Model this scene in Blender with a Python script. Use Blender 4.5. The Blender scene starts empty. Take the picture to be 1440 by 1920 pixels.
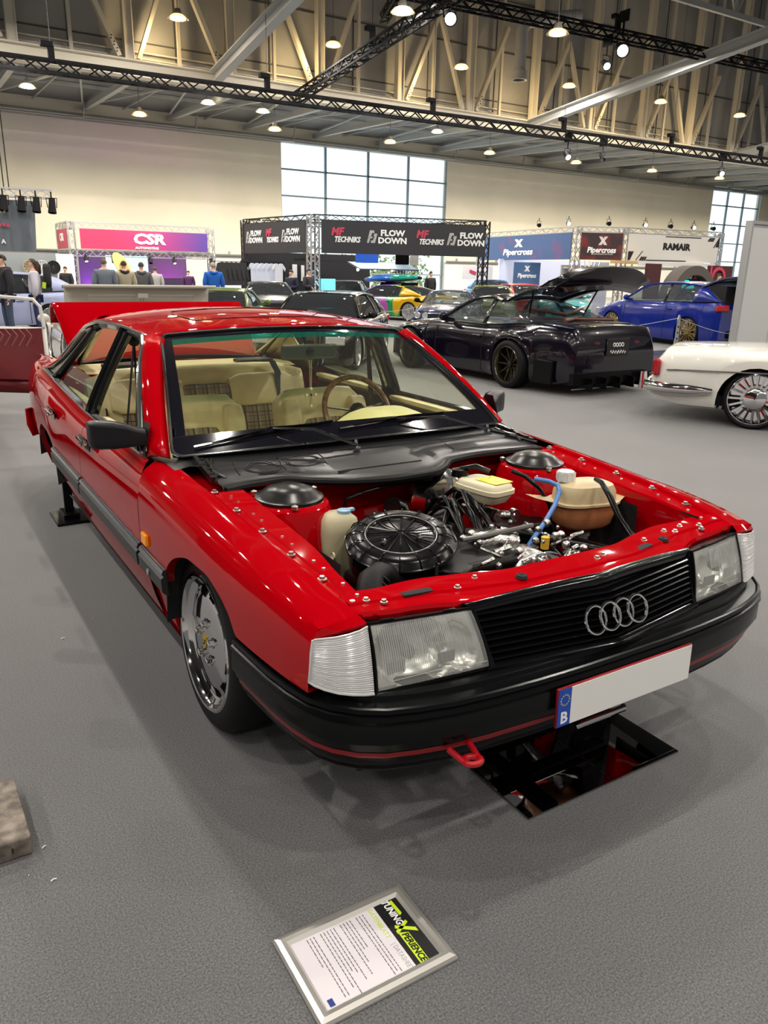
import bpy, math, random
from mathutils import Vector, Matrix
random.seed(7)
R = math.radians
SC = bpy.context.scene
COL = SC.collection

# ------------------------------------------------------------------ camera
_fw = Vector((math.sin(.5573)*math.cos(.3024), math.cos(.5573)*math.cos(.3024), -math.sin(.3024)))
_r = Vector((math.cos(.5573), -math.sin(.5573), 0))
_u = _r.cross(_fw)
_r2 = math.cos(.02)*_r + math.sin(.02)*_u
_u2 = -math.sin(.02)*_r + math.cos(.02)*_u
cam_d = bpy.data.cameras.new('camera'); cam = bpy.data.objects.new('camera', cam_d); COL.objects.link(cam)
cam_d.sensor_fit = 'VERTICAL'; cam_d.sensor_height = 24.0; cam_d.lens = 24.0*1442.57/1920
cam_d.clip_start = .05; cam_d.clip_end = 400
m = Matrix((_r2, _u2, -_fw)).transposed().to_4x4(); m.translation = Vector((-1.5534, -1.2398, 1.4567))
cam.matrix_world = m
SC.camera = cam
# ------------------------------------------------------------------ view, world
SC.view_settings.view_transform = 'Standard'; SC.view_settings.look = 'None'
SC.view_settings.exposure = 0.0; SC.view_settings.gamma = 1.0; SC.view_settings.use_curve_mapping = False
w = bpy.data.worlds.new('world'); SC.world = w; w.use_nodes = True
nt = w.node_tree; nt.nodes.clear()
wo = nt.nodes.new('ShaderNodeOutputWorld'); bg = nt.nodes.new('ShaderNodeBackground')
tc = nt.nodes.new('ShaderNodeTexCoord'); sx = nt.nodes.new('ShaderNodeSeparateXYZ'); rp = nt.nodes.new('ShaderNodeValToRGB')
nt.links.new(tc.outputs['Generated'], sx.inputs[0]); nt.links.new(sx.outputs['Y'], rp.inputs[0])
rp.color_ramp.elements[0].position = .0; rp.color_ramp.elements[0].color = (.17, .165, .16, 1)
rp.color_ramp.elements[1].position = .35; rp.color_ramp.elements[1].color = (1.35, 1.52, 1.6, 1)
nt.links.new(rp.outputs[0], bg.inputs[0]); bg.inputs[1].default_value = 1.0
nt.links.new(bg.outputs[0], wo.inputs[0])
SC.cycles.max_bounces = 7; SC.cycles.diffuse_bounces = 3; SC.cycles.glossy_bounces = 4
SC.cycles.transmission_bounces = 4; SC.cycles.transparent_max_bounces = 12
SC.cycles.caustics_reflective = False; SC.cycles.caustics_refractive = False
SC.cycles.sample_clamp_indirect = 6.0; SC.cycles.use_denoising = True

def area(name, loc, size, power, colr=(1, .95, .88), rot=(0, 0, 0), sy=None, shape='DISK', spread=R(180)):
    l = bpy.data.lights.new(name, 'AREA'); l.shape = shape; l.size = size
    if sy: l.size_y = sy
    l.energy = power; l.color = colr; l.spread = spread
    o = bpy.data.objects.new(name, l); COL.objects.link(o); o.location = loc; o.rotation_euler = rot
    return o

# ------------------------------------------------------------------ materials
MATS = {}
def mat(name, c, rough=.5, metal=0., coat=0., spec=.5, trans=0., alpha=1., emit=None, es=0., bump=None, var=None, ior=1.45, sheen=0., aniso=0.):
    if name in MATS: return MATS[name]
    m = bpy.data.materials.new(name); m.use_nodes = True; nt = m.node_tree
    b = nt.nodes['Principled BSDF']
    b.inputs['Base Color'].default_value = (*c, 1); b.inputs['Roughness'].default_value = rough
    b.inputs['Metallic'].default_value = metal; b.inputs['Coat Weight'].default_value = coat
    b.inputs['Coat Roughness'].default_value = .03; b.inputs['Coat IOR'].default_value = 1.45; b.inputs['Specular IOR Level'].default_value = spec
    b.inputs['Transmission Weight'].default_value = trans; b.inputs['Alpha'].default_value = alpha
    b.inputs['IOR'].default_value = ior; b.inputs['Sheen Weight'].default_value = sheen
    if emit: b.inputs['Emission Color'].default_value = (*emit, 1); b.inputs['Emission Strength'].default_value = es
    if var or bump:
        t = nt.nodes.new('ShaderNodeTexCoord'); n = nt.nodes.new('ShaderNodeTexNoise')
        nt.links.new(t.outputs['Object'], n.inputs['Vector'])
        n.inputs['Scale'].default_value = (var or bump)[0]; n.inputs['Detail'].default_value = 5
        if var:
            r = nt.nodes.new('ShaderNodeValToRGB'); k = var[1]
            r.color_ramp.elements[0].color = tuple(max(0, q*(1-k)) for q in c)+(1,)
            r.color_ramp.elements[1].color = tuple(min(1, q*(1+k)) for q in c)+(1,)
            r.color_ramp.elements[0].position = .35; r.color_ramp.elements[1].position = .65
            nt.links.new(n.outputs['Fac'], r.inputs[0]); nt.links.new(r.outputs[0], b.inputs['Base Color'])
        if bump:
            n2 = nt.nodes.new('ShaderNodeTexNoise'); nt.links.new(t.outputs['Object'], n2.inputs['Vector'])
            n2.inputs['Scale'].default_value = bump[0]; n2.inputs['Detail'].default_value = 3
            bp = nt.nodes.new('ShaderNodeBump'); bp.inputs['Strength'].default_value = bump[1]; bp.inputs['Distance'].default_value = bump[2] if len(bump) > 2 else .01
            nt.links.new(n2.outputs['Fac'], bp.inputs['Height']); nt.links.new(bp.outputs[0], b.inputs['Normal'])
    MATS[name] = m
    return m
def glass(name, tint, alpha_mix, rough=.0, ior=1.5):
    """thin pane: tinted see-through plus a mirror-like reflection by angle"""
    if name in MATS: return MATS[name]
    m = bpy.data.materials.new(name); m.use_nodes = True; nt = m.node_tree; nt.nodes.clear()
    o = nt.nodes.new('ShaderNodeOutputMaterial'); t = nt.nodes.new('ShaderNodeBsdfTransparent'); g = nt.nodes.new('ShaderNodeBsdfGlossy')
    f = nt.nodes.new('ShaderNodeFresnel'); mx = nt.nodes.new('ShaderNodeMixShader'); d = nt.nodes.new('ShaderNodeBsdfDiffuse'); m2 = nt.nodes.new('ShaderNodeMixShader')
    gm = nt.nodes.new('ShaderNodeNewGeometry'); mr = nt.nodes.new('ShaderNodeMapRange'); mr.inputs[3].default_value = ior; mr.inputs[4].default_value = 1/ior
    nt.links.new(gm.outputs['Backfacing'], mr.inputs[0]); nt.links.new(mr.outputs[0], f.inputs[0])
    t.inputs[0].default_value = (*tint, 1); g.inputs[1].default_value = rough
    d.inputs[0].default_value = (*[q*.6 for q in tint], 1); m2.inputs[0].default_value = alpha_mix
    nt.links.new(t.outputs[0], m2.inputs[1]); nt.links.new(d.outputs[0], m2.inputs[2])
    nt.links.new(f.outputs[0], mx.inputs[0]); nt.links.new(m2.outputs[0], mx.inputs[1]); nt.links.new(g.outputs[0], mx.inputs[2])
    nt.links.new(mx.outputs[0], o.inputs[0]); MATS[name] = m
    return m
def grid_mat(name, base, lines, rough=.8):
    """woven tartan: stripe families in object space (axis, period, width, colour)"""
    m = bpy.data.materials.new(name); m.use_nodes = True; nt = m.node_tree; b = nt.nodes['Principled BSDF']
    b.inputs['Roughness'].default_value = rough
    t = nt.nodes.new('ShaderNodeTexCoord'); s = nt.nodes.new('ShaderNodeSeparateXYZ'); nt.links.new(t.outputs['Object'], s.inputs[0])
    cur = None
    for ax, per, off, wd, c in lines:
        a = nt.nodes.new('ShaderNodeMath'); a.operation = 'ADD'; a.inputs[1].default_value = 50*per+off; nt.links.new(s.outputs[ax], a.inputs[0])
        md = nt.nodes.new('ShaderNodeMath'); md.operation = 'MODULO'; md.inputs[1].default_value = per; nt.links.new(a.outputs[0], md.inputs[0])
        lt = nt.nodes.new('ShaderNodeMath'); lt.operation = 'LESS_THAN'; lt.inputs[1].default_value = wd; nt.links.new(md.outputs[0], lt.inputs[0])
        mx = nt.nodes.new('ShaderNodeMix'); mx.data_type = 'RGBA'; nt.links.new(lt.outputs[0], mx.inputs[0])
        if cur is None: mx.inputs[6].default_value = (*base, 1)
        else: nt.links.new(cur, mx.inputs[6])
        mx.inputs[7].default_value = (*c, 1); cur = mx.outputs[2]
    nt.links.new(cur, b.inputs['Base Color']); MATS[name] = m
    return m

RED = mat('red_paint', (.39, .0, .0035), .5, coat=.9, spec=.0)
BLK = mat('black_trim', (.003, .003, .0035), .28, spec=.2)
BLKG = mat('gloss_black', (.003, .003, .004), .12, spec=.4)
RUB = mat('rubber', (.006, .006, .0065), .5, spec=.15, bump=(60, .2, .002))
CHR = mat('chrome', (.86, .86, .87), .06, metal=1.)
ALU = mat('aluminium', (.62, .62, .63), .28, metal=1.)
DARK = mat('dark_cavity', (.008, .008, .009), .8)
WHT = mat('white_paint', (.75, .75, .74), .4)

# ------------------------------------------------------------------ shape collector
def ip(pts):
    """smooth monotone interpolation through (t, v) pairs"""
    xs = [p[0] for p in pts]; ys = [p[1] for p in pts]; n = len(xs)
    d = [(ys[i+1]-ys[i])/(xs[i+1]-xs[i]) for i in range(n-1)]
    mm = [d[0]]+[0 if d[i-1]*d[i] <= 0 else 2*d[i-1]*d[i]/(d[i-1]+d[i]) for i in range(1, n-1)]+[d[-1]]
    def f(t):
        if t <= xs[0]: return ys[0]
        if t >= xs[-1]: return ys[-1]
        i = max(k for k in range(n-1) if xs[k] <= t)
        h = xs[i+1]-xs[i]; s = (t-xs[i])/h
        return (2*s**3-3*s*s+1)*ys[i]+(s**3-2*s*s+s)*h*mm[i]+(-2*s**3+3*s*s)*ys[i+1]+(s**3-s*s)*h*mm[i+1]
    return f
def lin(pts):
    def f(t):
        if t <= pts[0][0]: return pts[0][1]
        for a, b in zip(pts, pts[1:]):
            if t <= b[0]: return a[1]+(b[1]-a[1])*(t-a[0])/(b[0]-a[0])
        return pts[-1][1]
    return f
def frange(a, b, n): return [a+(b-a)*i/(n-1) for i in range(n)]

class B:
    def __init__(s): s.v = []; s.f = []; s.mi = []; s.cur = 0
    def add(s, vs, fs):
        o = len(s.v); s.v += [Vector(v) for v in vs]; s.f += [tuple(i+o for i in f) for f in fs]; s.mi += [s.cur]*len(fs); return s
    def slot(s, k): s.cur = k; return s
    def grid(s, rows, closeu=False, closev=False):
        n = len(rows); k = len(rows[0]); vs = [p for r in rows for p in r]; fs = []
        for i in range(n if closeu else n-1):
            for j in range(k if closev else k-1):
                a, b2 = i, (i+1) % n; c, d = j, (j+1) % k
                fs.append((a*k+c, b2*k+c, b2*k+d, a*k+d))
        return s.add(vs, fs)
    def box(s, c, size, rot=None, taper=1.):
        x, y, z = [q/2 for q in size]
        vs = [Vector((a*x*(taper if d > 0 else 1), b2*y*(taper if d > 0 else 1), d*z)) for a in (-1, 1) for b2 in (-1, 1) for d in (-1, 1)]
        if rot is not None:
            M = rot if isinstance(rot, Matrix) else Matrix.Rotation(rot[2], 3, 'Z') @ Matrix.Rotation(rot[1], 3, 'Y') @ Matrix.Rotation(rot[0], 3, 'X')
            vs = [M @ v for v in vs]
        c = Vector(c)
        return s.add([v+c for v in vs], [(0, 1, 3, 2), (4, 6, 7, 5), (0, 4, 5, 1), (2, 3, 7, 6), (0, 2, 6, 4), (1, 5, 7, 3)])
    def tube(s, pts, r, seg=8, cap=True, closed=False, flat=1.):
        pts = [Vector(p) for p in pts]; n = len(pts); rr = r if isinstance(r, (list, tuple)) else [r]*n
        up = Vector((0, 0, 1)); rows = []; prev = None
        for i, p in enumerate(pts):
            if closed: t = pts[(i+1) % n]-pts[i-1]
            else: t = pts[min(i+1, n-1)]-pts[max(i-1, 0)]
            if t.length < 1e-9: t = Vector((0, 1, 0))
            t.normalize()
            if prev is None:
                a = up if abs(t.z) < .9 else Vector((1, 0, 0)); nx = t.cross(a).normalized()
            else:
                nx = (prev-t*prev.dot(t))
                nx = nx.normalized() if nx.length > 1e-6 else t.orthogonal().normalized()
            prev = nx; ny = t.cross(nx)
            rows.append([p+(nx*math.cos(q)+ny*math.sin(q)*flat)*rr[i] for q in [2*math.pi*k/seg for k in range(seg)]])
        o = len(s.v); s.grid(rows, closeu=closed, closev=True)
        if cap and not closed: s.f += [tuple(o+k for k in range(seg)), tuple(o+(n-1)*seg+k for k in reversed(range(seg)))]; s.mi += [s.cur]*2
        return s
    def bar(s, a, b2, w, h, up=(0, 0, 1)):
        a = Vector(a); b2 = Vector(b2); t = (b2-a); L = t.length; t.normalize(); u = Vector(up)
        if abs(t.dot(u)) > .98: u = Vector((1, 0, 0)) if abs(t.x) < .9 else Vector((0, 1, 0))
        x = t.cross(u).normalized(); z = x.cross(t)
        M = Matrix((x, t, z)).transposed()
        return s.box((a+b2)/2, (w, L, h), M)
    def lathe(s, prof, c=(0, 0, 0), axis='x', seg=32, a0=0, a1=2*math.pi, sx_=1., sy_=1.):
        c = Vector(c); rows = []; full = abs(a1-a0-2*math.pi) < 1e-6; n = seg if full else seg+1
        for i in range(n):
            q = a0+(a1-a0)*i/seg; co, si = math.cos(q)*sx_, math.sin(q)*sy_; row = []
            for h, r in prof:
                row.append(c+(Vector((h, r*co, r*si)) if axis == 'x' else Vector((r*co, h, r*si)) if axis == 'y' else Vector((r*co, r*si, h))))
            rows.append(row)
        return s.grid(rows, closeu=full)
    def prism(s, poly, ext):
        n = len(poly); ext = Vector(ext); a = [Vector(p) for p in poly]
        return s.add(a+[p+ext for p in a], [tuple(range(n)), tuple(range(2*n-1, n-1, -1))]+[(i, i+n, (i+1) % n+n, (i+1) % n) for i in range(n)])
    def ball(s, c, r, seg=12, sc=(1, 1, 1)):
        rows = [[Vector(c)+Vector((math.cos(a)*math.sin(b2)*sc[0], math.sin(a)*math.sin(b2)*sc[1], math.cos(b2)*sc[2]))*r for b2 in frange(.001, math.pi-.001, seg//2+2)] for a in [2*math.pi*k/seg for k in range(seg)]]
        return s.grid(rows, closeu=True)
    def xf(s, M, start=0):
        for i in range(start, len(s.v)): s.v[i] = M @ s.v[i]
        return s
    def mirror(s, start=0, fstart=0):
        o = len(s.v); n = o-start; s.v += [Vector((-v.x, v.y, v.z)) for v in s.v[start:]]
        nf = [tuple(reversed([i-start+o for i in f])) for f in s.f[fstart:]]; s.mi += s.mi[fstart:]; s.f += nf
        return s
    def obj(s, name, mt, parent=None, smooth=35, bevel=0, solid=0, sub=0, recalc=True, label=None, segs=2, off=-1):
        me = bpy.data.meshes.new(name); me.from_pydata([tuple(v) for v in s.v], [], s.f); me.update()
        for q in (mt if isinstance(mt, (list, tuple)) else [mt]): me.materials.append(q)
        if max(s.mi, default=0) > 0: me.polygons.foreach_set('material_index', s.mi)
        if recalc:
            import bmesh
            bm = bmesh.new(); bm.from_mesh(me); bmesh.ops.remove_doubles(bm, verts=bm.verts, dist=1e-5)
            bmesh.ops.recalc_face_normals(bm, faces=bm.faces); bm.to_mesh(me); bm.free()
        if smooth:
            me.shade_smooth(); me.set_sharp_from_angle(angle=R(smooth))
        o = bpy.data.objects.new(name, me); COL.objects.link(o)
        if solid: q = o.modifiers.new('s', 'SOLIDIFY'); q.thickness = solid; q.offset = off
        if bevel: q = o.modifiers.new('b', 'BEVEL'); q.width = bevel; q.segments = segs; q.limit_method = 'ANGLE'; q.angle_limit = R(40)
        if sub: q = o.modifiers.new('u', 'SUBSURF'); q.levels = sub; q.render_levels = sub
        if parent is not None:
            o.parent = parent
            o.matrix_parent_inverse = parent.matrix_basis.inverted() if parent.type == 'EMPTY' else Matrix()
        if label: o['label'] = label
        return o
def thing(name, label, cat, loc=(0, 0, 0), group=None):
    o = bpy.data.objects.new(name, None); COL.objects.link(o); o.location = loc; o.empty_display_size = .1
    o.matrix_basis = Matrix.Translation(loc); o['label'] = label; o['category'] = cat
    if group: o['group'] = group
    return o
def tag(o, label, cat, group=None):
    o['label'] = label; o['category'] = cat
    if group: o['group'] = group
    return o
def struct(o): o['kind'] = 'structure'; return o
def place(root, loc, rz=0.):
    """moves a finished thing that was built about the origin"""
    root.location = loc; root.rotation_euler = (0, 0, rz); return root
def dup(o, parent=None, kids=None):
    c = o.copy(); COL.objects.link(c); c.parent = parent
    for ch in (kids or {}).get(o.name, [q for q in o.children]): dup(ch, c, kids)
    return c
def text(s, size, M, mt, name, parent=None, ext=.002, shear=0., sx=1., bold=0., align='CENTER', track=1.):
    cu = bpy.data.curves.new(name, 'FONT'); cu.body = s; cu.size = size; cu.extrude = ext; cu.shear = shear
    cu.align_x = align; cu.align_y = 'CENTER'; cu.offset = bold; cu.space_character = track; cu.resolution_u = 2
    t = bpy.data.objects.new('t', cu); COL.objects.link(t)
    me = bpy.data.meshes.new_from_object(t); bpy.data.objects.remove(t); me.materials.clear(); me.materials.append(mt)
    me.transform(M @ Matrix.Diagonal((sx, 1, 1, 1)))
    o = bpy.data.objects.new(name, me); COL.objects.link(o)
    if parent is not None:
        o.parent = parent
        o.matrix_parent_inverse = parent.matrix_basis.inverted() if parent.parent is None and parent.type == 'EMPTY' else Matrix()
    return o
def frame(o, x, y):
    """matrix with origin o, local X along x, local Y along y"""
    x = Vector(x).normalized(); y = Vector(y); z = x.cross(y).normalized(); y = z.cross(x)
    m = Matrix((x, y, z)).transposed().to_4x4(); m.translation = Vector(o); return m
LAMP_W = 210
# ------------------------------------------------------------------ lights of the hall (grid of high-bay lamps)
NX = 0
for iy, yy in enumerate((-9.5, -3.6, 2.3, 8.2, 14.1, 20.4, 26.4)):
    for ix in range(-2, 8):
        if iy < 2 and ix > 3: continue
        area('lamp_light', (1.0+5.75*ix, yy, 9.1), .22, LAMP_W*(1.5 if yy > 10 else 1.), (1, .93, .84))
for ix in range(-1, 10):
    area('lamp_light', (7.7+5.7*ix, 32.0, 7.0), .5, LAMP_W*3.6, (1, .91, .72), spread=R(170))
    if ix < 7: area('truss_spot_light', (7.7+5.7*ix, 23.2, 6.2), .3, LAMP_W*.6, (1, .95, .9), rot=(R(35), 0, 0))

# ------------------------------------------------------------------ floor
fm = bpy.data.materials.new('carpet'); fm.use_nodes = True; nt = fm.node_tree; b = nt.nodes['Principled BSDF']
tc = nt.nodes.new('ShaderNodeTexCoord')
def noise(sc_, det=2):
    n = nt.nodes.new('ShaderNodeTexNoise'); n.inputs['Scale'].default_value = sc_; n.inputs['Detail'].default_value = det
    nt.links.new(tc.outputs['Object'], n.inputs['Vector']); return n
n1 = noise(210, 3); n2 = noise(1.1, 4)
w1 = nt.nodes.new('ShaderNodeTexWave'); w1.inputs['Scale'].default_value = 95; w1.inputs['Distortion'].default_value = 1.5; w1.inputs['Detail'].default_value = 1
nt.links.new(tc.outputs['Object'], w1.inputs['Vector'])
r1 = nt.nodes.new('ShaderNodeValToRGB'); r1.color_ramp.elements[0].position = .3; r1.color_ramp.elements[1].position = .7
r1.color_ramp.elements[0].color = (.045, .046, .049, 1); r1.color_ramp.elements[1].color = (.165, .165, .168, 1)
nt.links.new(n1.outputs['Fac'], r1.inputs[0])
r2 = nt.nodes.new('ShaderNodeValToRGB'); r2.color_ramp.elements[0].color = (.88, .88, .9, 1); r2.color_ramp.elements[1].color = (1.08, 1.08, 1.07, 1)
r2.color_ramp.elements[0].position = .3; r2.color_ramp.elements[1].position = .7; nt.links.new(n2.outputs['Fac'], r2.inputs[0])
r3 = nt.nodes.new('ShaderNodeValToRGB'); r3.color_ramp.elements[0].color = (.86, .86, .86, 1); r3.color_ramp.elements[1].color = (1.1, 1.1, 1.1, 1); nt.links.new(w1.outputs['Fac'], r3.inputs[0])
m1 = nt.nodes.new('ShaderNodeMix'); m1.data_type = 'RGBA'; m1.blend_type = 'MULTIPLY'; m1.inputs[0].default_value = 1
nt.links.new(r1.outputs[0], m1.inputs[6]); nt.links.new(r2.outputs[0], m1.inputs[7])
m2 = nt.nodes.new('ShaderNodeMix'); m2.data_type = 'RGBA'; m2.blend_type = 'MULTIPLY'; m2.inputs[0].default_value = 1
nt.links.new(m1.outputs[2], m2.inputs[6]); nt.links.new(r3.outputs[0], m2.inputs[7])
nt.links.new(m2.outputs[2], b.inputs['Base Color']); b.inputs['Roughness'].default_value = .75; b.inputs['Specular IOR Level'].default_value = .35
b.inputs['Sheen Weight'].default_value = .45; b.inputs['Sheen Roughness'].default_value = .5
q = B(); q.add([(-30, -18, 0), (78, -18, 0), (78, 40.2, 0), (-30, 40.2, 0)], [(0, 1, 2, 3)])
struct(q.obj('floor', fm, smooth=0))
# dark glossy floor sheet under the purple coupe, further back
dm = mat('dark_floor_vinyl', (.045, .045, .05), .22, var=(1.6, .8))
q = B(); q.box((10.3, 8.3, .004), (5.6, 2.6, .006)); tag(q.obj('floor_vinyl', dm, smooth=0), 'dark marbled vinyl sheet lying between the black coupe and the blue hatchback', 'floor sheet')

# ------------------------------------------------------------------ walls
wm = mat('cream_wall', (.84, .78, .63), .75, var=(.25, .06))
wm2 = mat('lower_wall', (.72, .70, .67), .7)
q = B()
xs = [-30, 17.2, 28.2, 53.5, 59.6, 78]
for a, c in ((0, 1), (2, 3), (4, 5)): q.box(((xs[a]+xs[c])/2, 40.2, 5.5), (xs[c]-xs[a], .4, 6.8))
q.box((22.7, 40.2, 8.45), (11, .4, .9)); q.box((56.55, 40.2, 8.6), (6.1, .4, .6))
struct(q.obj('wall_back', wm, smooth=0))
q = B()
for a, c in ((0, 1), (2, 3), (4, 5)): q.box(((xs[a]+xs[c])/2, 40.15, 1.05), (xs[c]-xs[a], .5, 2.1))
struct(q.obj('wall_back_lower', wm2, smooth=0))
q = B()
for a, c in ((0, 1), (2, 3), (4, 5)):
    q.tube([(xs[a], 39.75, 2.15), (xs[c], 39.75, 2.15)], .06, 6)
    for i in range(int((xs[c]-xs[a])/1.6)): q.box((xs[a]+.8+1.6*i, 39.75, 2.27), (.1, .1, .16))
struct(q.obj('trim_1', mat('grey_pipe', (.35, .35, .34), .4, metal=.6)))
q = B(); q.box((-24, 11, 8), (.3, 58, 17)); struct(q.obj('added_wall_left', mat('added_wall_dark', (.07, .068, .065), .9), smooth=0))  # unseen dark wall, added to keep bright sky out of the red door reflections
q = B(); q.box((77, 11, 8), (.3, 58, 17)); struct(q.obj('added_wall_right', mat('added_wall_dark', (0, 0, 0)), smooth=0))  # unseen counterpart, added to shut out the sky on this side too
# windows
mull = mat('window_frame', (.22, .27, .32), .4)
pane = glass('window_pane', (.97, 1., 1.), .0)
def window(n, x0, x1, z1, cols, rows):
    wn = thing('window_%d' % n, 'tall white-lit window', 'window', ((x0+x1)/2, 40.2, 0)); del wn['category']; del wn['label']; struct(wn)
    q = B()
    for c in range(cols+1): x = x0+(x1-x0)*c/cols; q.box((x, 40.15, z1/2), (.10, .14, z1))
    for r in range(rows+1): z = z1*r/rows; q.box(((x0+x1)/2, 40.15, max(z, .04)), (x1-x0, .14, .08))
    f = q.obj('window_frame', mull, wn, smooth=0)
    q = B(); q.box(((x0+x1)/2, 40.2, z1/2), (x1-x0, .02, z1)); q.obj('pane', pane, wn, smooth=0)
window(1, 17.2, 28.2, 8.0, 4, 6)
window(2, 53.5, 59.6, 8.3, 3, 6)
# ------------------------------------------------------------------ roof structure
steel = mat('cream_steel', (.72, .67, .56), .5)
gsteel = mat('grey_steel', (.52, .53, .52), .5)
clad = mat('grey_cladding', (.42, .42, .41), .6, var=(.5, .12))
dceil = mat('grey_ceiling', (.26, .265, .27), .7)
q = B(); q.box((24, 30.9, 12.9), (108, .2, 8.8)); struct(q.obj('wall_clerestory', clad, smooth=0))
q = B()
for i in range(28): q.box((3.04+3.82*(i-8)-1.9, 30.78, 12.9), (.04, .04, 8.8))
for z in (9.3, 11.4, 13.5, 15.6): q.box((24, 30.78, z), (108, .05, .05))
struct(q.obj('trim_2', mat('seam', (.11, .11, .105), .6), smooth=0))
q = B()
for z in (8.75, 8.95): q.box((24, 30.7, z), (108, .1, .05))
struct(q.obj('trim_3', steel, smooth=0))
# chord beam (I section)
q = B(); q.box((24, 30.1, 8.25), (108, .12, .5)); q.box((24, 30.1, 8.5), (108, .5, .05)); q.box((24, 30.1, 8.0), (108, .5, .05))
ch = struct(q.obj('trim_4', steel, smooth=0))
q = B()
for i in range(-8, 18):
    x = 3.04+3.82*i
    q.box((x, 30.05, 12.6), (.30, .06, 8.2)); q.box((x-.15, 30.1, 12.6), (.03, .3, 8.2)); q.box((x+.15, 30.1, 12.6), (.03, .3, 8.2))
    q.box((x+1.9, 30.3, 12.6), (.12, .12, 8.2))
    sg = -1 if i < 4 else 1
    q.bar((x+sg*.35, 30.1, 8.6), (x+sg*2.0, 30.1, 12.2), .24, .16)
    if i % 2: q.bar((x-sg*.35, 30.15, 8.6), (x-sg*1.75, 30.15, 12.2), .2, .14)
struct(q.obj('trim_5', steel, smooth=0))
q = B()
bolt = mat('bolt_black', (.02, .02, .02), .5)
for i in range(-2, 14):
    x = 3.04+3.82*i; sg = -1 if i < 4 else 1
    for a in range(3):
        for c in range(2): q.box((x+sg*(.42+.09*a+.02*c), 29.98, 8.82+.19*a-.1*c), (.045, .03, .045))
struct(q.obj('trim_6', bolt, smooth=0))
# low aisle ceiling behind
q = B(); q.box((24, 35.5, 8.75), (108, 9.4, .1)); struct(q.obj('ceiling_aisle', dceil, smooth=0))
q = B()
for i in range(-7, 18):
    x = 3.15+3.98*i
    q.bar((x+.1, 39.9, 8.42), (x-.05, 30.4, 8.05), .22, .22)
    q.bar((x, 39.6, 8.5), (x-1.9, 30.6, 8.1), .07, .07); q.bar((x, 39.6, 8.5), (x+1.9, 30.6, 8.1), .07, .07)
    q.bar((x+1.9, 30.6, 8.4), (x+1.9, 39.9, 8.6), .06, .06)
for yy in (33, 36): q.box((24, yy, 8.62), (108, .08, .12))
struct(q.obj('trim_7', gsteel, smooth=0))
q = B(); q.tube([(-28, 39.3, 8.0), (75, 39.3, 8.0)], .11, 8); q.tube([(-28, 38.9, 7.85), (75, 38.9, 7.85)], .05, 6); q.box((24, 39.85, 8.02), (108, .3, .22))
for i in range(14): q.tube([(1+5.2*i, 38.9, 7.85), (1.7+5.2*i, 38.6, 7.85), (1.8+5.2*i, 38.6, 8.5)], .05, 6)
struct(q.obj('trim_8', mat('silver_pipe', (.42, .42, .40), .35, metal=.5)))
# main roof
q = B(); q.box((24, 6, 17.2), (108, 50, .2)); struct(q.obj('ceiling', mat('dark_roof', (.12, .12, .12), .8), smooth=0))
q = B()
for x in (13.2, 28.9, 44.6, -2.5):
    q.bar((x-4.6, 6, 10.5), (x-3.2, 30, 8.5), .5, .04); q.bar((x-4.6, 6, 10.15), (x-3.2, 30, 8.15), .34, .04); q.bar((x-4.6, 6, 10.33), (x-3.2, 30, 8.33), .05, .36)
struct(q.obj('trim_9', gsteel, smooth=0))
# rows of roof lattice, upper right
q = B()
for yy, z0, z1 in ((24, 12.6, 15.4), (17, 12.4, 15.4)):
    q.box((30, yy, z0), (90, .16, .22)); q.box((30, yy, z1), (90, .16, .22))
    for i in range(30):
        x = -10+3*i; q.box((x, yy, (z0+z1)/2), (.1, .1, z1-z0)); q.bar((x, yy, z0), (x+1.5, yy, z1), .09, .09); q.bar((x+3, yy, z0), (x+1.5, yy, z1), .09, .09)
for i in range(20): q.box((-10+5*i, 10, 16.2), (.12, 40, .3))
struct(q.obj('trim_10', gsteel, smooth=0))

def lattice(q, a, c, w=.29, r=.022, step=.32, up=(0, 0, 1), h=None):
    """four-chord truss between two points"""
    a = Vector(a); c = Vector(c); t = c-a; L = t.length; t.normalize(); u = Vector(up); sx_ = t.cross(u)
    if sx_.length < .01: sx_ = Vector((1, 0, 0))
    sx_.normalize(); uz = sx_.cross(t); h = h or w
    cs = [sx_*w/2+uz*h/2, -sx_*w/2+uz*h/2, -sx_*w/2-uz*h/2, sx_*w/2-uz*h/2]
    for k in cs: q.bar(a+k, c+k, r*2, r*2, up=up if abs(t.dot(u)) < .9 else (1, 0, 0))
    n = max(2, int(L/step)); st = L/n
    for i in range(n):
        for j in range(4):
            p, p2 = (cs[j], cs[(j+1) % 4]) if i % 2 else (cs[(j+1) % 4], cs[j])
            q.bar(a+p+t*st*i, a+p2+t*st*(i+1), r*1.2, r*1.2, up=(0, 0, 1) if abs(t.z) < .9 else (1, 0, 0))
    return q
blk_truss = mat('black_truss', (.008, .008, .009), .7, spec=.2)
def light_truss(a, c, label, hoists, w=.3):
    t = thing('lighting_truss', label, 'truss', a, 'black lighting trusses under the roof')
    q = B(); lattice(q, a, c, w, .03, .42); q.obj('truss_frame', blk_truss, t, smooth=0)
    d = (Vector(c)-Vector(a)).normalized()
    for k in hoists:
        p = Vector(a)+d*k
        q = B(); q.box(p+Vector((0, 0, .32)), (.16, .16, .40)); q.box(p+Vector((-.1, 0, .55)), (.32, .2, .14)); q.obj('chain_hoist', blk_truss, t, smooth=0, bevel=.02)
        q = B(); q.tube([p+Vector((0, 0, .6)), p+Vector((0, 0, 8))], .012, 4); q.obj('chain', mat('wire', (.12, .12, .12), .5), t)
    return t
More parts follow.
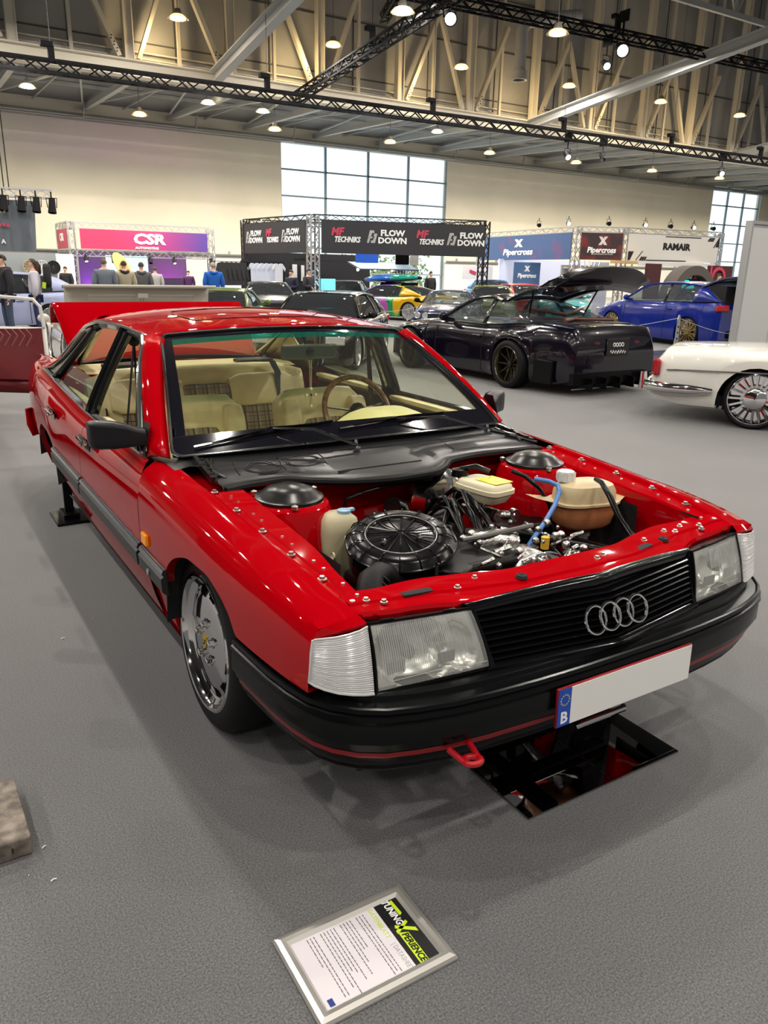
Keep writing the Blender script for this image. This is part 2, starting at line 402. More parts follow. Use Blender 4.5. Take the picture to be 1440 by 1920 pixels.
light_truss((-12, 24, 6.55), (46, 24, 7.05), 'long black lighting truss hanging in front of the cream roof beam', [15.1, 21.5, 27.9, 34.3, 40.8, 47.3])
light_truss((2, 20, 8.85), (44, 20, 9.75), 'upper black lighting truss with bright spotlights, highest across the hall', [18.6])
light_truss((13.3, 30, 8.0), (12.2, 15.5, 8.7), 'short black lighting truss running from the roof beam towards the camera', [7])
light_truss((15.0, 26, 10.2), (10.0, 14, 9.6), 'black lighting truss crossing behind the upper one near the roof', [2], .26)

warm_e = mat('lamp_warm', (1, .8, .5), .5, emit=(1, .72, .34), es=5)
cold_e = mat('lamp_white', (1, .97, .92), .5, emit=(1, .96, .9), es=16)
lamp_h = mat('lamp_housing', (.35, .33, .30), .35, metal=.6)
lamp_s = glass('lamp_skirt', (1., .88, .62), .35, .1)
def highbay(x, y, z, label, em, group, s=1.):
    t = thing('high_bay_lamp', label, 'lamp', (x, y, z), group)
    q = B(); q.lathe([(.26*s, .005), (.26*s, .09*s), (.18*s, .12*s), (.10*s, .14*s), (.10*s, .16*s)], (x, y, z), 'z', 16); q.obj('lamp_housing', lamp_h, t)
    q = B(); q.lathe([(.12*s, .16*s), (.06*s, .27*s), (-.02*s, .33*s)], (x, y, z), 'z', 20); q.obj('reflector', lamp_s, t)
    q = B(); q.lathe([(.10*s, .005), (.10*s, .16*s), (.04*s, .24*s), (-.03*s, .24*s), (-.05*s, .005)], (x, y, z), 'z', 16); q.obj('bulb', em, t)
    q = B(); q.tube([(x, y, z+.25*s), (x, y, 8.75 if z < 8 and y > 30.5 else 16.95)], .012, 4); q.obj('cord', mat('wire', (.12, .12, .12), .5), t)
    return t
ORD = ['first', 'second', 'third', 'fourth', 'fifth', 'sixth', 'seventh']
for i in range(7): highbay(7.7+5.62*i, 32.3-.27*i, 7.15, 'warm round lamp under the low aisle ceiling, %s of seven counted from the banner side' % ORD[i], warm_e, 'warm lamps along the low aisle')
for i in range(6):
    l = bpy.data.lights.new('lamp_glow', 'POINT'); l.energy = 95; l.color = (1, .72, .35); l.shadow_soft_size = .12
    o = bpy.data.objects.new('lamp_glow', l); COL.objects.link(o); o.location = (7.8+5.7*i, 27.3-.22*i+2.4, 9.2)
    highbay(7.8+5.7*i, 27.3-.22*i, 9.35, 'warm round lamp before the grey clerestory panels, %s of six counted from the banner side' % ORD[i], warm_e, 'warm lamps before the clerestory', 1.05)
for (x, y, z, l) in ((3.84, 33.2, 7.8, 'cool white lamp under the aisle ceiling above the hanging grey banner'), (10.53, 32.35, 7.9, 'cool white lamp under the aisle ceiling above the pink and violet booth'),
                    (12.94, 32.37, 7.85, 'small cool white lamp just above a warm lamp left of the tall window'), (21.76, 32.04, 7.9, 'cool white lamp above the window beyond the black booth'),
                    (10.55, 17.77, 7.8, 'big cool white lamp touching the top edge above the crossing trusses'), (15.02, 16.84, 7.8, 'warm lamp hanging beside the upper black truss')):
    highbay(x, y, z, l, warm_e if 'warm lamp hanging' in l else cold_e, 'single lamps between the trusses', .95)
def spot(x, y, z, label, aim=(0, -.5, -1), s=1., group='stage spotlights on the trusses', lit=True):
    t = thing('stage_spotlight', label, 'spotlight', (x, y, z), group); d = Vector(aim).normalized(); p = Vector((x, y, z))
    M = d.to_track_quat('Z', 'Y').to_matrix().to_4x4(); M.translation = p
    q = B(); q.lathe([(-.22*s, .01), (-.2*s, .07*s), (.0, .085*s), (.14*s, .10*s), (.14*s, .085*s), (.11*s, .08*s)], (0, 0, 0), 'z', 12).xf(M); q.obj('can', blk_truss, t)
    q = B(); q.lathe([(.10*s, .004), (.11*s, .085*s)], (0, 0, 0), 'z', 12).xf(M); q.obj('lens', cold_e if lit else blk_truss, t)
    q = B(); q.tube([p+Vector((-.1*s, 0, -.02)), p+Vector((-.12*s, 0, .2*s)), p+Vector((.12*s, 0, .2*s)), p+Vector((.1*s, 0, -.02))], .012*s, 5); q.tube([p+Vector((0, 0, .2*s)), p+Vector((0, 0, .34*s+(.32 if z > 5 else 0)))], .018*s, 5); q.obj('bracket', blk_truss, t)
    if z > 5: q = B(); q.box((x, y, z+.34*s+.25), (.05, .40, .34)); q.obj('clamp', blk_truss, t)
    return t
spot(11.9, 17.6, 7.85, 'bright spotlight beside the crossing of the two upper trusses', (-.5, -1, -.5), 1.8)
spot(20.4, 19.55, 8.7, 'brightest spotlight hanging from the upper truss over the sloping beam', (-.7, -1, -.4), 2.2)
spot(20.2, 20.0, 8.32, 'second bright spotlight hung just under the brightest one', (-.5, -1, -.6), 1.4)
spot(22.6, 24, 6.1, 'small white spotlight under the long truss near the middle', (-.4, -1, -.6), 1.3)
spot(24.6, 24, 6.2, 'tiny dark spotlight under the long truss, its lens turned aside', (-.4, -1, -.9), 1.1, lit=False)
spot(32.5, 24, 6.2, 'small white spotlight under the long truss towards its far end', (-.7, -1, -.4), 1.3)
# ventilation pipe
t = thing('ventilation_pipe', 'grey ventilation pipe bending down before the clerestory panels', 'pipe', (23.2, 28, 9.6))
q = B(); q.tube([(26, 27.5, 12.4), (24.4, 27.8, 12.1), (23.5, 28, 11.9), (23.2, 28, 11.5), (23.2, 28, 9.9)], .26, 14); q.obj('duct', gsteel, t)
q = B(); q.lathe([(0, .27), (0, .36), (.35, .36), (.35, .27)], (23.2, 28, 9.6), 'z', 14); q.obj('outlet', gsteel, t)
t = thing('ventilation_pipe', 'short grey duct outlet at the top between the two big lamps', 'pipe', (16.9, 27.5, 11.2))
q = B(); q.lathe([(0, .3), (0, .38), (.3, .38), (.3, .28), (1.6, .28)], (16.9, 27.5, 10.7), 'z', 14); q.obj('duct', gsteel, t)
# ================================================================== THE RED SEDAN (front towards -Y, right side at -X)
def at(ax, val, px, py):
    """a point of the photograph set on the plane where that detail lies"""
    d = _fw*1442.57+_r2*(px-720)-_u2*(py-960); c = cam.matrix_world.translation
    return c+d*((val-c[ax])/d[ax])
car = thing('sedan', 'red classic four-door sedan with its bonnet off and engine showing', 'car', (0, 2.4, 0))
W = ip([(0., .78), (.1, .82), (.21, .850), (.35, .872), (.6, .892), (1.0, .903), (1.6, .907), (3.2, .907), (3.9, .892), (4.4, .86), (4.7, .80), (4.79, .72)])
inF = ip([(0, .135), (.004, .112), (.014, .075), (.035, .040), (.08, .014), (.15, .003), (.25, 0), (.36, .008), (.46, .028), (.60, .065)])
inD = ip([(0, .072), (.008, .060), (.03, .042), (.07, .022), (.10, .015), (.105, .009), (.16, .002), (.25, 0), (.36, .003), (.46, .018), (.52, .036), (.62, .07)])
ztF = ip([(.12, .655), (.21, .675), (.3, .695), (.5, .722), (.9, .752), (1.3, .775), (1.6, .79)])
belt = ip([(1.45, .782), (2.5, .785), (3.0, .808), (3.5, .835), (4.0, .85), (4.4, .845), (4.79, .80)])
archF = ip([(.50, .505), (.565, .506), (.62, .552), (.70, .590), (.80, .612), (.92, .610), (1.04, .580), (1.13, .53), (1.19, .46), (1.215, .38), (1.225, .22)])
archR = ip([(3.30, .21), (3.34, .40), (3.44, .50), (3.58, .545), (3.75, .545), (3.90, .50), (4.0, .42), (4.05, .25)])
def inFy(d, y): return inF(d)*(1-(.62*max(0, 1-(y-.212)/.45))*min(1, d/.012))
def side_patch(q, sgn, yL, yR, low, top, inn, n=40, off=0., us=None, ur=.5, ul=.5, dl=(0, .004, .012, .03, .06, .10, .13, .16), nr=12):
    rows = []
    for u in (us or [i/n for i in range(n+1)]):
        yc = yL(.6)+(yR(.6)-yL(.6))*u; zt = top(yc); zl = low(yc); row = []
        zs = [zt-d for d in dl if zt-d > zl+.01]; z0 = zs[-1]
        k = len(dl)+nr-len(zs); zs += [z0+(zl-z0)*(j+1)/k for j in range(k)]
        for z in zs:
            y = yc+(yR(z)-yR(.6))*max(0, (u-ur)/(1-ur))+(yL(z)-yL(.6))*max(0, (ul-u)/ul)
            row.append(Vector((sgn*(W(y)-(inFy(zt-z, y) if inn is inF else inn(zt-z))+off), y, z)))
        e = row[-1]; row.append(Vector((e.x-sgn*.03, e.y, e.z+.004)))
        rows.append(row)
    return q.grid(rows)
gapA = ip([(.2, 1.385), (.35, 1.40), (.47, 1.468), (.56, 1.475), (.70, 1.50), (.80, 1.56)])
gapB = ip([(.2, 2.53), (.5, 2.53), (.8, 2.52)])
gapC = ip([(.2, 3.30), (.42, 3.32), (.58, 3.46), (.70, 3.55), (.85, 3.56)])
K = lambda v: (lambda z: v)
P_ = lambda f, d: (lambda z: f(z)+d)
sill = .205
for s, nm in ((-1, 'near'), (1, 'far')):
    lowF = lambda y: max(archF(y), .505 if y < .50 else .0, sill) if y < 1.225 else sill
    q = B(); side_patch(q, s, K(.212), P_(gapA, -.003), lowF, ztF, inF, ur=.86, us=[(y_-.212)/(1.472-.212) for y_ in frange(.212, .499, 14)+[.5005]+frange(.501, 1.226, 60)+frange(1.235, 1.472, 12)])
    fen = q.obj('front_fender', RED, car, smooth=40)
    q = B(); side_patch(q, s, P_(gapA, .003), P_(gapB, -.003), K(sill+.02), belt, inD, 24); fd = q.obj('front_door', RED, car, smooth=40)
    lowR = lambda y: archR(y) if 3.3 < y < 4.05 else sill+.02
    q = B(); side_patch(q, s, P_(gapB, .003), P_(gapC, -.003), lowR, belt, inD, 30); rd = q.obj('rear_door', RED, car, smooth=40)
    q = B(); side_patch(q, s, P_(gapC, .003), K(4.76), lowR, belt, inD, 50); q.obj('rear_fender', RED, car, smooth=40)
    # sill
    q = B(); q.grid([[(s*(.862-k), y, z) for k, z in ((.0, .226), (.012, .205), (.05, .185), (.14, .18))] for y in frange(1.23, 3.3, 6)]); q.obj('sill_panel', BLK, car)
    # dark body behind the panel gaps
    q = B(); q.grid([[(s*(W(y)-k), y, z) for k, z in ((.12, .70), (.05, .60), (.035, .45), (.06, .26))] for y in frange(1.24, 3.28, 14)]); q.obj('inner_body', DARK, car)
    # wheel arch liners
    for cy, ar, y0, y1 in ((.88, archF, .53, 1.222), (3.68, archR, 3.31, 4.04)):
        q = B(); ys = [y0+(y1-y0)*k/30 for k in range(31)]
        q.grid([[(s*(W(y)-.006-.002), y, ar(y)+.003), (s*(W(y)-.03), y, ar(y)+.012), (s*.60, y, ar(y)+.05)] for y in ys])
        q.obj('arch_liner', DARK, car)
        q = B(); q.add([(s*.60, y0-.02, .2), (s*.60, y1+.02, .2), (s*.60, y1+.02, .68), (s*.60, y0-.02, .68)], [(0, 1, 2, 3)]); q.obj('arch_liner', DARK, car)
    # rub strips with bright cap
    def strip(y0, y1, parent, name='rub_strip'):
        ys = frange(y0, y1, max(3, int((y1-y0)/.06)))
        prof = [(.0, .495), (.010, .492), (.016, .478), (.010, .470), (.020, .462), (.020, .415), (.008, .402), (.0, .400)]
        q = B(); rows = [[(s*(W(y)-inD(belt(2)-z)+k), y, z) for k, z in prof] for y in ys]
        q.grid(rows)
        for rw, yy in ((rows[0], y0), (rows[-1], y1)):
            o = len(q.v); q.add(rw, [tuple(range(len(rw)))])
        st = q.obj(name, mat('grey_black_plastic', (.022, .023, .025), .34, spec=.3), parent, smooth=30)
        q = B(); q.grid([[(s*(W(y)-inD(belt(2)-z)+k+.0012), y, z) for k, z in ((.001, .4945), (.010, .4915), (.0155, .479))] for y in ys])
        q.obj('bright_cap', mat('satin_trim', (.42, .46, .50), .22, metal=.9), st)
        return st
    strip(1.17, 1.452, fen); strip(1.478, 2.515, fd); strip(2.54, 3.29, rd)
    # side marker lamp
    q = B(); c = Vector((s*(W(1.395)+.004), 1.395, .535)); q.box(c, (.014, .062, .042)); q.obj('side_marker_lamp', mat('amber', (.85, .28, .01), .2, emit=(.9, .3, 0), es=.15), car, bevel=.004)
    q = B(); c = Vector((s*(W(1.34)+.018), 1.325, .437)); q.lathe([(0, .012), (s*.004, .012), (s*.005, .004), (s*.005, .001)], c, 'x', 14); q.obj('badge', CHR, fen)
    # door handles
    for y, d in ((2.34, fd), (3.20, rd)):
        q = B(); q.box((s*(W(y)+.004), y, .700), (.006, .20, .045)); hb = q.obj('handle_recess', BLKG, d, bevel=.006)
        q = B(); q.box((s*(W(y)+.016), y, .712), (.018, .19, .018)); q.box((s*(W(y)+.012), y+.07, .68), (.012, .022, .022)); q.obj('handle', CHR, d, bevel=.005)
# ------------------------------------------------------------------ greenhouse
rail = ip([(2.0, 1.165), (2.15, 1.176), (2.6, 1.190), (3.0, 1.182), (3.3, 1.145), (3.55, 1.06), (3.8, .955), (4.05, .862)])
railx = ip([(2.0, .665), (2.15, .652), (3.0, .645), (3.3, .655), (3.8, .70), (4.1, .75)])
def sd(s, y, h, o=0.):
    z0 = belt(y)+.004; z1 = rail(y); x0 = W(y)-.072; x1 = railx(y)
    return Vector((s*(x0+(x1-x0)*(h**1.12)+o), y, z0+(z1-z0)*h))
BPIL = mat('pillar_black', (.010, .010, .011), .16, coat=.5)
CHS = mat('bright_trim', (.70, .76, .80), .12, metal=1.)
for s in (-1, 1):
    # windscreen pillar (red): between the glass edge and the door frame
    q = B(); rows = []
    for i in range(13):
        t = i/12
        a = Vector((.772, 1.493, .793)).lerp(Vector((.590, 2.10, 1.170)), t); a.x += .012*math.sin(math.pi*t); a.z += .018*math.sin(math.pi*t)
        c = Vector((.834, 1.575, .790)).lerp(Vector((.668, 2.14, 1.180)), t); c.x += .012*math.sin(math.pi*t); c.z += .018*math.sin(math.pi*t)
        md = (a+c)/2+Vector((.012, -.014, .010))
        rows.append([Vector((s*v.x, v.y, v.z)) for v in (a, a.lerp(md, .5)+Vector((.004, -.004, .003)), md, md.lerp(c, .5)+Vector((.004, 0, .003)), c, c+Vector((-.02, .02, -.01)))])
    q.grid(rows); q.obj('windscreen_pillar', RED, car, solid=.004)
    # side rail, red roof edge between gutter and window tops
    # rear pillar (red) from roof to deck
    q = B(); rows = []
    for y in frange(3.15, 4.12, 16):
        t = (y-3.15)/.97; ro = Vector((railx(y), y, rail(y)))
        inner = Vector((.585+.03*t, y-.05+.02*t, rail(y)+.035*(1-t)+.012)); md = ro.lerp(inner, .45)+Vector((.012, 0, .014))
        rows.append([Vector((s*v.x, v.y, v.z)) for v in (ro, ro.lerp(md, .5)+Vector((.006, 0, .004)), md, inner)])
    q.grid(rows); q.obj('rear_pillar', RED, car, solid=.003)
    # lower part of the rear pillar down to the belt behind the quarter window
    q = B(); q.grid([[sd(s, y, h, .002) for h in frange(0, 1, 6)] for y in frange(3.86, 4.1, 6)]); q.obj('rear_pillar', RED, car, solid=.003)
    # centre pillar
    q = B(); q.grid([[sd(s, 2.435+.085*(1-h)*.8-.035*(1-h)+o, h, .004) for h in frange(0, 1, 8)] for o in (0, .03, .032, .06, .062, .095)]); q.obj('centre_pillar', BPIL, car, solid=.02, off=-1)
    q = B(); q.grid([[sd(s, 3.08+.40*(1-h)**1.0+o, h, .004) for h in frange(0, 1, 8)] for o in (0, .03, .06)]); q.obj('rear_door_frame', BPIL, car, solid=.02)
    # frames: loops in the plane of the side glass
    def loop(pts, r, mt, name, o=.0, n=6, close=True):
        path = []
        m_ = len(pts)
        for i in range(m_ if close else m_-1):
            a, b2 = pts[i], pts[(i+1) % m_]
            for k in range(n): t = k/n; path.append(sd(s, a[0]+(b2[0]-a[0])*t, a[1]+(b2[1]-a[1])*t, o))
        if not close: path.append(sd(s, *pts[-1], o))
        q = B(); q.tube(path, r, 6, closed=close); return q.obj(name, mt, car)
    loop([(1.66, .03), (1.78, .25), (2.13, .90), (2.20, .965), (2.30, .975), (2.41, .965), (2.45, .5), (2.46, .02)], .017, BPIL, 'window_frame', .0)
    loop([(2.60, .02), (2.57, .5), (2.55, .965), (2.80, .97), (3.0, .955), (3.07, .90), (3.44, .03)], .017, BPIL, 'window_frame', .0)
    loop([(3.55, .03), (3.16, .92), (3.28, .90), (3.86, .05)], .010, BPIL, 'window_frame', .0)
    loop([(1.60, .0), (2.2, .0), (2.8, .0), (3.4, .0), (3.9, .0)], .008, CHS, 'window_trim', .006, close=False)
    loop([(1.60, .01), (1.86, .47), (2.09, .90), (2.19, 1.0), (2.6, 1.0), (3.05, 1.0), (3.4, 1.0), (3.7, 1.0), (3.92, .96)], .009, CHS, 'window_trim', .012, close=False)
    loop([(2.425, .97), (2.462, .5), (2.472, .02)], .005, CHS, 'window_trim', .014, close=False)
    # glass: quarter pane and half lowered rear pane
    GL = glass('side_glass', (.72, .80, .72), .10)
    q = B(); q.grid([[sd(s, 3.56-.39*h, h*.92+.02, -.006) for h in frange(0, 1, 5)], [sd(s, 3.85-.54*h, h*.88+.02, -.006) for h in frange(0, 1, 5)]]); q.obj('quarter_glass', glass('quarter_glass', (.25, .28, .26), .35), car)
    q = B(); q.grid([[sd(s, y, h, -.008) for h in frange(0, .34 if s < 0 else .3, 4)] for y in frange(2.62, 3.30, 6)]); q.obj('door_glass', GL, car)
# roof
zc = ip([(2.04, 1.212), (2.2, 1.232), (2.5, 1.256), (2.8, 1.262), (3.1, 1.250), (3.35, 1.222)])
def roofz(x, y): return zc(y)-.046*(abs(x)/.60)**2.4-(.006*max(0, (abs(x)-.60)/.05)**2)
q = B(); rows = []
xs = [-.650, -.642, -.62, -.59, -.5, -.35, -.18, 0, .18, .35, .5, .59, .62, .642, .650]
for i in range(22):
    t = i/21; row = []
    for x in xs:
        yf = 2.045+.095*(abs(x)/.6)**2; yr = 3.36-.10*(abs(x)/.6)**2; y = yf+(yr-yf)*t
        row.append((x, y, roofz(x, y)))
    rows.append(row)
q.grid(rows); q.obj('roof', RED, car, solid=.012, smooth=50)
q = B(); q.add([(-.25, 2.32, .0), (.25, 2.32, 0), (.25, 2.72, 0), (-.25, 2.72, 0)], [(0, 1, 2, 3)])
q = B()
pts = [(x_, y_, roofz(x_, y_)+.0015) for x_, y_ in [(-.37, 2.3), (.37, 2.3)]]
path = [(-.38, 2.30), (-.2, 2.29), (0, 2.285), (.2, 2.29), (.38, 2.30), (.40, 2.4), (.40, 2.6), (.38, 2.70), (.2, 2.71), (0, 2.715), (-.2, 2.71), (-.38, 2.70), (-.40, 2.6), (-.40, 2.4)]
q.tube([(x_, y_, roofz(x_, y_)+.0005) for x_, y_ in path], .003, 5, closed=True); q.obj('sunroof_seal', BLK, car)
# header strip joining roof and windscreen
# windscreen: rounded panel
def ws(u, v, o=0.):
    """u across -1..1, v up 0..1"""
    b_ = Vector((.765*u, 1.425+.065*abs(u)**2.2, .807-.014*u*u)); t_ = Vector((.60*u, 2.050+.075*u*u, 1.203-.030*u*u))
    p = b_.lerp(t_, v); bow = math.sin(math.pi*v)*.022
    n = Vector((0, -.53, .84)); return p+n*(bow+o)
def wsgrid(q, u0, u1, v0, v1, o, nu=14, nv=8): return q.grid([[ws(u, v, o) for v in frange(v0, v1, nv)] for u in frange(u0, u1, nu)])
WG = glass('windscreen_glass', (.92, .95, .80), .025)
q = B(); wsgrid(q, -.93, .93, .14, .90, 0); q.obj('windscreen', WG, car)
q = B(); wsgrid(q, -.93, .93, .90, .955, 0); q.obj('windscreen_tint_band', glass('tint_band', (.05, .42, .30), .25), car)
FR = mat('frit_black', (.008, .008, .012), .06)
q = B(); wsgrid(q, -1, 1, .0, .14, 0); wsgrid(q, -1, -.93, .14, .955, 0, 3); wsgrid(q, .93, 1, .14, .955, 0, 3); wsgrid(q, -1, 1, .955, 1., 0); q.obj('windscreen_border', FR, car)
def wsloop(uo, vo, r, mt, name, o):
    ring = []
    cor = .05
    for (cu, cv, a0) in ((-1, 0, 180), (1, 0, 270), (1, 1, 0), (-1, 1, 90)):
        for k in range(5):
            a = R(a0+90*k/4); cu_ = cu*(uo-cor); cv_ = cor*1.2-vo if cv == 0 else 1+vo-cor*1.2
            ring.append(ws(cu_+cor*math.cos(a), cv_+cor*1.2*math.sin(a), o))
        nx = {(-1, 0): 'b', (1, 0): 'r', (1, 1): 't', (-1, 1): 'l'}[(cu, cv)]
        for k in range(1, 9):
            t = k/9
            if nx == 'b': ring.append(ws((-1+2*t)*(uo-cor), -vo, o))
            if nx == 'r': ring.append(ws(uo, cor*1.2+(1-2*cor*1.2)*t, o))
            if nx == 't': ring.append(ws((1-2*t)*(uo-cor), 1+vo, o))
            if nx == 'l': ring.append(ws(-uo, 1-cor*1.2-(1-2*cor*1.2)*t, o))
    q = B(); q.tube(ring, r, 6, closed=True); q.obj(name, mt, car)
wsloop(1.0, .0, .008, BLK, 'windscreen_seal', .002); wsloop(1.008, .008, .0035, CHR, 'windscreen_trim', .010)
# rear window, parcel deck, boot rim
def rw(u, v, o=0.): p = Vector((.60*u, 3.34-.08*u*u, 1.222-.045*u*u)).lerp(Vector((.635*u, 4.03-.06*u*u, .868-.02*u*u)), v); return p+Vector((0, .5, .8))*(.02*math.sin(math.pi*v)+o)
q = B(); q.grid([[rw(u, v) for v in frange(.05, .96, 6)] for u in frange(-.95, .95, 12)]); q.obj('rear_window', glass('rear_glass', (.75, .78, .74), .05), car)
q = B(); q.tube([rw(u, 0.03) for u in frange(-.96, .96, 12)]+[rw(.97, v) for v in frange(.1, .9, 7)]+[rw(u, .97) for u in frange(.96, -.96, 12)]+[rw(-.97, v) for v in frange(.9, .1, 7)], .014, 6, closed=True); q.obj('rear_window_seal', BLK, car)
q = B(); q.grid([[(x_, y_, z_-.06*(abs(x_)/.8)**3) for x_ in (-.80, -.7, -.5, 0, .5, .7, .80)] for y_, z_ in ((3.98, .87), (4.05, .865), (4.12, .86))]); q.obj('boot_rim', RED, car)
q = B()
for s in (-1, 1): q.grid([[(s*.66, y_, .85-.01*(y_-4.1)), (s*.72, y_, .86-.01*(y_-4.1)), (s*(W(y_)-.072), y_, belt(y_))] for y_ in frange(4.05, 4.76, 8)])
q.grid([[(u_*w_, 4.70+.05*(1-u_*u_), z_) for w_, z_ in ((.70, .83), (.775, .76), (.80, .60), (.80, .40), (.76, .28))] for u_ in frange(-1, 1, 14)]); q.obj('rear_panel', RED, car)
q = B(); rows = []
for a in frange(-1, 1, 21):
    x_ = .885*math.sin(a*1.25)/math.sin(1.25); y_ = 4.40+.42*math.cos(a*1.25); rows.append([(x_*k, y_-.0+o, z_) for k, o, z_ in ((.93, -.03, .53), (1., 0, .51), (1., .0, .40), (.97, -.02, .32))])
q.grid(rows); q.obj('rear_bumper', RED, car, solid=.01)
# raised boot lid: skin, inner frame
q = B(); rows = []
for v in frange(0, 1, 8):
    row = []
    for u in frange(-1, 1, 15):
        x_ = u*(.625+.035*v); row.append((x_, 4.08+.36*v-.02*u*u, .865+.338*v+.02*math.sin(math.pi*v)-.012*u*u*(1-v)))
    rows.append(row)
q.grid(rows); q.grid([[Vector(p) for p in rows[-1]], [Vector(p)+Vector((0, .07, -.02)) for p in rows[-1]], [Vector(p)+Vector((0, .10, -.12)) for p in rows[-1]]])
q.obj('boot_lid', RED, car, solid=.02, off=1)
# ------------------------------------------------------------------ nose: slam panel, inner wings, cavity
sf = ip([(0, .100), (.2, .125), (.41, .163), (.5, .200), (.58, .216), (.70, .216)]); sfz = ip([(0, .676), (.41, .664), (.58, .664), (.70, .678)])
sr = ip([(0, .245), (.2, .262), (.34, .305), (.5, .335), (.66, .325), (.72, .30)])
q = B(); rows = []
for x_ in frange(-.715, .715, 61):
    a = abs(x_); f_, r_ = sf(a), sr(a); zf = sfz(a); row = [(x_, f_+.006, zf-(.035 if a > .45 else .004)), (x_, f_+(.0 if a > .45 else .004), zf-(.012 if a > .45 else .003)), (x_, f_+.006, zf-.002), (x_, f_+.02, zf), (x_, f_+(r_-f_)*.40, zf+.002), (x_, f_+(r_-f_)*.45, zf+.008), (x_, f_+(r_-f_)*.9, zf+.010), (x_, r_, zf+.012), (x_, r_+.004, zf-.0), (x_, r_+.002, zf-.05)]
    rows.append(row)
q.grid(rows); slam = q.obj('slam_panel', RED, car, smooth=25)
bolt_m = mat('steel_bolt', (.55, .54, .50), .3, metal=1.)
q = B()
for x_, y_ in ((-.51, .268), (.28, .215)): q.box((x_, y_, sfz(abs(x_))+.0065), (.085, .024, .005), (0, 0, (.15 if x_ < 0 else -.18)*-1 if x_ > 0 else -.1))
q.lathe([(0, .001), (.004, .014), (-.004, .018)], (-.215, .20, .682), 'z', 12); q.lathe([(0, .001), (.004, .014), (-.004, .018)], (.40, .235, .674), 'z', 12); q.obj('slam_slot', DARK, slam)
for x_, y_ in ((-.62, .25), (-.40, .24), (-.32, .27), (.07, .2), (.11, .215), (.5, .27), (.56, .30), (.62, .27), (.34, .26), (-.66, .27), (.60, .245), (.47, .29)): q = B(); q.lathe([(-.002, .010), (.003, .010), (.004, .007), (.009, .006), (.009, .001)], (x_, y_, sfz(abs(x_))+.006), 'z', 8); q.obj('slam_bolt', bolt_m, slam)
inner_x = ip([(.25, .655), (.40, .655), (.60, .64), (1.2, .64)])
for s in (-1, 1):
    q = B(); rows = []
    for y_ in frange(.215, 1.16, 40)+frange(1.17, 1.50, 8):
        zt = ztF(y_)-max(0, min(.03, (y_-1.12)*.5)); xo = W(y_)-.135; xi = inner_x(y_)
        xi = min(xi, xo-.04)
        rows.append([(s*xo, y_, zt), (s*(xo-.012), y_, zt-.004), (s*(xo-.018), y_, zt-.014), (s*(xo-.040), y_, zt-.015), (s*(xo-.046), y_, zt-.010), (s*(xi+.006), y_, zt-.012), (s*xi, y_, zt-.02), (s*(xi-.01), y_, zt-.12), (s*(xi-.015), y_, .34)])
    q.grid(rows); iw = q.obj('inner_wing', RED, car, smooth=30)
    for y_ in (.271, .401, .56, .74, .93, 1.12): x_ = W(y_)-.135-.028; q = B(); q.lathe([(-.001, .013), (.003, .013), (.004, .008), (.010, .007), (.010, .001)], (s*x_, y_, ztF(y_)-.012), 'z', 8); q.obj('wing_bolt', bolt_m, iw)
    for y_ in (.3, .36, .45, .50, .62, .68, .82, .88, 1.0, 1.06): x_ = W(y_)-.135-.05; q = B(); q.lathe([(-.003, .006), (.004, .005), (.004, .001)], (s*(x_-.012), y_, ztF(y_)-.012), 'z', 6); q.obj('wing_screw', bolt_m, iw)
    # strut tower
    q = B(); c = (s*.535, .985, 0); q.lathe([(.742, .001), (.742, .10), (.732, .125), (.70, .138), (.60, .150), (.34, .20)], c, 'z', 28, sy_=1.15)
    q.box((s*.60, 1.02, .55), (.14, .30, .36)); tw = q.obj('strut_tower', RED, car, smooth=40)
    q = B(); q.lathe([(.741, .112), (.750, .112), (.754, .098), (.772, .080), (.785, .045), (.788, .002)], c, 'z', 28, sy_=1.05); q.obj('tower_cap', mat('rubber_cap', (.010, .010, .010), .26, spec=.35), tw)
    for a in (.4, 2.3, 4.4): q = B(); q.lathe([(.74, .011), (.752, .011), (.753, .005), (.757, .001)], (c[0]+.125*math.cos(a), c[1]+.13*math.sin(a), 0), 'z', 8); q.obj('tower_nut', bolt_m, tw)
# firewall and floor of the bay
q = B(); q.grid([[(x_, 1.215 if abs(x_) > .33 else 1.15, z_) for z_ in (.745, .60, .45, .28)] for x_ in frange(-.66, .66, 13)])
q.grid([[(x_, 1.13, .752), (x_, 1.18, .742), (x_, 1.215, .742)] for x_ in frange(-.66, .66, 9)]); q.obj('firewall', RED, car, smooth=20)
q = B(); q.grid([[(x_, y_, .255) for y_ in (.62, 1.2)] for x_ in (-.62, .62)]); q.grid([[(x_, .31, z_) for z_ in (.30, .60)] for x_ in (-.66, .66)]); q.grid([[(s_*.655, .3, z_) for s_ in (1,)]+[(s_*.655, .52, z_) for s_ in (1,)] for z_ in (.3, .69)]); q.obj('bay_shield', DARK, car)
q = B(); q.box((0, 2.35, .30), (1.66, 2.15, .03)); q.box((0, 4.2, .32), (1.5, 1.0, .03)); q.box((0, 1.5, .45), (1.5, .04, .5)); q.obj('floor_pan', DARK, car, smooth=0)
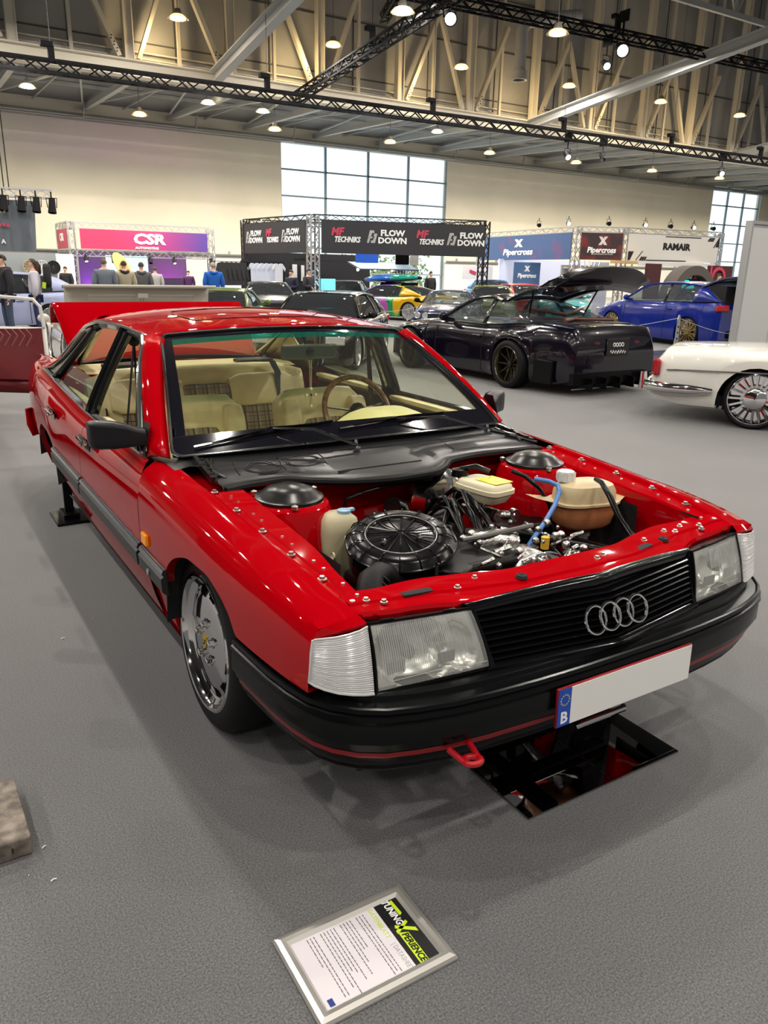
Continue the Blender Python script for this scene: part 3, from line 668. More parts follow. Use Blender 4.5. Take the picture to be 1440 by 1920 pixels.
# cowl cover
ce = ip([(-.70, 1.135), (-.60, 1.16), (-.48, 1.17), (-.38, 1.10), (-.25, 1.03), (-.1, 1.0), (.05, 1.01), (.14, 1.06), (.22, 1.13), (.42, 1.165), (.70, 1.14)])
PLA = mat('cowl_plastic', (.014, .014, .015), .30, spec=.25, bump=(35, .12, .004))
q = B(); rows = []
for x_ in frange(-.705, .705, 61):
    e = ce(x_); bk = 1.45+.045*(x_/.76)**2; row = []
    for t, z_ in ((0, .735), (.0, .752), (.04, .762), (.16, .764), (.20, .770), (.5, .772), (.54, .780), (.8, .784), (1, .790)): row.append((x_, e+(bk-e)*t, z_))
    rows.append(row)
q.grid(rows); cowl = q.obj('cowl_cover', PLA, car, smooth=25)
q = B(); q.tube([(x_, ce(x_)-.010, .752) for x_ in frange(-.70, .70, 60)], .013, 8); cs = q.obj('cowl_seal', RUB, cowl)
cz = lin([(0, .762), (.16, .764), (.20, .770), (.5, .772), (.54, .780), (.8, .784), (1, .790)])
def onc(x_, y_, o=.0): return Vector((x_, y_, cz((y_-ce(x_))/(1.45+.045*(x_/.76)**2-ce(x_)))+o))
q = B()
for x_, y_ in ((-.50, 1.28), (-.335, 1.30)):
    for r_ in (.066, .058): q.tube([onc(x_+r_*math.cos(a), y_+r_*.9*math.sin(a), .001) for a in [2*math.pi*k/32 for k in range(32)]], .0022, 6, closed=True)
for x_ in (-.595, -.42, -.25, .33): q.tube([onc(x_+.02*(y_-1.3)/.1, y_, .0005) for y_ in frange(1.23, 1.37, 8)], .003, 6)
q.tube([onc(x_, 1.36, .001) for x_ in frange(-.1, .62, 14)], .004, 6); q.tube([onc(x_, 1.12, .001) for x_ in frange(-.28, .08, 10)], .004, 6)
q.obj('cowl_emboss', PLA, cowl, smooth=30)
# windscreen wipers
for (hx, hy, ax_, ay, tx, ty) in (((718, 845), 0, (480, 800), 0, (345, 845), (610, 795)), ((905, 820), 0, (790, 792), 0, (600, 815), (880, 795))):
    pass
def wiper(h, elbow, b0, b1, lbl=None):
    t = B(); t.ball(h, .016, 8); t.tube([h, h+Vector((0, .01, .03))], .010, 6); t.tube([h+Vector((0, 0, .012)), h.lerp(elbow, .5)+Vector((0, 0, .035)), elbow], [.007, .006, .004], 6)
    ar = t.obj('wiper_arm', CHR if lbl is None else CHR, car)
    t = B(); mdl = (b0+b1)/2; n = Vector((0, -.53, .84))
    for a in (.12, .36, .64, .88): p = b0.lerp(b1, a); t.tube([elbow+n*.004, b0.lerp(b1, (a+.5)/2)+n*.018, p+n*.008], .004, 5)
    t.tube([b0.lerp(b1, k)+n*(.004+.004*math.sin(k*3.14)) for k in frange(0, 1, 10)], .0055, 5); t.obj('wiper_blade', BLKG, ar)
wiper(Vector((-.08, 1.335, .795)), ws(-.50, .11, .02), ws(-.90, .045, .008), ws(-.14, .13, .008))
wiper(Vector((.63, 1.40, .785)), ws(.26, .10, .02), ws(-.12, .07, .008), ws(.62, .12, .008))

for s in (-1, 1):
    q = B(); p0 = Vector((s*.715, 1.20, .772)); p1 = Vector((s*.705, 1.42, .800))
    q.bar(p0, p1, .016, .022); q.bar(p0+Vector((-s*.03, .03, .0)), p1+Vector((-s*.035, -.02, -.006)), .010, .014); q.tube([p0+Vector((-s*.05, .02, -.005)), p0+Vector((-s*.02, .08, .012)), p1+Vector((-s*.06, 0, -.01))], .007, 6); q.tube([p0+Vector((0, -.03, 0)), p0+Vector((-s*.04, .10, .01))], .006, 6)
    for k in range(4): q.lathe([(0, .009), (.006, .009), (.007, .001)], p0.lerp(p1, .15+.22*k)+Vector((-s*.012*(k % 2), 0, .008)), 'z', 8)
    q.obj('bonnet_hinge', mat('hinge_dark', (.10, .10, .10), .2, metal=.9), car)
# fender lip over each indicator
for s in (-1, 1):
    q = B(); rows = []
    lip = [(.706, .190, .664), (.735, .188, .662), (.765, .194, .658), (.795, .203, .654), (.820, .209, .650), (.838, .212, .645), (.8495, .2125, .638)]
    dd_ = (0, .004, .014, .035, .08, .12, .15)
    for (x_, y_, z_), f_ in zip(lip, (0, .12, .26, .42, .6, .8, 1)):
        d_ = .04*f_**1.6; zt_ = ztF(.212)
        xw = s*(W(.212)-inFy(d_, .212)); x_ = min(x_, .851-inFy(max(0, ztF(.212)-z_), .212)); rows.append([(s*x_, y_, z_-.010), (s*x_, y_-.002, z_), (xw, .2125, zt_-d_)])
    q.grid(rows); q.obj('fender_lip', RED, car, smooth=50)

for s in (-1, 1):
    q = B(); q.grid([[(s*.69, 1.36, .782), (s*.74, 1.37, .786), (s*.792, 1.38, .775)], [(s*.69, 1.47, .788), (s*.75, 1.475, .790), (s*.80, 1.49, .783)], [(s*.69, 1.52, .780), (s*.76, 1.54, .786), (s*.835, 1.60, .784)]]); q.obj('cowl_end', BLK, car)
q = B(); q.grid([[ws(u, 0, -.004), ws(u, 0, 0)+Vector((0, .006, -.09))] for u in frange(-1, 1, 24)]); q.obj('scuttle_apron', BLK, car)
# ------------------------------------------------------------------ bumper, grille, lamps, plate
bp = [(0, -.006), (.16, -.005), (.30, .000), (.44, .010), (.55, .024), (.64, .046), (.715, .072), (.775, .110), (.823, .160), (.855, .220), (.874, .30), (.886, .39), (.892, .49), (.898, .60)]
full = [(-x_, y_) for x_, y_ in reversed(bp[1:])]+bp
def nrm(i):
    a = full[max(0, i-1)]; c = full[min(len(full)-1, i+1)]; t = Vector((c[0]-a[0], c[1]-a[1], 0)).normalized(); return Vector((-t.y, t.x, 0))
def brow(prof, lip=0.):
    rows = []
    for i, (x_, y_) in enumerate(full):
        n = nrm(i); rows.append([Vector((x_, y_, 0))+n*k+Vector((0, 0, z_)) for k, z_ in prof])
    return rows
q = B(); q.grid(brow([(.13, .503), (.060, .500), (.052, .498), (.048, .487), (.020, .484), (.014, .488), (.008, .486), (.005, .476), (.010, .471), (.002, .467), (-.001, .459), (.004, .452), (.006, .448), (.003, .440), (.003, .395), (.010, .390), (.016, .368), (.026, .360)]))
bum = q.obj('front_bumper', mat('bumper_black', (.003, .0035, .004), .22, spec=.25), car, smooth=28)
q = B(); q.grid(brow([(.024, .360), (.023, .357), (.025, .346), (.03, .344)])); q.obj('bumper_stripe', mat('dull_red_paint', (.22, .002, .006), .35, coat=.3), car)
q = B(); q.grid(brow([(.028, .346), (.034, .322), (.046, .308), (.044, .302), (.065, .284), (.11, .276), (.22, .278)])); q.obj('front_spoiler', BLK, car)
for x_ in (-.60, .60): q = B(); q.box((x_, .25, .262), (.24, .10, .04)); q.obj('air_deflector', BLK, car, bevel=.01)
# licence plate
Mp = frame((0, -.0125, .401), (1, 0, 0), (0, .02, 1)); pl = car
def pbox(q, cx, cz, w_, h_, d0, d1):
    return q.add([Mp @ Vector((cx+a*w_/2, cz+c*h_/2, d)) for d in (d0, d1) for a in (-1, 1) for c in (-1, 1)], [(0, 1, 3, 2), (4, 6, 7, 5), (0, 4, 5, 1), (2, 3, 7, 6), (0, 2, 6, 4), (1, 5, 7, 3)])
q = B(); pbox(q, 0, 0, .522, .112, -.004, .004); plate = q.obj('licence_plate', mat('plate_red', (.22, .003, .008), .3), car, bevel=.002)
q = B(); pbox(q, .022, 0, .472, .106, .003, .0056); q.obj('plate_field', mat('plate_white', (.80, .80, .78), .3), plate)
q = B(); pbox(q, -.236, 0, .044, .106, .003, .0058); q.obj('plate_band', mat('plate_blue', (.01, .07, .42), .3), plate)
q = B()
for i in range(12):
    a = 2*math.pi*i/12; c = Vector((-.236+.0145*math.cos(a), .022+.0145*math.sin(a), .0062)); pts = [c+Vector((math.cos(b_+math.pi/2), math.sin(b_+math.pi/2), 0))*(.0028 if k % 2 == 0 else .0012) for k, b_ in enumerate([2*math.pi*k/10 for k in range(10)])]
    q.prism([Mp @ p for p in pts], (Mp.to_3x3() @ Vector((0, 0, .0004))))
q.obj('plate_stars', mat('star_yellow', (.85, .70, .05), .4), plate, smooth=0)
WT = mat('lettering_white', (.85, .85, .85), .4)
text('B', .046, Mp @ Matrix.Translation((-.236, -.030, .0062)), WT, 'plate_letter', plate, ext=.0004, bold=.0012)
q = B(); [q.lathe([(0, .004), (.002, .003), (.0025, .0005)], Mp @ Vector((x_, .045, .006)), 'y', 8) for x_ in (-.25, .25)]; q.obj('plate_screw', DARK, plate)
q = B(); q.tube([(-.17, -.004, .318), (-.155, -.012, .326), (0, -.014, .326), (.01, -.004, .322)], .009, 8); q.obj('chrome_bar', CHR, car)
q = B(); c = Vector((-.525, -.002, .342)); q.tube([c+Vector((.021*math.cos(a), -.010+.021*math.sin(a), -.004*math.sin(a))) for a in [2*math.pi*k/24 for k in range(24)]], .0085, 8, closed=True); q.tube([c+Vector((-.021, -.008, 0)), c+Vector((-.034, .04, .012))], .008, 8); q.tube([c+Vector((.021, -.008, 0)), c+Vector((.03, .05, .012))], .008, 8); q.obj('tow_hook', mat('hook_red', (.42, .004, .012), .3, coat=.5), car, smooth=60)
# grille
def gy(x_, z_): return .030+.062*abs(x_)/.42+.40*(z_-.51)
def gtop(x_): return .672-.020*(abs(x_)/.43)**1.4
def gx(z_): return .395+.030*(z_-.51)/.145
q = B(); q.grid([[(x_, gy(x_, z_)+.035, z_) for z_ in (.50, .66)] for x_ in frange(-.42, .42, 13)]); q.obj('grille_backing', DARK, car)
q = B(); xs2 = frange(-.43, .43, 25)
q.grid([[(x_, gy(x_, gtop(x_))+o, gtop(x_)+dz) for o, dz in ((.028, .006), (.012, .008), (.004, .002), (-.001, -.010), (.004, -.020), (.02, -.024))] for x_ in xs2]); gf = q.obj('grille_frame', BLKG, car, smooth=50)
q = B(); q.grid([[(x_, gy(x_, .508)+o, .508+dz) for o, dz in ((.03, .010), (.006, .008), (-.004, .0), (-.002, -.008), (.03, -.010))] for x_ in frange(-.41, .41, 25)])
for s in (-1, 1): q.grid([[(s*(gx(z_)+a), gy(gx(z_), z_)+o, z_) for a, o in ((-.012, .03), (-.010, -.002), (.006, -.002), (.008, .03))] for z_ in (.505, .58, .652)])
q.obj('grille_frame', BLKG, car)
for k in range(8):
    z_ = .524+.0158*k; q = B(); X_ = gx(z_)-.006
    q.grid([[(x_, gy(x_, z_)+o, z_+dz) for o, dz in ((.024, .004), (.003, .003), (.0, .0), (.003, -.003), (.022, -.002))] for x_ in frange(-X_, X_, 19)]); q.obj('grille_slat', BLKG, car, smooth=30)
q = B()
for x_ in (-.33, -.22, .22, .33): q.grid([[(x_+a, gy(x_, z_)+.022, z_) for a in (-.003, .003)] for z_ in (.51, .648)])
q.obj('grille_rib', BLK, car)
Me = frame((0, gy(0, .582)-.006, .582), (1, 0, 0), (0, .40, 1))
em = None
for k in range(4):
    q = B(); cx_ = -.0795+.053*k; pts = []
    for a in [2*math.pi*j/36 for j in range(36)]:
        x_ = cx_+.0365*math.cos(a); y_ = .0375*math.sin(a); p = Me @ Vector((x_, y_, .004+(.002 if k % 2 else 0))); p.y += .148*abs(x_)*.0; pts.append(p)
    q.tube(pts, .0046, 8, closed=True); o = q.obj('emblem_ring', CHR, gf)
# headlamps and indicators
REF = mat('reflector', (.95, .95, .92), .30, metal=.85)
LENS = glass('lamp_lens', (.97, .98, .95), .30, .05)
for s in (-1, 1):
    bo, to, bi, ti = Vector((.700, .139, .503)), Vector((.697, .186, .655)), Vector((.402, .091, .512)), Vector((.430, .143, .654))
    def L_(u, v, o=0.):
        p = bi.lerp(bo, u).lerp(ti.lerp(to, u), v); bl = 4*u*(1-u)*.006+4*v*(1-v)*.006
        p = p+Vector((-.16, -.93, .33)).normalized()*(bl+o); return Vector((s*p.x, p.y, p.z))
    hl = B(); fr = []
    ring_i = [(u, 0) for u in frange(0, 1, 8)]+[(1, v) for v in frange(.15, 1, 6)]+[(u, 1) for u in frange(.86, 0, 7)]+[(0, v) for v in frange(.85, .15, 5)]
    hl.grid([[L_(u, v, .0), L_(u+(u-.5)*.04, v+(v-.5)*.08, .001), L_(u+(u-.5)*.045, v+(v-.5)*.09, -.05)] for u, v in ring_i], closeu=True)
    hh = hl.obj('headlamp', BLK, car)
    q = B(); q.grid([[L_(u, v, .0022*math.sin(u*150)*(1 if .1 < v < .93 else 0)*(1 if u < .72 or v > .6 else .15)+.001) for v in frange(.01, .99, 10)] for u in frange(.005, .995, 150)]); q.obj('lens', LENS, hh, smooth=60)
    q = B()
    def bowl(u, v, o=0): 
        d1 = max(0, 1-((u-.62)/.36)**2-((v-.5)/.55)**2); d2 = max(0, 1-((u-.20)/.17)**2-((v-.45)/.40)**2)
        return L_(u, v, -.012-.075*math.sqrt(d1)-.035*math.sqrt(d2)+o)
    q.grid([[bowl(u, v) for v in frange(.0, 1, 26)] for u in frange(0, 1, 46)]); q.obj('lamp_reflector', REF, hh, smooth=60)
    q = B(); q.lathe([(0, .001), (0, .016), (.02, .018), (.035, .012)], L_(.62, .5, -.05)-Vector((0, .02, 0)), 'y', 14); q.box(L_(.34, .30, -.018), (.05, .004, .03)); q.box(L_(.80, .30, -.018), (.05, .004, .03)); q.obj('bulb_shield', mat('grey_plastic', (.25, .25, .25), .4), hh)
    q = B(); q.tube([L_(u, .11+.07*(1-u), .004) for u in frange(.30, .88, 8)], .0018, 4); q.tube([L_(u, .11-.03*u, .004) for u in frange(.02, .32, 4)], .0018, 4); q.obj('lens_ridge', LENS, hh)
    q = B(); [q.tube([L_(u, v, .002) for v in (v0_, (v0_+.95)/2, .95)], .0011, 4) for u, v0_ in [(.30+.019*k, .55 if k < 9 else .22) for k in range(35)]]; q.obj('lens_flutes', mat('flute_glass', (.80, .81, .80), .15, alpha=.35), hh)
    # indicator
    q = B(); rows = []
    io = [(.712, .137), (.735, .139), (.765, .147), (.795, .161), (.820, .181), (.838, .200), (.848, .2115)]
    n_ = len(io)
    for j, (x_, y_) in enumerate(io):
        t = j/(n_-1); zb = .500+.034*t**1.3; ztp = .655-.017*t; row = []
        for k in range(111):
            v = k/110; z_ = zb+(ztp-zb)*v; row.append((s*min(x_-.006*v, .851-inFy(max(0, ztF(.212)-z_), .212)), y_+(.046*v)*(1-t)+.0011*math.sin(k*1.72)-.004*4*v*(1-v), z_))
        rows.append(row)
    q.grid(rows); ind = q.obj('indicator_lamp', mat('clear_ribbed', (.74, .74, .75), .18, trans=.2, coat=.5), car, smooth=60, solid=.004)
    q = B(); q.grid([[(s*x_*.975, y_+.06, z_) for z_ in (.51, .625)] for x_, y_ in io]); q.obj('indicator_reflector', mat('satin_silver', (.7, .7, .7), .35, metal=.7), ind)
    q = B()
    q.tube([rows[j][110] for j in range(n_)]+[rows[-1][k] for k in (80, 40, 0)]+[rows[j][0] for j in range(n_-1, -1, -1)], .0028, 5); q.obj('indicator_rim', mat('clear_rim', (.62, .62, .62), .2), ind)
    # gap cover above lamp
    q = B(); q.grid([[(s*x_, sf(abs(x_))+o+.0, sfz(abs(x_))+dz) for o, dz in ((.012, -.014), (.004, -.018), (.0, -.03))] for x_ in frange(.43, .70, 8)])
    for u in (.16, .78): q.tube([L_(u, 1.05, .0), L_(u+.03, 1.06, .008), L_(u+.10, 1.06, .008), L_(u+.13, 1.05, 0)], .003, 5)
    q.obj('lamp_clip', BLK, hh)
# ------------------------------------------------------------------ wheels
def rimgrid(q, x0, s, r0, r1, holes, n=96, dish=.0):
    rr = [r0, r0+(r1-r0)*.08]+frange(r0+(r1-r0)*.66, r0+(r1-r0)*.90, 4)+[r1]
    rr = [.001, r1*.25, r1*.5, r1*.70, r1*.735, r1*.77, r1*.80, r1*.87, r1*.90, r1*.93, r1*1.0]
    hts = [.0, -.001, -.004, -.008, -.010, -.013, -.016, -.020, -.020, -.016, -.004]
    vs = []; fs = []
    for i in range(n):
        a = 2*math.pi*i/n
        for r_, h in zip(rr, hts): vs.append((x0+s*h, r_*math.cos(a), r_*math.sin(a)))
    m_ = len(rr)
    for i in range(n):
        for j in range(m_-1):
            ph = (i*holes/n) % 1
            if 5 <= j <= 6 and ph < .62: continue
            if j in (4, 7) and .10 < ph < .52: continue
            fs.append((i*m_+j, ((i+1) % n)*m_+j, ((i+1) % n)*m_+j+1, i*m_+j+1))
    return q.add(vs, fs)
for s, cy, xo in ((-1, .972, .852), (1, .972, .852), (1, 3.66, .852)):
    c = Vector((s*xo, cy, .303)); T = Matrix.Translation(c) @ Matrix.Rotation(R(-2.0*s), 4, 'Y')
    q = B(); q.lathe([(-s*.0, .226), (s*.002, .232), (s*.003, .25), (-s*.004, .275), (-s*.018, .293), (-s*.035, .301), (-s*.10, .303), (-s*.165, .301), (-s*.19, .29), (-s*.20, .25), (-s*.19, .22)], (0, 0, 0), 'x', 64).xf(T)
    for k in range(3): pass
    ty = q.obj('tyre', mat('tyre_rubber', (.009, .009, .010), .55, spec=.2, bump=(90, .25, .002)), car, smooth=30)
    q = B(); q.lathe([(-s*.045, .196), (-s*.012, .206), (-s*.002, .212), (s*.004, .216), (s*.006, .224), (s*.002, .230), (-s*.006, .228)], (0, 0, 0), 'x', 64).xf(T)
    rimgrid(q, -s*.006, s, .0, .208, 12); q.xf(Matrix(), 0)
    o_ = 64*7
    for i in range(o_, len(q.v)): q.v[i] = T @ q.v[i]
    wh = q.obj('wheel_rim', mat('wheel_chrome', (.72, .73, .74), .07, metal=1.), car, smooth=40, recalc=True)
    q = B(); q.lathe([(-s*.07, .001), (-s*.07, .16), (-s*.05, .205), (-s*.18, .21)], (0, 0, 0), 'x', 32).xf(T); q.obj('brake_drum', DARK, wh)
    for k in range(5):
        a = 2*math.pi*k/5+.3; q = B(); q.lathe([(-s*.010, .019), (-s*.003, .018), (-s*.004, .0135), (s*.006, .012), (s*.008, .009), (s*.009, .001)], (0, .062*math.cos(a), .062*math.sin(a)), 'x', 12)
        q.xf(T); q.obj('wheel_nut', CHR, wh)
    q = B(); sh = [(-.014, .020), (.014, .020), (.015, .0), (.009, -.016), (0, -.024), (-.009, -.016), (-.015, .0)]
    q.prism([Vector((-s*.008, a, b_)) for a, b_ in sh], (s*.006, 0, 0)); q.xf(T); q.obj('centre_crest', mat('crest_gold', (.70, .48, .06), .3, metal=.6), wh, smooth=0)
    q = B(); q.box((-s*.002, -.007, .006), (.002, .011, .006)); q.box((-s*.002, .007, -.008), (.002, .009, .005)); q.tube([(-s*.002, -.003, -.008), (-s*.002, .0, .004), (-s*.002, .004, .006)], .0015, 4); q.xf(T); q.obj('crest_marks', mat('crest_dark', (.05, .01, .01), .4), wh)
# ------------------------------------------------------------------ door mirrors
for s in (-1, 1):
    q = B(); rows = []
    for t, x_, y_, zc_, hh_, dd in ((0, .825, 1.66, .852, .030, .05), (.2, .850, 1.67, .852, .034, .05), (.4, .885, 1.70, .853, .045, .045), (.6, .925, 1.725, .853, .052, .045), (.9, .985, 1.765, .850, .052, .042), (1, .997, 1.775, .850, .046, .036), (1.01, 1.0, 1.778, .850, .03, .02)):
        n_ = Vector((.25, -.97, 0)); row = []
        for a in [2*math.pi*k/20 for k in range(20)]:
            ca, sa = math.cos(a), math.sin(a); e = .45; xx = math.copysign(abs(ca)**e, ca); zz = math.copysign(abs(sa)**e, sa)
            row.append((s*x_, y_+xx*dd-.01, zc_+zz*hh_))
        rows.append(row)
    o = len(q.v); q.grid(rows, closev=True); q.f.append(tuple(6*20+k for k in range(20))); q.mi.append(0)
    q.grid([[(s*(.845-.035*v), 1.575+.02*v+(.19-.13*v)*u, .782+.125*v) for v in frange(0, 1, 5)] for u in frange(0, 1, 4)])
    mr = q.obj('door_mirror', mat('mirror_plastic', (.010, .010, .012), .40, spec=.3, bump=(300, .1, .001)), car, smooth=50)
    q = B(); q.box((s*.94, 1.79, .852), (.10, .004, .075), (0, 0, s*.6)); q.obj('mirror_glass', CHR, mr)
# ------------------------------------------------------------------ interior
CRM = mat('cream_vinyl', (.86, .76, .45), .42, var=(9, .06)); CRM2 = mat('cream_dash', (.86, .80, .44), .45)
PLAID = grid_mat('tartan_cloth', (.30, .23, .15), [(0, .075, 0, .020, (.42, .34, .22)), (0, .075, .004, .008, (.03, .02, .02)), (0, .075, .030, .004, (.05, .03, .03)), (2, .06, 0, .005, (.04, .03, .03)), (2, .06, .022, .003, (.10, .04, .04))])
def slab(q, c, size, rx=0., bulge=.02, n=9):
    """cushioned block: centre, (w, depth, height), tilt about x"""
    w_, d_, h_ = size; M = Matrix.Rotation(rx, 3, 'X'); rows = []
    for i in range(n):
        u = -1+2*i/(n-1); row = []
        for k in range(20):
            a = 2*math.pi*k/20; ca, sa = math.cos(a), math.sin(a); y_ = math.copysign(abs(ca)**.5, ca)*d_/2; z_ = math.copysign(abs(sa)**.35, sa)*h_/2; f = (1-abs(u)**8*.25)
            row.append(Vector(c)+M @ Vector((u*w_/2, y_*f-(bulge*(1-u*u) if ca < 0 else 0), z_*f)))
        rows.append(row)
    q.grid(rows, closev=True); o = len(q.v)-n*20; q.f += [tuple(o+k for k in range(20)), tuple(o+(n-1)*20+k for k in range(20))]; q.mi += [q.cur]*2
    return q
for s, xx in ((-1, -.36), (1, .36)):
    q = B(); slab(q, (xx, 2.52, .62), (.50, .12, .46), R(-14), .02); slab(q, (xx-.20, 2.47, .60), (.11, .16, .40), R(-14), .0); slab(q, (xx+.20, 2.47, .60), (.11, .16, .40), R(-14), .0)
    fs_ = q.obj('front_seat', CRM, car, smooth=60)
    q = B(); slab(q, (xx, 2.44, .56), (.28, .03, .28), R(-14), .012); q.obj('seat_insert', PLAID, fs_, smooth=60)
    q = B(); slab(q, (xx, 2.20, .42), (.50, .50, .14), 0, .0); q.obj('seat_cushion', CRM, fs_, smooth=60)
q = B(); slab(q, (0, 3.42, .68), (1.36, .16, .42), R(-16), .015); slab(q, (-.36, 3.33, .735), (.42, .07, .20), R(-16), .02); slab(q, (.36, 3.33, .735), (.42, .07, .20), R(-16), .02); rs = q.obj('rear_seat', CRM, car, smooth=60)
q = B(); slab(q, (-.36, 3.30, .60), (.30, .05, .26), R(-16), .012); slab(q, (.36, 3.30, .60), (.30, .05, .26), R(-16), .012); slab(q, (0, 3.315, .64), (.34, .04, .30), R(-16), .01); q.obj('seat_insert', PLAID, rs, smooth=60)
q = B(); slab(q, (0, 3.0, .42), (1.34, .5, .16), 0, 0); q.obj('rear_cushion', CRM, rs, smooth=60)
q = B(); q.grid([[(x_, y_, z_) for y_, z_ in ((3.46, .858), (3.55, .872), (3.95, .862))] for x_ in frange(-.66, .66, 5)]); sh = q.obj('parcel_shelf', CRM, car)
q = B(); [slab(q, (x_, 3.60, .885), (.24, .14, .028), 0, 0) for x_ in (-.42, .42)]; q.obj('speaker', mat('speaker_black', (.015, .015, .016), .5), sh, smooth=60)
for s in (-1, 1):
    q = B(); q.grid([[(s*(railx(y_)-.03-.0*t), y_-.03, rail(y_)-.01) for t in (0,)]+[(s*.60, y_, rail(y_)+.01), (s*.57, y_-.06, rail(y_)+.015)] for y_ in frange(3.2, 4.0, 10)])
    q.grid([[(s*(W(y_)-.09), y_, belt(y_)-.01), (s*(railx(y_)-.01), y_, rail(y_)-.02)] for y_ in frange(3.5, 3.98, 8)]); q.obj('pillar_lining', CRM, car, solid=.01)
q = B(); q.grid([[(x_, 2.16+1.1*t, roofz(x_, 2.16+1.1*t)-.03) for t in frange(0, 1, 8)] for x_ in frange(-.58, .58, 11)]); q.obj('headliner', mat('headliner', (.50, .46, .36), .8), car)
for s in (-1, 1):
    q = B(); q.grid([[(s*(.80-.02*k), y_, .77-.5*k) for k in (0, .15, .5, 1)] for y_ in frange(1.62, 2.48, 6)]); q.grid([[(s*(.80-.02*k), y_, .79-.5*k) for k in (0, .15, .5, 1)] for y_ in frange(2.60, 3.4, 6)]); q.obj('door_card', PLAID, car)
    q = B(); slab(q, (s*.795, 2.05, .778), (.05, .86, .03), 0, 0); slab(q, (s*.795, 3.0, .80), (.05, .80, .03), 0, 0); q.obj('door_cap', CRM, car)
    q = B(); b0 = sd(s, 2.47, .86, -.05); q.tube([b0, b0.lerp(Vector((s*.72, 2.52, .42)), .5)+Vector((0, .01, 0)), Vector((s*.72, 2.52, .42))], .020, 4, flat=.15); q.tube([b0, Vector((s*.66, 2.40, .42))], .020, 4, flat=.15); q.ball(b0, .03, 8); q.obj('seat_belt', mat('belt_black', (.012, .014, .02), .6), car)
q = B(); q.tube([(.44, 3.34, .905), (.46, 3.30, .84), (.47, 3.26, .62), (.48, 3.18, .50)], .030, 4, flat=.12); q.obj('seat_belt', mat('belt_navy', (.01, .016, .03), .6), car)
# dashboard
q = B(); rows = []
for x_ in frange(-.74, .74, 41):
    b_ = math.exp(-(((x_-.36)/.215)**4)); row = []
    for y_, z_, k in ((1.545, .755, 0), (1.60, .766, 0), (1.70, .770, .45), (1.78, .770, .9), (1.86, .768, 1.), (1.91, .755, .95), (1.92, .70, .5), (1.90, .55, 0), (1.86, .42, 0)): row.append((x_, y_+.03*b_*(k > .8), z_+.075*b_*k))
    rows.append(row)
q.grid(rows); q.obj('dashboard', CRM2, car, smooth=50)
Ms = Matrix.Translation((.36, 2.10, .785)) @ Matrix.Rotation(R(62), 4, 'X')
q = B(); q.tube([Ms @ Vector((.182*math.cos(a), .182*math.sin(a), 0)) for a in [2*math.pi*k/40 for k in range(40)]], .0145, 8, closed=True); sw = q.obj('steering_wheel', mat('wheel_wood', (.16, .07, .025), .22, coat=.6, var=(40, .4)), car)
q = B(); q.ball(Ms @ Vector((0, 0, 0)), .045, 10); [q.bar(Ms @ Vector((0, 0, 0)), Ms @ Vector((.17*math.cos(a), .17*math.sin(a), 0)), .03, .006) for a in (0.2, math.pi-.2, -math.pi/2)]; q.tube([Ms @ Vector((0, 0, -.02)), Ms @ Vector((0, 0, -.22))], .03, 8); q.obj('wheel_spokes', BLK, sw)
q = B(); q.box((.02, 1.955, 1.105), (.27, .022, .070), (R(12), 0, R(-4))); q.obj('rear_view_mirror', mat('mirror_back', (.035, .05, .055), .3), car, bevel=.012, segs=3)
q = B(); q.tube([(.02, 1.965, 1.11), (.02, 2.02, 1.175), (.02, 2.05, 1.195)], .009, 6); q.ball((.02, 1.95, 1.11), .022, 8); q.obj('mirror_stem', BLK, car)
q = B(); q.tube([(.015, 1.94, 1.07), (.018, 1.94, .93)], .0025, 4); q.tube([(.025, 1.94, 1.07), (.022, 1.94, .93)], .0025, 4); q.box((.02, 1.94, .90), (.010, .006, .075)); q.box((.02, 1.94, .912), (.045, .006, .010)); [q.ball(p, .009, 6) for p in ((-.003, 1.94, .912), (.043, 1.94, .912), (.02, 1.94, .94), (.02, 1.94, .862))]; q.obj('mirror_pendant', mat('pendant', (.55, .50, .36), .3, metal=.7), car)
# ------------------------------------------------------------------ engine bay contents
ENG = mat('engine_black', (.003, .003, .003), .3, spec=.2); HOSE = mat('hose_black', (.003, .003, .003), .2, spec=.3); CST = mat('cast_alloy', (.50, .49, .47), .22, metal=1., bump=(45, .6, .01))
CREAMP = mat('aged_plastic', (.52, .47, .30), .4, trans=.15)
# air filter
vd = Vector((-.55, -.83, 0)).normalized(); ax_n = (Vector((0, 0, 1))*math.cos(R(13))+vd*math.sin(R(13))).normalized()
Ma = ax_n.to_track_quat('Z', 'X').to_matrix().to_4x4(); Ma.translation = Vector((-.345, .60, .672))
q = B(); q.lathe([(-.075, .12), (-.07, .158), (.0, .163), (.004, .171), (.010, .171), (.014, .163), (.026, .155), (.034, .140), (.036, .115), (.030, .109), (.026, .104), (.030, .05), (.036, .02), (.038, .001)], (0, 0, 0), 'z', 64).xf(Ma)
af = q.obj('air_filter', mat('filter_black', (.004, .004, .004), .2, spec=.28), car, smooth=40)
q = B()
for k in range(16):
    a = 2*math.pi*k/16; ca, sa = math.cos(a), math.sin(a)
    q.tube([Ma @ Vector((r_*ca, r_*sa, h)) for r_, h in ((.012, .040), (.05, .034), (.104, .030), (.112, .036), (.140, .040), (.158, .028), (.167, .014), (.166, -.005))], .0022, 4)
q.obj('filter_ribs', mat('filter_black', (0, 0, 0)), af)
q = B(); q.tube([Ma @ Vector((.108*math.cos(a), .108*math.sin(a), .034)) for a in [2*math.pi*k/48 for k in range(48)]], .0022, 5, closed=True); q.obj('filter_ring', ALU, af)
for a in (.5, 2.2, 3.8, 5.2): q = B(); q.box(Ma @ Vector((.169*math.cos(a), .169*math.sin(a), .0)), (.012, .012, .035)); q.obj('filter_clip', CHR, af)
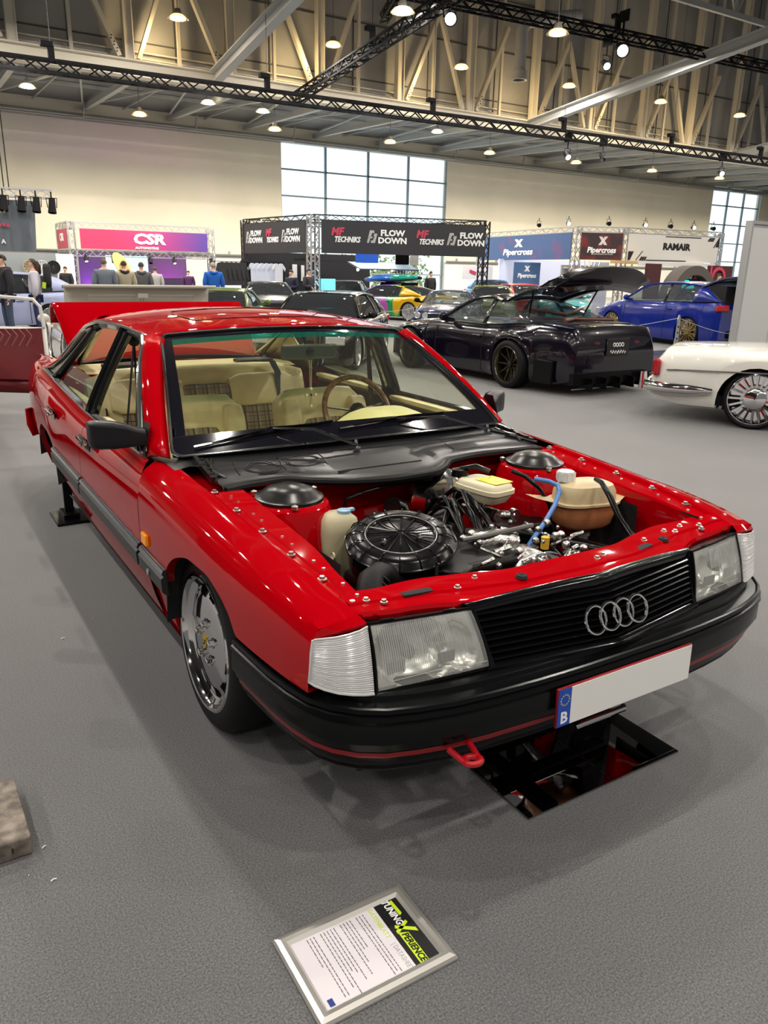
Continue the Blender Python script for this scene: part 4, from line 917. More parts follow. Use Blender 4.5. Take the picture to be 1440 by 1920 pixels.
for p_ in ((-.02, -.055, .036), (-.05, .05, .036)): q = B(); q.ball(Ma @ Vector(p_), .010, 8); q.obj('filter_nut', CHR, af)
q = B(); q.box((-.265, .435, .585), (.09, .10, .11), (0, 0, .5)); q.obj('filter_snorkel', ENG, car, bevel=.01)
q = B(); hp = [Vector((-.60, .345, .60)), Vector((-.585, .38, .63)), Vector((-.55, .43, .65)), Vector((-.50, .47, .645)), Vector((-.45, .49, .62)), Vector((-.40, .50, .58))]
q.tube(hp, [.036, .038, .038, .038, .036, .036], 12); [q.tube([hp[0].lerp(hp[3], t)+Vector((0, 0, .004)), hp[0].lerp(hp[3], t+.03)+Vector((0, 0, .004))], .041, 12) for t in (0, .12, .24, .36, .5, .65)]; q.obj('intake_hose', RUB, car)
# washer bottle
q = B(); rows = []
for z_, w_, d_ in ((.47, .055, .045), (.48, .066, .056), (.56, .069, .058), (.66, .068, .058), (.70, .060, .050), (.716, .040, .034), (.718, .001, .001)):
    rows.append([(-.435+w_*math.copysign(abs(math.cos(a))**.6, math.cos(a)), .84+d_*math.copysign(abs(math.sin(a))**.6, math.sin(a)), z_) for a in [2*math.pi*k/24 for k in range(24)]])
q.grid(rows, closev=True); wb = q.obj('washer_bottle', CREAMP, car, smooth=50)
q = B(); q.lathe([(.712, .022), (.726, .022), (.728, .001)], (-.415, .83, 0), 'z', 14); q.box((-.395, .83, .724), (.03, .016, .008)); q.obj('bottle_cap', mat('cap_blue', (.25, .42, .58), .4), wb)
q = B(); q.lathe([(0, .012), (.006, .012), (.008, .004), (.008, .001)], (-.49, .77, .60), 'x', 10); q.obj('bottle_plug', mat('plug_cream', (.7, .62, .45), .4), wb)
# expansion tank
q = B(); rows = []
for z_, k in ((.585, .001), (.586, .72), (.60, .86), (.64, .93), (.674, .95), (.676, 1.06), (.684, 1.06), (.686, .93), (.720, .90), (.742, .80), (.752, .55), (.754, .001)):
    rows.append([(.485+.125*k*math.copysign(abs(math.cos(a))**.7, math.cos(a))*1.0, .66+.085*k*math.copysign(abs(math.sin(a))**.7, math.sin(a)), z_) for a in [2*math.pi*j/28 for j in range(28)]])
q.slot(0).grid(rows[5:], closev=True); q.slot(1).grid(rows[:6], closev=True)
Rz = Matrix.Translation((.485, .66, 0)) @ Matrix.Rotation(R(-12), 4, 'Z') @ Matrix.Translation((-.485, -.66, 0)); q.xf(Rz)
q.slot(0).add([Rz @ Vector(p) for p in ((.60, .70, .684), (.70, .72, .688), (.71, .69, .688), (.60, .60, .684))], [(0, 1, 2, 3)])
q.slot(0).add([Rz @ Vector(p) for p in ((.37, .73, .684), (.30, .76, .688), (.31, .70, .688), (.37, .60, .684))], [(0, 1, 2, 3)])
et = q.obj('expansion_tank', [mat('tank_top', (.72, .58, .34), .35, trans=.2), mat('tank_coolant', (.50, .20, .08), .35, trans=.1)], car, smooth=40)
q = B(); q.lathe([(.75, .032), (.785, .030), (.788, .022), (.784, .016), (.785, .001)], (.425, .70, 0), 'z', 16); [q.box((.425+.031*math.cos(a), .70+.031*math.sin(a), .768), (.006, .006, .026)) for a in [k*.7 for k in range(9)]]; q.obj('tank_cap', mat('cap_white', (.72, .72, .70), .35), et)
q = B(); q.lathe([(.545, .018), (.59, .018)], (.50, .65, 0), 'z', 12); q.tube([(.50, .65, .56), (.49, .66, .50), (.42, .72, .42), (.38, .8, .34)], .018, 8); q.obj('tank_outlet', mat('grey_plastic', (0, 0, 0)), et)
# brake booster, master cylinder, reservoir
q = B(); q.lathe([(1.13, .10), (1.07, .125), (1.05, .128), (1.04, .12), (1.0, .10), (.985, .05), (.98, .001)], (.12, 0, .625), 'y', 32); bo_ = q.obj('brake_booster', mat('booster_grey', (.62, .62, .60), .12, metal=1.), car, smooth=45)
q = B(); q.tube([(.12, .99, .63), (.13, .84, .645), (.14, .72, .65)], .024, 12); q.tube([(.14, .74, .65), (.20, .71, .65)], .016, 10); q.lathe([(0, .001), (0, .022), (.02, .024), (.03, .01)], (.20, .70, .65), 'y', 14)
for y_ in (.80, .87, .93): q.tube([(.13, y_, .64), (.13, y_, .70)], .016, 8)
for y_ in (.76, .84): q.tube([(.14, y_, .64), (.15, y_-.01, .585)], .011, 8); q.ball((.15, y_-.01, .59), .016, 8)
q.obj('master_cylinder', CST, bo_, smooth=50)
q = B(); rows = []
for z_, k in ((.695, .8), (.715, .95), (.728, 1.0), (.730, 1.08), (.744, 1.08), (.746, 1.0), (.758, .96), (.764, .85), (.765, .001)): rows.append([(.135+.062*k*math.copysign(abs(math.cos(a))**.45, math.cos(a)), .80+.095*k*math.copysign(abs(math.sin(a))**.45, math.sin(a)), z_) for a in [2*math.pi*j/28 for j in range(28)]])
q.grid(rows, closev=True); q.xf(Matrix.Translation((.135, .80, 0)) @ Matrix.Rotation(R(8), 4, 'Z') @ Matrix.Translation((-.135, -.80, 0))); br = q.obj('brake_reservoir', mat('reservoir_cream', (.68, .62, .44), .35), car, smooth=45)
q = B(); q.box((.152, .772, .7665), (.085, .10, .002), (0, 0, R(8))); q.obj('reservoir_label', mat('label_yellow', (.80, .66, .04), .4, var=(70, .5)), br, smooth=0)
q = B(); q.lathe([(.76, .032), (.785, .030), (.79, .001)], (.10, .90, 0), 'z', 14); q.tube([(.10, .90, .785), (.14, .86, .80), (.17, .82, .785)], .010, 6); q.obj('reservoir_cap', HOSE, br)
# engine block, pulleys and polished ancillaries
q = B(); q.box((-.16, .66, .46), (.34, .46, .34)); q.box((-.36, .58, .52), (.26, .26, .12)); q.obj('engine_block', ENG, car, bevel=.02); q = B(); q.box((.36, .88, .46), (.22, .22, .22)); q.obj('battery_box', ENG, car, bevel=.02)
random.seed(3); q = B()
q.lathe([(.40, .001), (.40, .03), (.405, .075), (.42, .088), (.50, .090), (.52, .075), (.53, .001)], (.04, 0, .545), 'y', 28)
q.tube([(-.06, .60, .62), (.0, .56, .635), (.06, .55, .62)], .04, 10); q.box((.0, .63, .62), (.12, .07, .06), (0, .2, .3)); q.box((.19, .44, .54), (.09, .09, .08), (0, .3, .2)); q.tube([(.14, .42, .52), (.24, .46, .58)], .022, 8)
q.lathe([(.36, .001), (.36, .05), (.37, .055), (.40, .05)], (.04, 0, .545), 'y', 24)
for i in range(46):
    a = random.uniform(0, 6.28); r_ = random.uniform(.03, .095); q.ball((.04+r_*math.cos(a), .40+random.uniform(-.03, .03), .545+r_*math.sin(a)), random.uniform(.007, .014), 6)
for i in range(60): q.ball((random.uniform(-.13, .28), random.uniform(.38, .68), random.uniform(.58, .655)), random.uniform(.007, .018), 6)
for i in range(26):
    p = Vector((random.uniform(-.12, .26), random.uniform(.38, .62), random.uniform(.58, .655))); q.tube([p, p+Vector((random.uniform(-.07, .07), random.uniform(-.05, .05), random.uniform(-.02, .03)))], random.uniform(.004, .009), 6)
q.obj('polished_ancillaries', CST, car, smooth=50)
q = B(); ring = [Vector((.04+.10*math.cos(a), .375, .545+.10*math.sin(a))) for a in [2*math.pi*k/30 for k in range(30)]]; q.tube(ring, .005, 6, closed=True); q.obj('pulley_ring', CHR, car)
q = B(); q.lathe([(0, .014), (.04, .014), (.045, .001)], (.155, .50, .60), 'z', 10); q.obj('yellow_sender', mat('sender_yellow', (.75, .42, .03), .4), car)
q = B()
random.seed(11)
for i in range(9):
    a = Vector((.02+random.uniform(-.06, .10), .92, .64+random.uniform(-.05, .04))); c = Vector((random.uniform(-.10, .08), random.uniform(.60, .74), .615)); md = a.lerp(c, .5)+Vector((random.uniform(-.03, .03), 0, .07+random.uniform(0, .04))); q.tube([a, a.lerp(md, .6)+Vector((0, 0, .02)), md, md.lerp(c, .6)+Vector((0, 0, .012)), c], random.choice([.006, .008, .010]), 6)
q.tube([(-.30, 1.06, .60), (-.29, 1.04, .69), (-.22, 1.02, .715), (-.05, 1.02, .73), (.05, 1.0, .735)], .007, 6)
q.tube([(-.05, .66, .65), (-.02, .60, .60), (-.02, .52, .60)], .008, 6); q.tube([(-.62, .75, .58), (-.58, .66, .56), (-.56, .56, .45)], .006, 6); q.tube([(-.45, .44, .52), (-.3, .38, .50), (-.12, .36, .52)], .014, 8)
q.tube([(-.12, .92, .60), (-.14, .94, .66), (-.17, .93, .67)], .04, 10); q.obj('cable_loom', HOSE, car, smooth=60)
q = B(); q.tube([at(1, y_, a, c) for a, c, y_ in ((985, 1033, .56), (1000, 1010, .57), (1020, 982, .59), (1040, 948, .62), (1049, 922, .65), (1046, 910, .67), (1030, 903, .70), (1002, 898, .74))], .0085, 8); q.obj('blue_hose', mat('hose_blue', (.07, .20, .50), .3), car, smooth=60)
q = B(); q.tube([at(1, y_, a, c) for a, c, y_ in ((960, 883, .84), (985, 893, .80), (1010, 915, .76), (1030, 945, .74), (1038, 985, .72), (1040, 1010, .70))], .008, 8)
q.tube([at(1, y_, a, c) for a, c, y_ in ((1117, 898, .60), (1128, 905, .56), (1142, 930, .50), (1160, 970, .44), (1185, 1008, .36))], .009, 8)
q.tube([at(1, y_, a, c) for a, c, y_ in ((1117, 896, .60), (1130, 903, .56), (1148, 932, .50), (1166, 972, .44), (1191, 1008, .36))], .004, 6)
q.tube([at(1, y_, a, c) for a, c, y_ in ((1040, 1005, .66), (1080, 1013, .56), (1145, 1030, .40))], .012, 6); q.tube([at(1, y_, a, c) for a, c, y_ in ((960, 995, .66), (1060, 1018, .52), (1140, 1035, .38))], .014, 6); q.tube([(.38, .7, .5), (.42, .6, .42), (.44, .5, .38)], .022, 8); q.obj('bay_hoses', HOSE, car, smooth=60)
q = B(); q.tube([at(1, .58, 868, 1012), at(1, .55, 910, 1005), at(1, .53, 998, 985)], .009, 8); q.obj('grey_rod', mat('rod_grey', (.16, .16, .15), .35, metal=.5), car)
# underside seen in the mirror tile
q = B(); q.box((0, .50, .29), (1.1, .06, .05)); q.box((.10, .8, .27), (.06, 1.0, .04)); q.obj('cross_member', BLK, car, bevel=.01)
q = B(); [q.lathe([(y0, .001), (y0, r_*.35), (y0+.01, r_*.4), (y0+.012, r_*.8), (y0, r_*.85), (y0, r_), (y0+.03, r_)], (x_, 0, z_), 'y', 24) for x_, z_, r_, y0 in ((-.10, .37, .075, .36), (.03, .36, .055, .37), (-.18, .44, .05, .35))]; q.obj('drive_pulley', mat('pulley_steel', (.4, .4, .4), .2, metal=1.), car, smooth=30)
q = B(); q.box((-.14, .62, .27), (.26, .36, .06)); q.obj('oil_pan', CST, car, bevel=.02)
# ------------------------------------------------------------------ things round the sedan
MIR = mat('mirror_tile', (.32, .32, .33), .02, metal=1.)
for x0, x1, l in ((-.245, .098, 'mirror tile on the carpet under the red car, showing engine pulleys'), (.100, .395, 'mirror tile on the carpet nearest the licence plate end, reflecting red inner wing')):
    q = B(); q.box(((x0+x1)/2, .395, .003), (x1-x0-.002, .66, .006)); o = q.obj('mirror_tile', MIR, smooth=0, bevel=.001); tag(o, l, 'mirror', 'mirror tiles under the engine')
# data sheet frame: lies on the carpet, turned
c0, c1, c2 = at(2, .0, 510, 1768), at(2, .0, 749, 1662), at(2, .0, 860, 1800)
ux = (c2-c1).normalized(); uy = Vector((-ux.y, ux.x, 0)); Lw = (c2-c1).length; Lh = (c1-c0).length
Of = (c0+c2)/2; t = thing('poster_frame', 'silver snap frame with printed data sheet lying on the carpet', 'picture frame', (Of.x, Of.y, 0))
Mf = frame((Of.x, Of.y, .0), ux, uy); w_, h_ = Lw/2, Lh/2
q = B(); rows = []
for ca, cb in ((-1, -1), (1, -1), (1, 1), (-1, 1)): rows.append([Mf @ Vector((ca*(w_-k), cb*(h_-k), z_)) for k, z_ in ((0, .001), (.0, .006), (.004, .012), (.014, .016), (.024, .014), (.031, .006))])
q.grid(rows, closeu=True); q.obj('frame_rim', mat('frame_silver', (.66, .64, .60), .32, metal=.75), t, smooth=30)
def fb(q, x_, y_, a, c, z0=.005, th=.0006):
    return q.add([Mf @ Vector((x_+sx_*a/2, y_+sy_*c/2, z_)) for z_ in (z0, z0+th) for sx_ in (-1, 1) for sy_ in (-1, 1)], [(0, 1, 3, 2), (4, 6, 7, 5), (0, 4, 5, 1), (2, 3, 7, 6), (0, 2, 6, 4), (1, 5, 7, 3)])
q = B(); fb(q, 0, 0, 2*w_-.05, 2*h_-.05, .004, .002); sheet = q.obj('paper_sheet', mat('paper', (.72, .68, .72), .35), t, smooth=0)
iw_, ih = w_-.031, h_-.031
bh = .062
q = B(); fb(q, 0, ih-bh/2, 2*iw_, bh, .0061); q.obj('sheet_header', mat('print_black', (.012, .012, .012), .4), sheet, smooth=0)
LIME = mat('print_lime', (.55, .72, .03), .4)
q = B()
q.prism([Mf @ Vector((x_, ih+y_, .0066)) for x_, y_ in ((-.090, -.014), (-.045, -.012), (-.040, -.020), (-.088, -.022))], (0, 0, .0004))
q.prism([Mf @ Vector((x_, ih+y_, .0066)) for x_, y_ in ((-.022, -.046), (-.014, -.050), (.018, -.006), (.006, -.006))], (0, 0, .0004)); q.prism([Mf @ Vector((x_, ih+y_, .0066)) for x_, y_ in ((-.024, -.016), (-.016, -.014), (.004, -.052), (-.006, -.052))], (0, 0, .0004))
q.prism([Mf @ Vector((x_, ih+y_, .0066)) for x_, y_ in ((.0, -.050), (.094, -.050), (.096, -.028), (.010, -.028))], (0, 0, .0004)); q.obj('header_logo', LIME, sheet, smooth=0)
text('TUNING', .024, Mf @ Matrix.Translation((-.058, ih-.032, .0068)), WT, 'header_text', sheet, ext=.0003, shear=.2, bold=.0007, sx=.85)
text('PERIENCE', .022, Mf @ Matrix.Translation((.050, ih-.039, .0074)), mat('print_black', (0, 0, 0)), 'header_text', sheet, ext=.0003, shear=.2, bold=.0006, sx=.88)
text('DATENBLATT', .0165, Mf @ Matrix.Translation((-.045, ih-bh-.013, .0063)), mat('print_lime', (0, 0, 0)), 'sheet_title', sheet, ext=.0003, sx=.9)
text('| DATASHEET', .0165, Mf @ Matrix.Translation((.058, ih-bh-.013, .0063)), mat('print_grey', (.42, .42, .44), .5), 'sheet_title', sheet, ext=.0003, sx=.8)
random.seed(5); q = B()
for r_ in range(22):
    if r_ in (3, 8, 14): continue
    y_ = ih-bh-.034-.0085*r_
    if y_ < -ih+.03: break
    x_ = -iw_+.006; end = x_+random.choice([.08, .12, .15, .17, .17])
    while x_ < end:
        l_ = random.uniform(.004, .013); fb(q, x_+l_/2, y_, l_, .0022, .0061, .0002); x_ += l_+.0022
q.obj('sheet_print', mat('print_text', (.16, .15, .17), .5), sheet, smooth=0)
q = B(); fb(q, iw_-.012, -ih+.014, .018, .012, .0062); q.obj('sheet_mark', mat('print_blue', (.03, .05, .22), .4), sheet, smooth=0)
# wooden wedge at the edge, litter, stand by the sill
a0, a1, a2 = at(2, .06, 26, 1455), at(2, .06, 57, 1565), at(2, .0, 63, 1612)
t = thing('wooden_block', 'worn grey painted wooden block cut by the frame edge', 'block', (a1.x-.1, (a0.y+a1.y)/2, 0))
q = B(); dy = (a0-a1); L_b = dy.length; dy.normalize(); dx = Vector((-dy.y, dy.x, 0)); Mb = frame(a1+Vector((0, 0, -.06)), dy, dx)
q.prism([Mb @ Vector((x_, 0, z_)) for x_, z_ in ((0.004, 0), (L_b-.004, 0), (L_b, .006), (L_b, .054), (L_b-.005, .06), (.006, .06), (0, .054), (0, .006))], dx*.45)
q.obj('block_body', mat('worn_wood', (.20, .17, .14), .8, var=(24, .45), bump=(40, .5, .006)), t, bevel=.003)
q = B(); [q.box(Mb @ Vector((-.001, y_, .03)), (.003, .004, .014)) for y_ in (.045, .09, .14)]; q.obj('block_nail', DARK, t)
for i, (a, c, r_) in enumerate(((118, 1197, .3), (175, 1160, 1.), (83, 1588, .5), (101, 1650, .2), (54, 1641, 1.4))):
    p = at(2, .002, a, c); q = B(); k = (.008, .006, .006, .007, .003)[i]
    q.tube([(p.x-k*math.cos(r_), p.y-k*math.sin(r_), .002), (p.x, p.y+k*.4, .003), (p.x+k*math.cos(r_), p.y+k*math.sin(r_), .002)], k*.28, 5)
    tag(q.obj('paper_scrap', mat('scrap_white', (.8, .79, .76), .6)), ('curled white scrap alone on the carpet beside the front wheel', 'faint tiny scrap between the scrap by the wheel and the sill', 'thin white sliver right beside the wooden block', 'curved white sliver a little nearer than the wooden block', 'white speck just under the corner of the wooden block')[i], 'litter', 'white litter on the carpet')
t = thing('display_stand', 'black steel stand on a flat foot behind the sill of the red sedan', 'stand', (-.80, 3.5, 0))
q = B(); q.box((-.80, 3.51, .008), (.24, .28, .016)); q.obj('foot_plate', BLK, t, bevel=.003)
q = B(); q.box((-.825, 3.52, .18), (.05, .03, .33)); q.box((-.825, 3.52, .03), (.09, .16, .03)); q.obj('stand_post', BLK, t, bevel=.003)
# ================================================================== OTHER CARS
GDK = glass('car_glass_dark', (.10, .11, .12), .4); GCL = glass('car_glass_clear', (.55, .6, .6), .12)
TYR = mat('tyre_rubber', (0, 0, 0)); RLM = mat('red_lamp', (.40, .01, .015), .12, coat=.6); HLM = mat('lamp_clear', (.70, .72, .74), .1, metal=.6)
def wheel(root, x, y, r, wd, rr, s, spokes, rc, sp=.012, tw=0., lipc=None, dish=.03, holes=False):
    c = Vector((x, y, r)); T = Matrix.Translation(c)
    q = B(); q.lathe([(0, rr), (s*.004, rr+.006), (s*.005, (rr+r)/2), (-s*.012, r-.008), (-s*.03, r), (-s*wd+s*.03, r), (-s*wd, r-.012), (-s*wd, rr)], (0, 0, 0), 'x', 36).xf(T); q.obj('tyre', TYR, root)
    q = B(); q.lathe([(-s*.0, rr+.002), (s*.004, rr-.004), (-s*.006, rr-.012), (-s*dish, rr-.022), (-s*(dish+.05), rr-.03), (-s*(dish+.05), .03)], (0, 0, 0), 'x', 36).xf(T)
    rim = q.obj('wheel_rim', [lipc or rc], root)
    q = B()
    for k in range(spokes):
        a = 2*math.pi*k/spokes; p0 = Vector((-s*(dish*.9), .03*math.cos(a), .03*math.sin(a))); p1 = Vector((-s*(dish*.6), (rr-.012)*math.cos(a+tw), (rr-.012)*math.sin(a+tw)))
        q.bar(p0, p1, .02, sp*2, up=(1, 0, 0))
    q.lathe([(-s*dish*.9, .045), (-s*dish*.5, .04), (-s*dish*.4, .001)], (0, 0, 0), 'x', 16); q.xf(T); q.obj('wheel_spokes', rc, root)
    return rim
def auto(name, label, P, mt, glassm=None, roofm=None, group='show cars parked in the hall'):
    """a car built about the origin, front towards -Y; P holds its proportions"""
    L, Wd, zr = P['L'], P['W'], P['zr']; hl = L/2; sill = P.get('sill', .16); rt = thing(name, label, 'car', (0, 0, 0), group); glassm = glassm or GDK; roofm = roofm or mt
    T_ = ip([(-hl, P['nose']), (-hl+.12, P['hood0']), (P['yc'], P['cowl'])]+([((P['yc']+P['yrg'])/2, P.get('belt', P['cowl']+.02))] if 'belt' in P else [])+[(P['yrg'], P['deck']), (hl-.10, P['tail']), (hl, P['tail']-P.get('tdrop', .12))])
    cn = P.get('corner', .80)
    Wy = ip([(-hl, Wd/2*cn), (-hl+.12, Wd/2*(cn+.09)), (-hl+.45, Wd/2*.965), (-L*.2, Wd/2*.99), (0, Wd/2), (L*.22, Wd/2), (hl-.45, Wd/2*.97), (hl-.12, Wd/2*.90), (hl, Wd/2*.82)])
    arches = [(P['yf'], P['ra']), (P['yr'], P['ra']*P.get('rak', 1.))]
    def low(y):
        z = sill
        for ya, ra in arches:
            if abs(y-ya) < ra: z = max(z, P['rz']+math.sqrt(ra*ra-(y-ya)**2)*.96-.01)
        if y < -hl+.35: z += .06*(1-(y+hl)/.35)**2
        if y > hl-.35: z += .08*(1-(hl-y)/.35)**2
        return z
    ys = sorted(set([round(v, 4) for v in frange(-hl, hl, 46)]+[round(ya+ra*math.cos(a), 4) for ya, ra in arches for a in frange(0, math.pi, 15)]+[ya+sg*(ra+.002) for ya, ra in arches for sg in (-1, 1)]))
    ys = [y for y in ys if -hl <= y <= hl]
    rows = []
    fl = P.get('flare', 0)
    for y in ys:
        zt, zl, w_ = T_(y), low(y), Wy(y); f_ = 0
        for (ya, ra), k in zip(arches, (.7, 1.)): f_ += fl*k*math.exp(-((y-ya)/(ra*1.05))**4)
        zs_ = zt-P.get('sh', .05); H = zs_-zl; row = []
        prof = [(-.05, zl+.0), (0 if zl > sill+.02 else -.03, zl), (.0, zl+H*.12), (.0, zl+H*.35), (-.004, zl+H*.55), (-.004, zl+H*.58), (-.014, zl+H*.75), (-.035, zl+H*.92), (-.065, zs_), (-.11, zt-.018), (-.17, zt-.004)]
        ff = (1, 1, 1, .95, .8, .75, .45, .15, 0, 0, 0)
        for (dx, z), f2 in zip(prof, ff): row.append(Vector((w_+dx+f_*f2, y, z)))
        row += [Vector(((w_-.17)*.5, y, zt+.012)), Vector((0, y, zt+.018))]
        rows.append(row+[Vector((-p.x, p.y, p.z)) for p in reversed(row[:-1])])
    q = B(); q.grid(rows); n = len(rows[0])
    for rw in (rows[0], rows[-1]):
        o = len(q.v); m_ = n//2; q.add(rw, [(k, k+1, n-2-k, n-1-k) for k in range(m_)])
    body = q.obj('body', mt, rt, smooth=42)
    q = B()
    for ya, ra in arches:
        q.box((0, ya, P['rz']+.10), (Wd*.72, ra*1.7, ra*1.3))
        for s in (-1, 1): q.grid([[(s*(Wy(ya)-.055), ya+ra*math.cos(a)*.99, P['rz']+ra*.96*math.sin(a)-.01), (s*.45, ya+ra*math.cos(a)*.99, P['rz']+ra*.96*math.sin(a)-.01)] for a in frange(-.3, math.pi+.3, 12)])
    q.box((0, 0, sill+.06), (Wd*.86, L*.9, .1)); q.obj('underbody', DARK, rt)
    # cabin
    yc, yrf, yrr, yrg = P['yc'], P['yrf'], P['yrr'], P['yrg']; wr = P['wr']; wb = lambda y: Wy(y)-.10
    Zr = ip([(yc, T_(yc)), (yrf, zr-.03), ((yrf+yrr)/2, zr), (yrr, zr-P.get('rd', .05)), (yrg, T_(yrg)+.01)])
    def cs(y, o=0.):
        Z = Zr(y)+o; zb = T_(y)-.01; h = min(1, max(0, (Z-zb)/(zr-zb))); wt = wb(y)+(wr-wb(y))*h
        a = [Vector((wb(y)+o, y, zb)), Vector((wb(y)+(wt-wb(y))*.5+.015*h+o, y, zb+(Z-zb)*.5)), Vector((wt+o, y, Z-.03*h)), Vector((wt*.93, y, Z-.006*h)), Vector((wt*.55, y, Z+.012*h)), Vector((0, y, Z+.018*h))]
        return a+[Vector((-p.x, p.y, p.z)) for p in reversed(a[:-1])]
    q = B(); q.grid([cs(y) for y in frange(yc+.01, yrg-.01, 22)]); q.obj('cabin_glass', glassm, rt, smooth=50)
    q = B(); q.grid([cs(y, .010)[2:9] for y in frange(yrf, yrr, 12)]); q.obj('roof', roofm, rt, solid=.02, smooth=50)
    pm = P.get('pil', mt); sd_ = P.get('side', 1)
    for s in (-1, 1):
        def ln(y, k, o=.012): v = cs(y, o)[k]; return Vector((s*abs(v.x), v.y, v.z))
        def pil(ya, yb, w_, nm, m_=pm):
            q = B(); a0, a1 = ln(yc+.02, 0), ln(yrf+.02, 2)
            return q
        q = B(); q.tube([ln(y, 2, .010) for y in frange(yc+.03, yrf, 8)], [.026]*8, 6); q.obj('front_pillar', pm, rt)
        q = B(); rw_ = [ln(y, 2, .012) for y in frange(yrf, yrr, 8)]; q.tube(rw_, .022, 6); q.obj('roof_rail', P.get('railm', roofm), rt)
        cw = P.get('cw', .14); q = B(); yb0 = yrg-P.get('cb', .25); q.grid([[ln(y, 0, .012), ln(y, 1, .012), ln(y, 2, .012)] for y in frange(yrr-cw*.2, yrg-.02, 8)]); q.obj('rear_pillar', pm, rt, solid=.012)
        for yb in P.get('bp', [(yrf+yrr)/2+.25]):
            q = B(); q.grid([[ln(yb+o, 0, .010), ln(yb+o-.02, 1, .012), ln(yb+o-.05, 2, .012)] for o in (-.04, .04)]); q.obj('centre_pillar', P.get('bpm', BPIL), rt, solid=.01)
        q = B(); q.tube([ln(y, 0, .014) for y in frange(yc+.1, yrg-.1, 12)], P.get('tr', .008), 5); q.obj('window_trim', P.get('trm', BLK), rt)
        # door gaps and handle
        for yg in P.get('gaps', [yc+.10, (yrf+yrr)/2+.32]):
            q = B(); w_ = Wy(yg); q.tube([(s*(w_+.001), yg, low(yg)+.04), (s*(w_+.002), yg, (low(yg)+T_(yg))/2), (s*(w_-.03), yg, T_(yg)-.08)], .006, 4); q.obj('door_gap', DARK, rt)
        yh = (yrf+yrr)/2+.12; q = B(); q.box((s*(Wy(yh)-.008), yh, T_(yh)-.17), (.03, .17, .028)); q.obj('door_handle', P.get('hm', mt), rt, bevel=.008)
        ym = yc+.30; q = B(); q.ball((s*(Wy(ym)+.08), ym, T_(ym)+.06), .085, 10, (1, .55, .75)); q.bar((s*(Wy(ym)+.06), ym, T_(ym)+.03), (s*(Wy(ym)-.10), ym+.02, T_(ym)), .03, .05); q.obj('door_mirror', P.get('mm', mt), rt)
        # lamps
        if P.get('heads', 1):
            q = B(); z0 = P['hood0']-.10
            if P.get('round'): 
                for dx in P['round']: q.lathe([(-.02, .001), (-.02, .05), (-.03, .07), (.03, .078)], (s*(Wd/2*cn-.10-dx), -hl-.005, z0), 'y', 16)
            else: q.box((s*(Wd/2*cn-.09), -hl+.045, z0), (.34, .14, .13), (0, 0, s*.28))
            q.obj('headlamp', HLM, rt, bevel=.02 if not P.get('round') else 0)
        q = B(); zt_ = P['tail']-.13; q.box((s*(Wd/2*.82-.06), hl-.035, zt_), (.26, .12, P.get('tlh', .14)), (0, 0, -s*.3)); q.obj('tail_lamp', RLM, rt, bevel=.03)
    q = B(); zb_ = P['hood0']-.30; q.box((0, -hl-.002, P['hood0']-.10), (Wd*cn*.5, .03, .10)); q.box((0, -hl-.004, zb_+.0), (Wd*cn*.72, .03, .08)); q.obj('grille', DARK, rt)
    q = B(); q.box((0, hl+.006, P['tail']-.30), (.50, .02, .11)); q.obj('number_plate', mat('plate_pale', (.7, .7, .66), .4), rt)
    for s in (-1, 1):
        for ya, k in ((P['yf'], 0), (P['yr'], 1)):
            if P.get('nowheel') == k: continue
            wheel(rt, s*(Wy(ya)-P.get('inset', .015)+(fl*(.7, 1)[k])), ya, P['r'], .22, P['rr'], s, P.get('spokes', 10), P.get('rc', ALU), P.get('sp', .012), P.get('tw', 0), P.get('lip'), P.get('dish', .03))
    rt['T'] = 0; del rt['T']
    return rt, T_, Wy, Zr, cs, body
def set_at(root, th, local, world, sc=1.):
    local = (local[0]*sc, local[1]*sc); root.scale = (sc, sc, sc)
    c, s = math.cos(th), math.sin(th); root.location = (world[0]-(c*local[0]-s*local[1]), world[1]-(s*local[0]+c*local[1]), 0); root.rotation_euler = (0, 0, th)
def paint(n, c, rough=.3): return mat(n, c, rough, coat=1., spec=.3)
# --- purple-black coupe with its rear hatch raised
PB = paint('midnight_purple', (.004, .0025, .008), .2)
P = dict(L=4.30, W=1.76, zr=1.17, nose=.52, hood0=.62, yc=-.62, cowl=.80, belt=.80, yrg=1.35, deck=.86, tail=.84, tdrop=.16, yrf=-.02, yrr=.52, wr=.52, yf=-1.28, yr=1.15, ra=.375, rz=.31, r=.315, rr=.235, corner=.74, flare=.085, sh=.07, sill=.13, bp=[.42], gaps=[-.62, .50], spokes=10, rc=mat('dark_bronze', (.05, .045, .035), .3, metal=.8), lip=mat('lip_bronze', (.16, .14, .10), .22, metal=1.), dish=.11, heads=0, inset=-.01, cw=.2, pil=PB)
rt, T_, Wy, Zr, cs, body = auto('coupe', 'low purple-black coupe with wide bolted arches and its rear hatch raised', P, PB, GCL)
CP = rt
